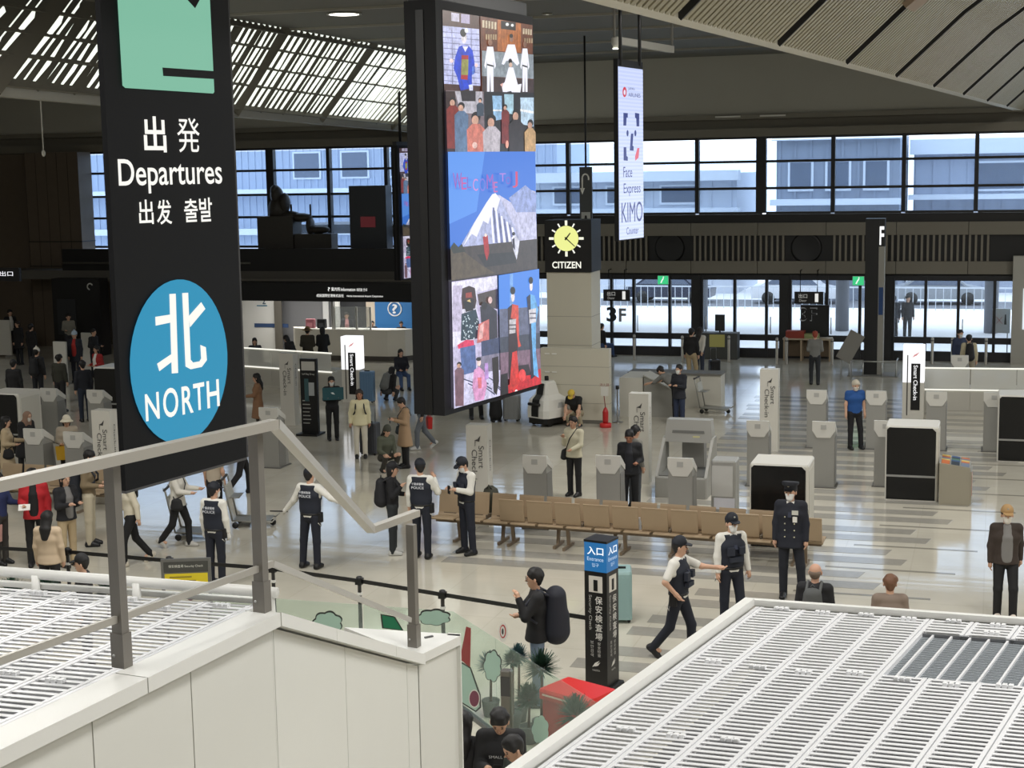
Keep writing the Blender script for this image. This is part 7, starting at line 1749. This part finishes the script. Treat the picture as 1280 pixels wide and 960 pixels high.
person('woman in black top and grey jeans walking with a red bag', 522, 484, 1.66, face=-75, top=(34, 32, 34), bottom=(110, 116, 124), hair='bob', hairc=(48, 34, 28), ll='front', rl='back', ra='pull', held='redbag', shoes=(206, 206, 204), root=plan(524, 484, 1.66) + CF * .7)
person('woman in camel coat looking at a phone with a dark bag', 503, 501, 1.66, face=-72, top=(166, 138, 108), coat=.36, bottom=(30, 30, 32), hair='short', la='phone', ra='phone', nod=25, bag='shoulder', bagc=(50, 58, 62), held='phone', root=plan(503, 501, 1.66) + CF * .5)
person('person in olive jacket and beret crouching with hair over the shoulders', 480, 537, 1.62, face=35, ll='squat', rl='squat', lean=12, top=(84, 88, 74), bottom=(60, 58, 52), hair='long', cap='beret', capc=(64, 66, 56), la='lap', ra='lap', root=plan(481, 588))
person('woman in pale yellow jacket and white trousers beside the large suitcase', 449, 488, 1.66, face=5, top=(222, 214, 176), bottom=(214, 208, 192), hair='long', hairc=(44, 34, 30), shoes=(30, 30, 32), bag='backpack', bagc=(36, 36, 38), la='down', ra='relaxed', skin=(176, 126, 100), coat=.06)
person('woman in black uniform and mask holding a teal board', 414, 472, 1.64, face=12, top=(28, 30, 34), bottom=(22, 22, 24), hair='bob', mask=(224, 226, 224), la='board', ra='board', held='board')
person('woman in brown coat with long hair at a kiosk', 321, 468, 1.64, face=-80, top=(140, 104, 76), coat=.4, bottom=(60, 54, 48), hair='long', la='push', ra='bent')
person('woman in dark top sitting with blue jeans beside her luggage', 498, 425, 1.62, face=20, ll='sit', rl='sit', top=(30, 32, 42), bottom=(60, 82, 120), hair='long', la='lap', ra='lap', root=plan(502, 486))
person('person in black hood crouching beside the blue suitcase', 474, 456, 1.66, face=150, ll='squat', rl='squat', lean=25, top=(28, 28, 30), bottom=(60, 62, 64), hair='scarf', hairc=(26, 26, 28), bag='backpack', bagc=(104, 106, 104), root=plan(484, 502))
person('person in olive coat and brimmed hat at the lit counter', 384, 410, 1.72, face=175, top=(54, 50, 40), coat=.2, cap='brim', capc=(132, 104, 66), la='bent', ra='bent', bottom=(40, 40, 40))
person('person in black coat standing beside the brimmed hat at the counter', 400, 414, 1.66, face=-150, top=(26, 27, 30), coat=.25, hair='bob', la='bent', ra='bent', root=plan(400, 412, 1.66) + CF * .6)
person('dark haired person bending over the lit counter', 363, 422, 1.6, face=-120, lean=30, top=(36, 34, 36), hair='bob', root=plan(366, 424, 1.45) + CF * .35)
person('staff member with dark hair behind the lit counter glass', 312, 424, 1.62, face=10, top=(60, 62, 70), hair='bob', ll='sit', rl='sit', root=plan(312, 425, 1.32) + CF * 1.0)
for px, lab in ((464, 'information clerk beside the cream wall panel'), (500, 'information clerk in front of the blue wall'), (432, 'standing information clerk with pink scarf near the white column')):
    person(lab, px, 400, 1.35 if px != 432 else 1.66, face=10, top=(34, 38, 50), hair='bun', root=Vector((ix(px), IBY + .1, 0)), inner=(210, 150, 150) if px == 432 else None)
# --- right hand group near the doors
person('person in dark blue top and mask behind the lit counter', 1204, 413, 1.7, face=15, top=(44, 54, 80), mask=(220, 220, 216), hair='short', root=plan(1200, 413, 1.7))
person('person in beige jacket with black backpack at the lit counter', 1211, 421, 1.66, face=170, top=(190, 180, 150), bag='backpack', bagc=(24, 24, 26), hair='short', bottom=(150, 142, 124), lean=8, nod=10, root=plan(1212, 421, 1.62))
person('person in dark clothes walking outside beyond the open door', 1110, 386, 1.75, face=170, top=(34, 36, 44), coat=.2, ll='half', root=plan(1110, 437) + Vector((0, 3.0, 0)), bottom=(30, 32, 38))
person('slim person in dark clothes standing outside beyond the open door', 1128, 384, 1.75, face=10, top=(30, 32, 38), root=plan(1128, 437) + Vector((0, 3.2, 0)), bottom=(28, 30, 36))
person('person in black crouching with bags beside the glass door', 751, 415, 1.6, face=120, ll='sit', rl='sit', top=(26, 26, 30), bottom=(50, 70, 110), hair='short', root=plan(752, 447))
# --- left crowd
person('man in black suit and white shirt at the partition board', 12, 388, 1.74, face=40, top=(26, 26, 30), inner=(214, 212, 206), bottom=(24, 24, 26))
person('person in black coat beside the man in the suit', 22, 402, 1.62, face=-30, top=(22, 22, 24), coat=.25, hair='bob', hairc=(40, 30, 26))
person('person in dark jacket with black hair by the brown pier', 38, 393, 1.68, face=150, top=(26, 25, 26), root=plan(38, 406, 1.68))
person('man in grey jacket standing in front of the floor guide', 85, 393, 1.7, face=25, top=(130, 128, 118), bottom=(44, 44, 48), la='bent', ra='bent')
person('person in dark coat, pale blue cap and red scarf in the queue', 93, 415, 1.72, face=-10, top=(30, 34, 44), coat=.2, cap='beanie', capc=(170, 186, 200), inner=(170, 44, 40), bottom=(36, 40, 52))
person('person in black shirt beside the white partition board', 116, 412, 1.66, face=70, top=(28, 28, 30), hair='short', la='bent', ra='bent')
person('person in red jacket with white collar in the queue', 121, 433, 1.66, face=-40, top=(150, 34, 34), hair='bob', la='bent', ra='bent', inner=(214, 210, 204))
person('person in black jacket with a red back print in the queue', 16, 451, 1.7, face=168, top=(26, 26, 28), hair='short', inner=None)
person('person with pale beanie and large black backpack in the queue', 45, 436, 1.72, face=165, top=(30, 30, 32), cap='beanie', capc=(206, 202, 190), bag='backpack', bagc=(30, 31, 34))
person('person in dark olive jacket with black hair in the queue', 73, 444, 1.7, face=160, top=(52, 52, 42), hair='short', bottom=(34, 34, 36))
person('person in dark navy jacket with striped sleeve in the queue', 104, 452, 1.72, face=-150, top=(30, 33, 42), hair='short', bottom=(36, 44, 60), root=plan(103, 452, 1.72))
person('person in brown headscarf, mask and black coat bending at a kiosk', 27, 513, 1.62, face=60, hair='scarf', hairc=(142, 114, 96), top=(30, 30, 32), coat=.3, mask=(216, 212, 204), lean=14, la='push', ra='push')
person('person in beige coat with long dark hair at a kiosk', 6, 522, 1.66, face=100, hair='long', top=(190, 170, 138), coat=.35, bottom=(190, 186, 176), la='push', ra='bent', bag='shoulder', bagc=(26, 26, 28))
person('person in white bucket hat with a yellow bag at a kiosk', 76, 524, 1.64, face=20, cap='bucket', capc=(222, 214, 192), hair='bob', top=(170, 158, 140), coat=.15, bottom=(44, 40, 40), la='bent', ra='bent', held='yellowbag', nod=15, root=plan(76, 524, 1.64) + CF * .4)
person('man in red jacket over a black shirt looking at a paper', 40, 586, 1.76, face=12, top=(186, 36, 44), inner=(26, 26, 28), bottom=(26, 26, 28), la='relaxed', ra='bent', hair='short', nod=18, vox=.016, held='paper', coat=.05)
person('person in black cardigan, striped shirt and khaki trousers', 80, 592, 1.68, face=50, top=(30, 30, 34), inner=(120, 118, 116), bottom=(184, 164, 130), hair='bob', la='phone', ra='phone', vox=.018, coat=.03)
person('man in olive jacket and beige trousers with a huge dark backpack', 108, 564, 1.8, face=92, top=(132, 116, 90), bottom=(196, 186, 162), hair='short', bag='backpack', bs=1.25, bagc=(34, 38, 46), la='bent', ra='bent', vox=.016, shoes=(30, 30, 32), nod=15)
person('person in cream sweater and black trousers walking behind the railing post', 160, 590, 1.68, face=-70, top=(214, 206, 186), bottom=(24, 24, 26), hair='long', ll='front', rl='back', la='swingb', ra='swingf', vox=.018, shoes=(200, 192, 176))
person('person in white hoodie and black trousers pushing a luggage cart', 224, 575, 1.66, face=80, top=(216, 212, 202), bottom=(24, 24, 26), hair='short', ll='front', rl='back', la='push', ra='push', bag='shoulder', bagc=(30, 30, 32), vox=.018, shoes=(180, 178, 172), coat=.05, root=plan(225, 684))
person('person with long hair and black skirt behind the police officer', 269, 590, 1.6, face=160, top=(190, 176, 156), sleeve='short', bottom=(26, 26, 28), hair='long', vox=.02, root=plan(270, 655))
person('person in black trousers walking under the departures sign', 303, 530, 1.72, face=110, top=(34, 34, 36), bottom=(28, 28, 30), ll='front', rl='back', la='swingf', ra='swingb', root=plan(304, 618))
person('woman in beige sweater with long black hair seen from behind', 58, 641, 1.62, face=172, top=(206, 184, 156), bottom=(40, 38, 38), hair='long', vox=.016, coat=.05)
person('person in a black cap at the foot of the queue belt', 103, 696, 1.62, face=-80, top=(34, 32, 34), cap='baseball', capc=(26, 26, 28), hair='short', vox=.015)
person('person in blue jacket at the picture edge carrying a pink bag', -4, 592, 1.66, face=70, top=(40, 50, 92), bottom=(60, 56, 52), hair='bob', held='pinkbag', ra='down', la='push', vox=.018)
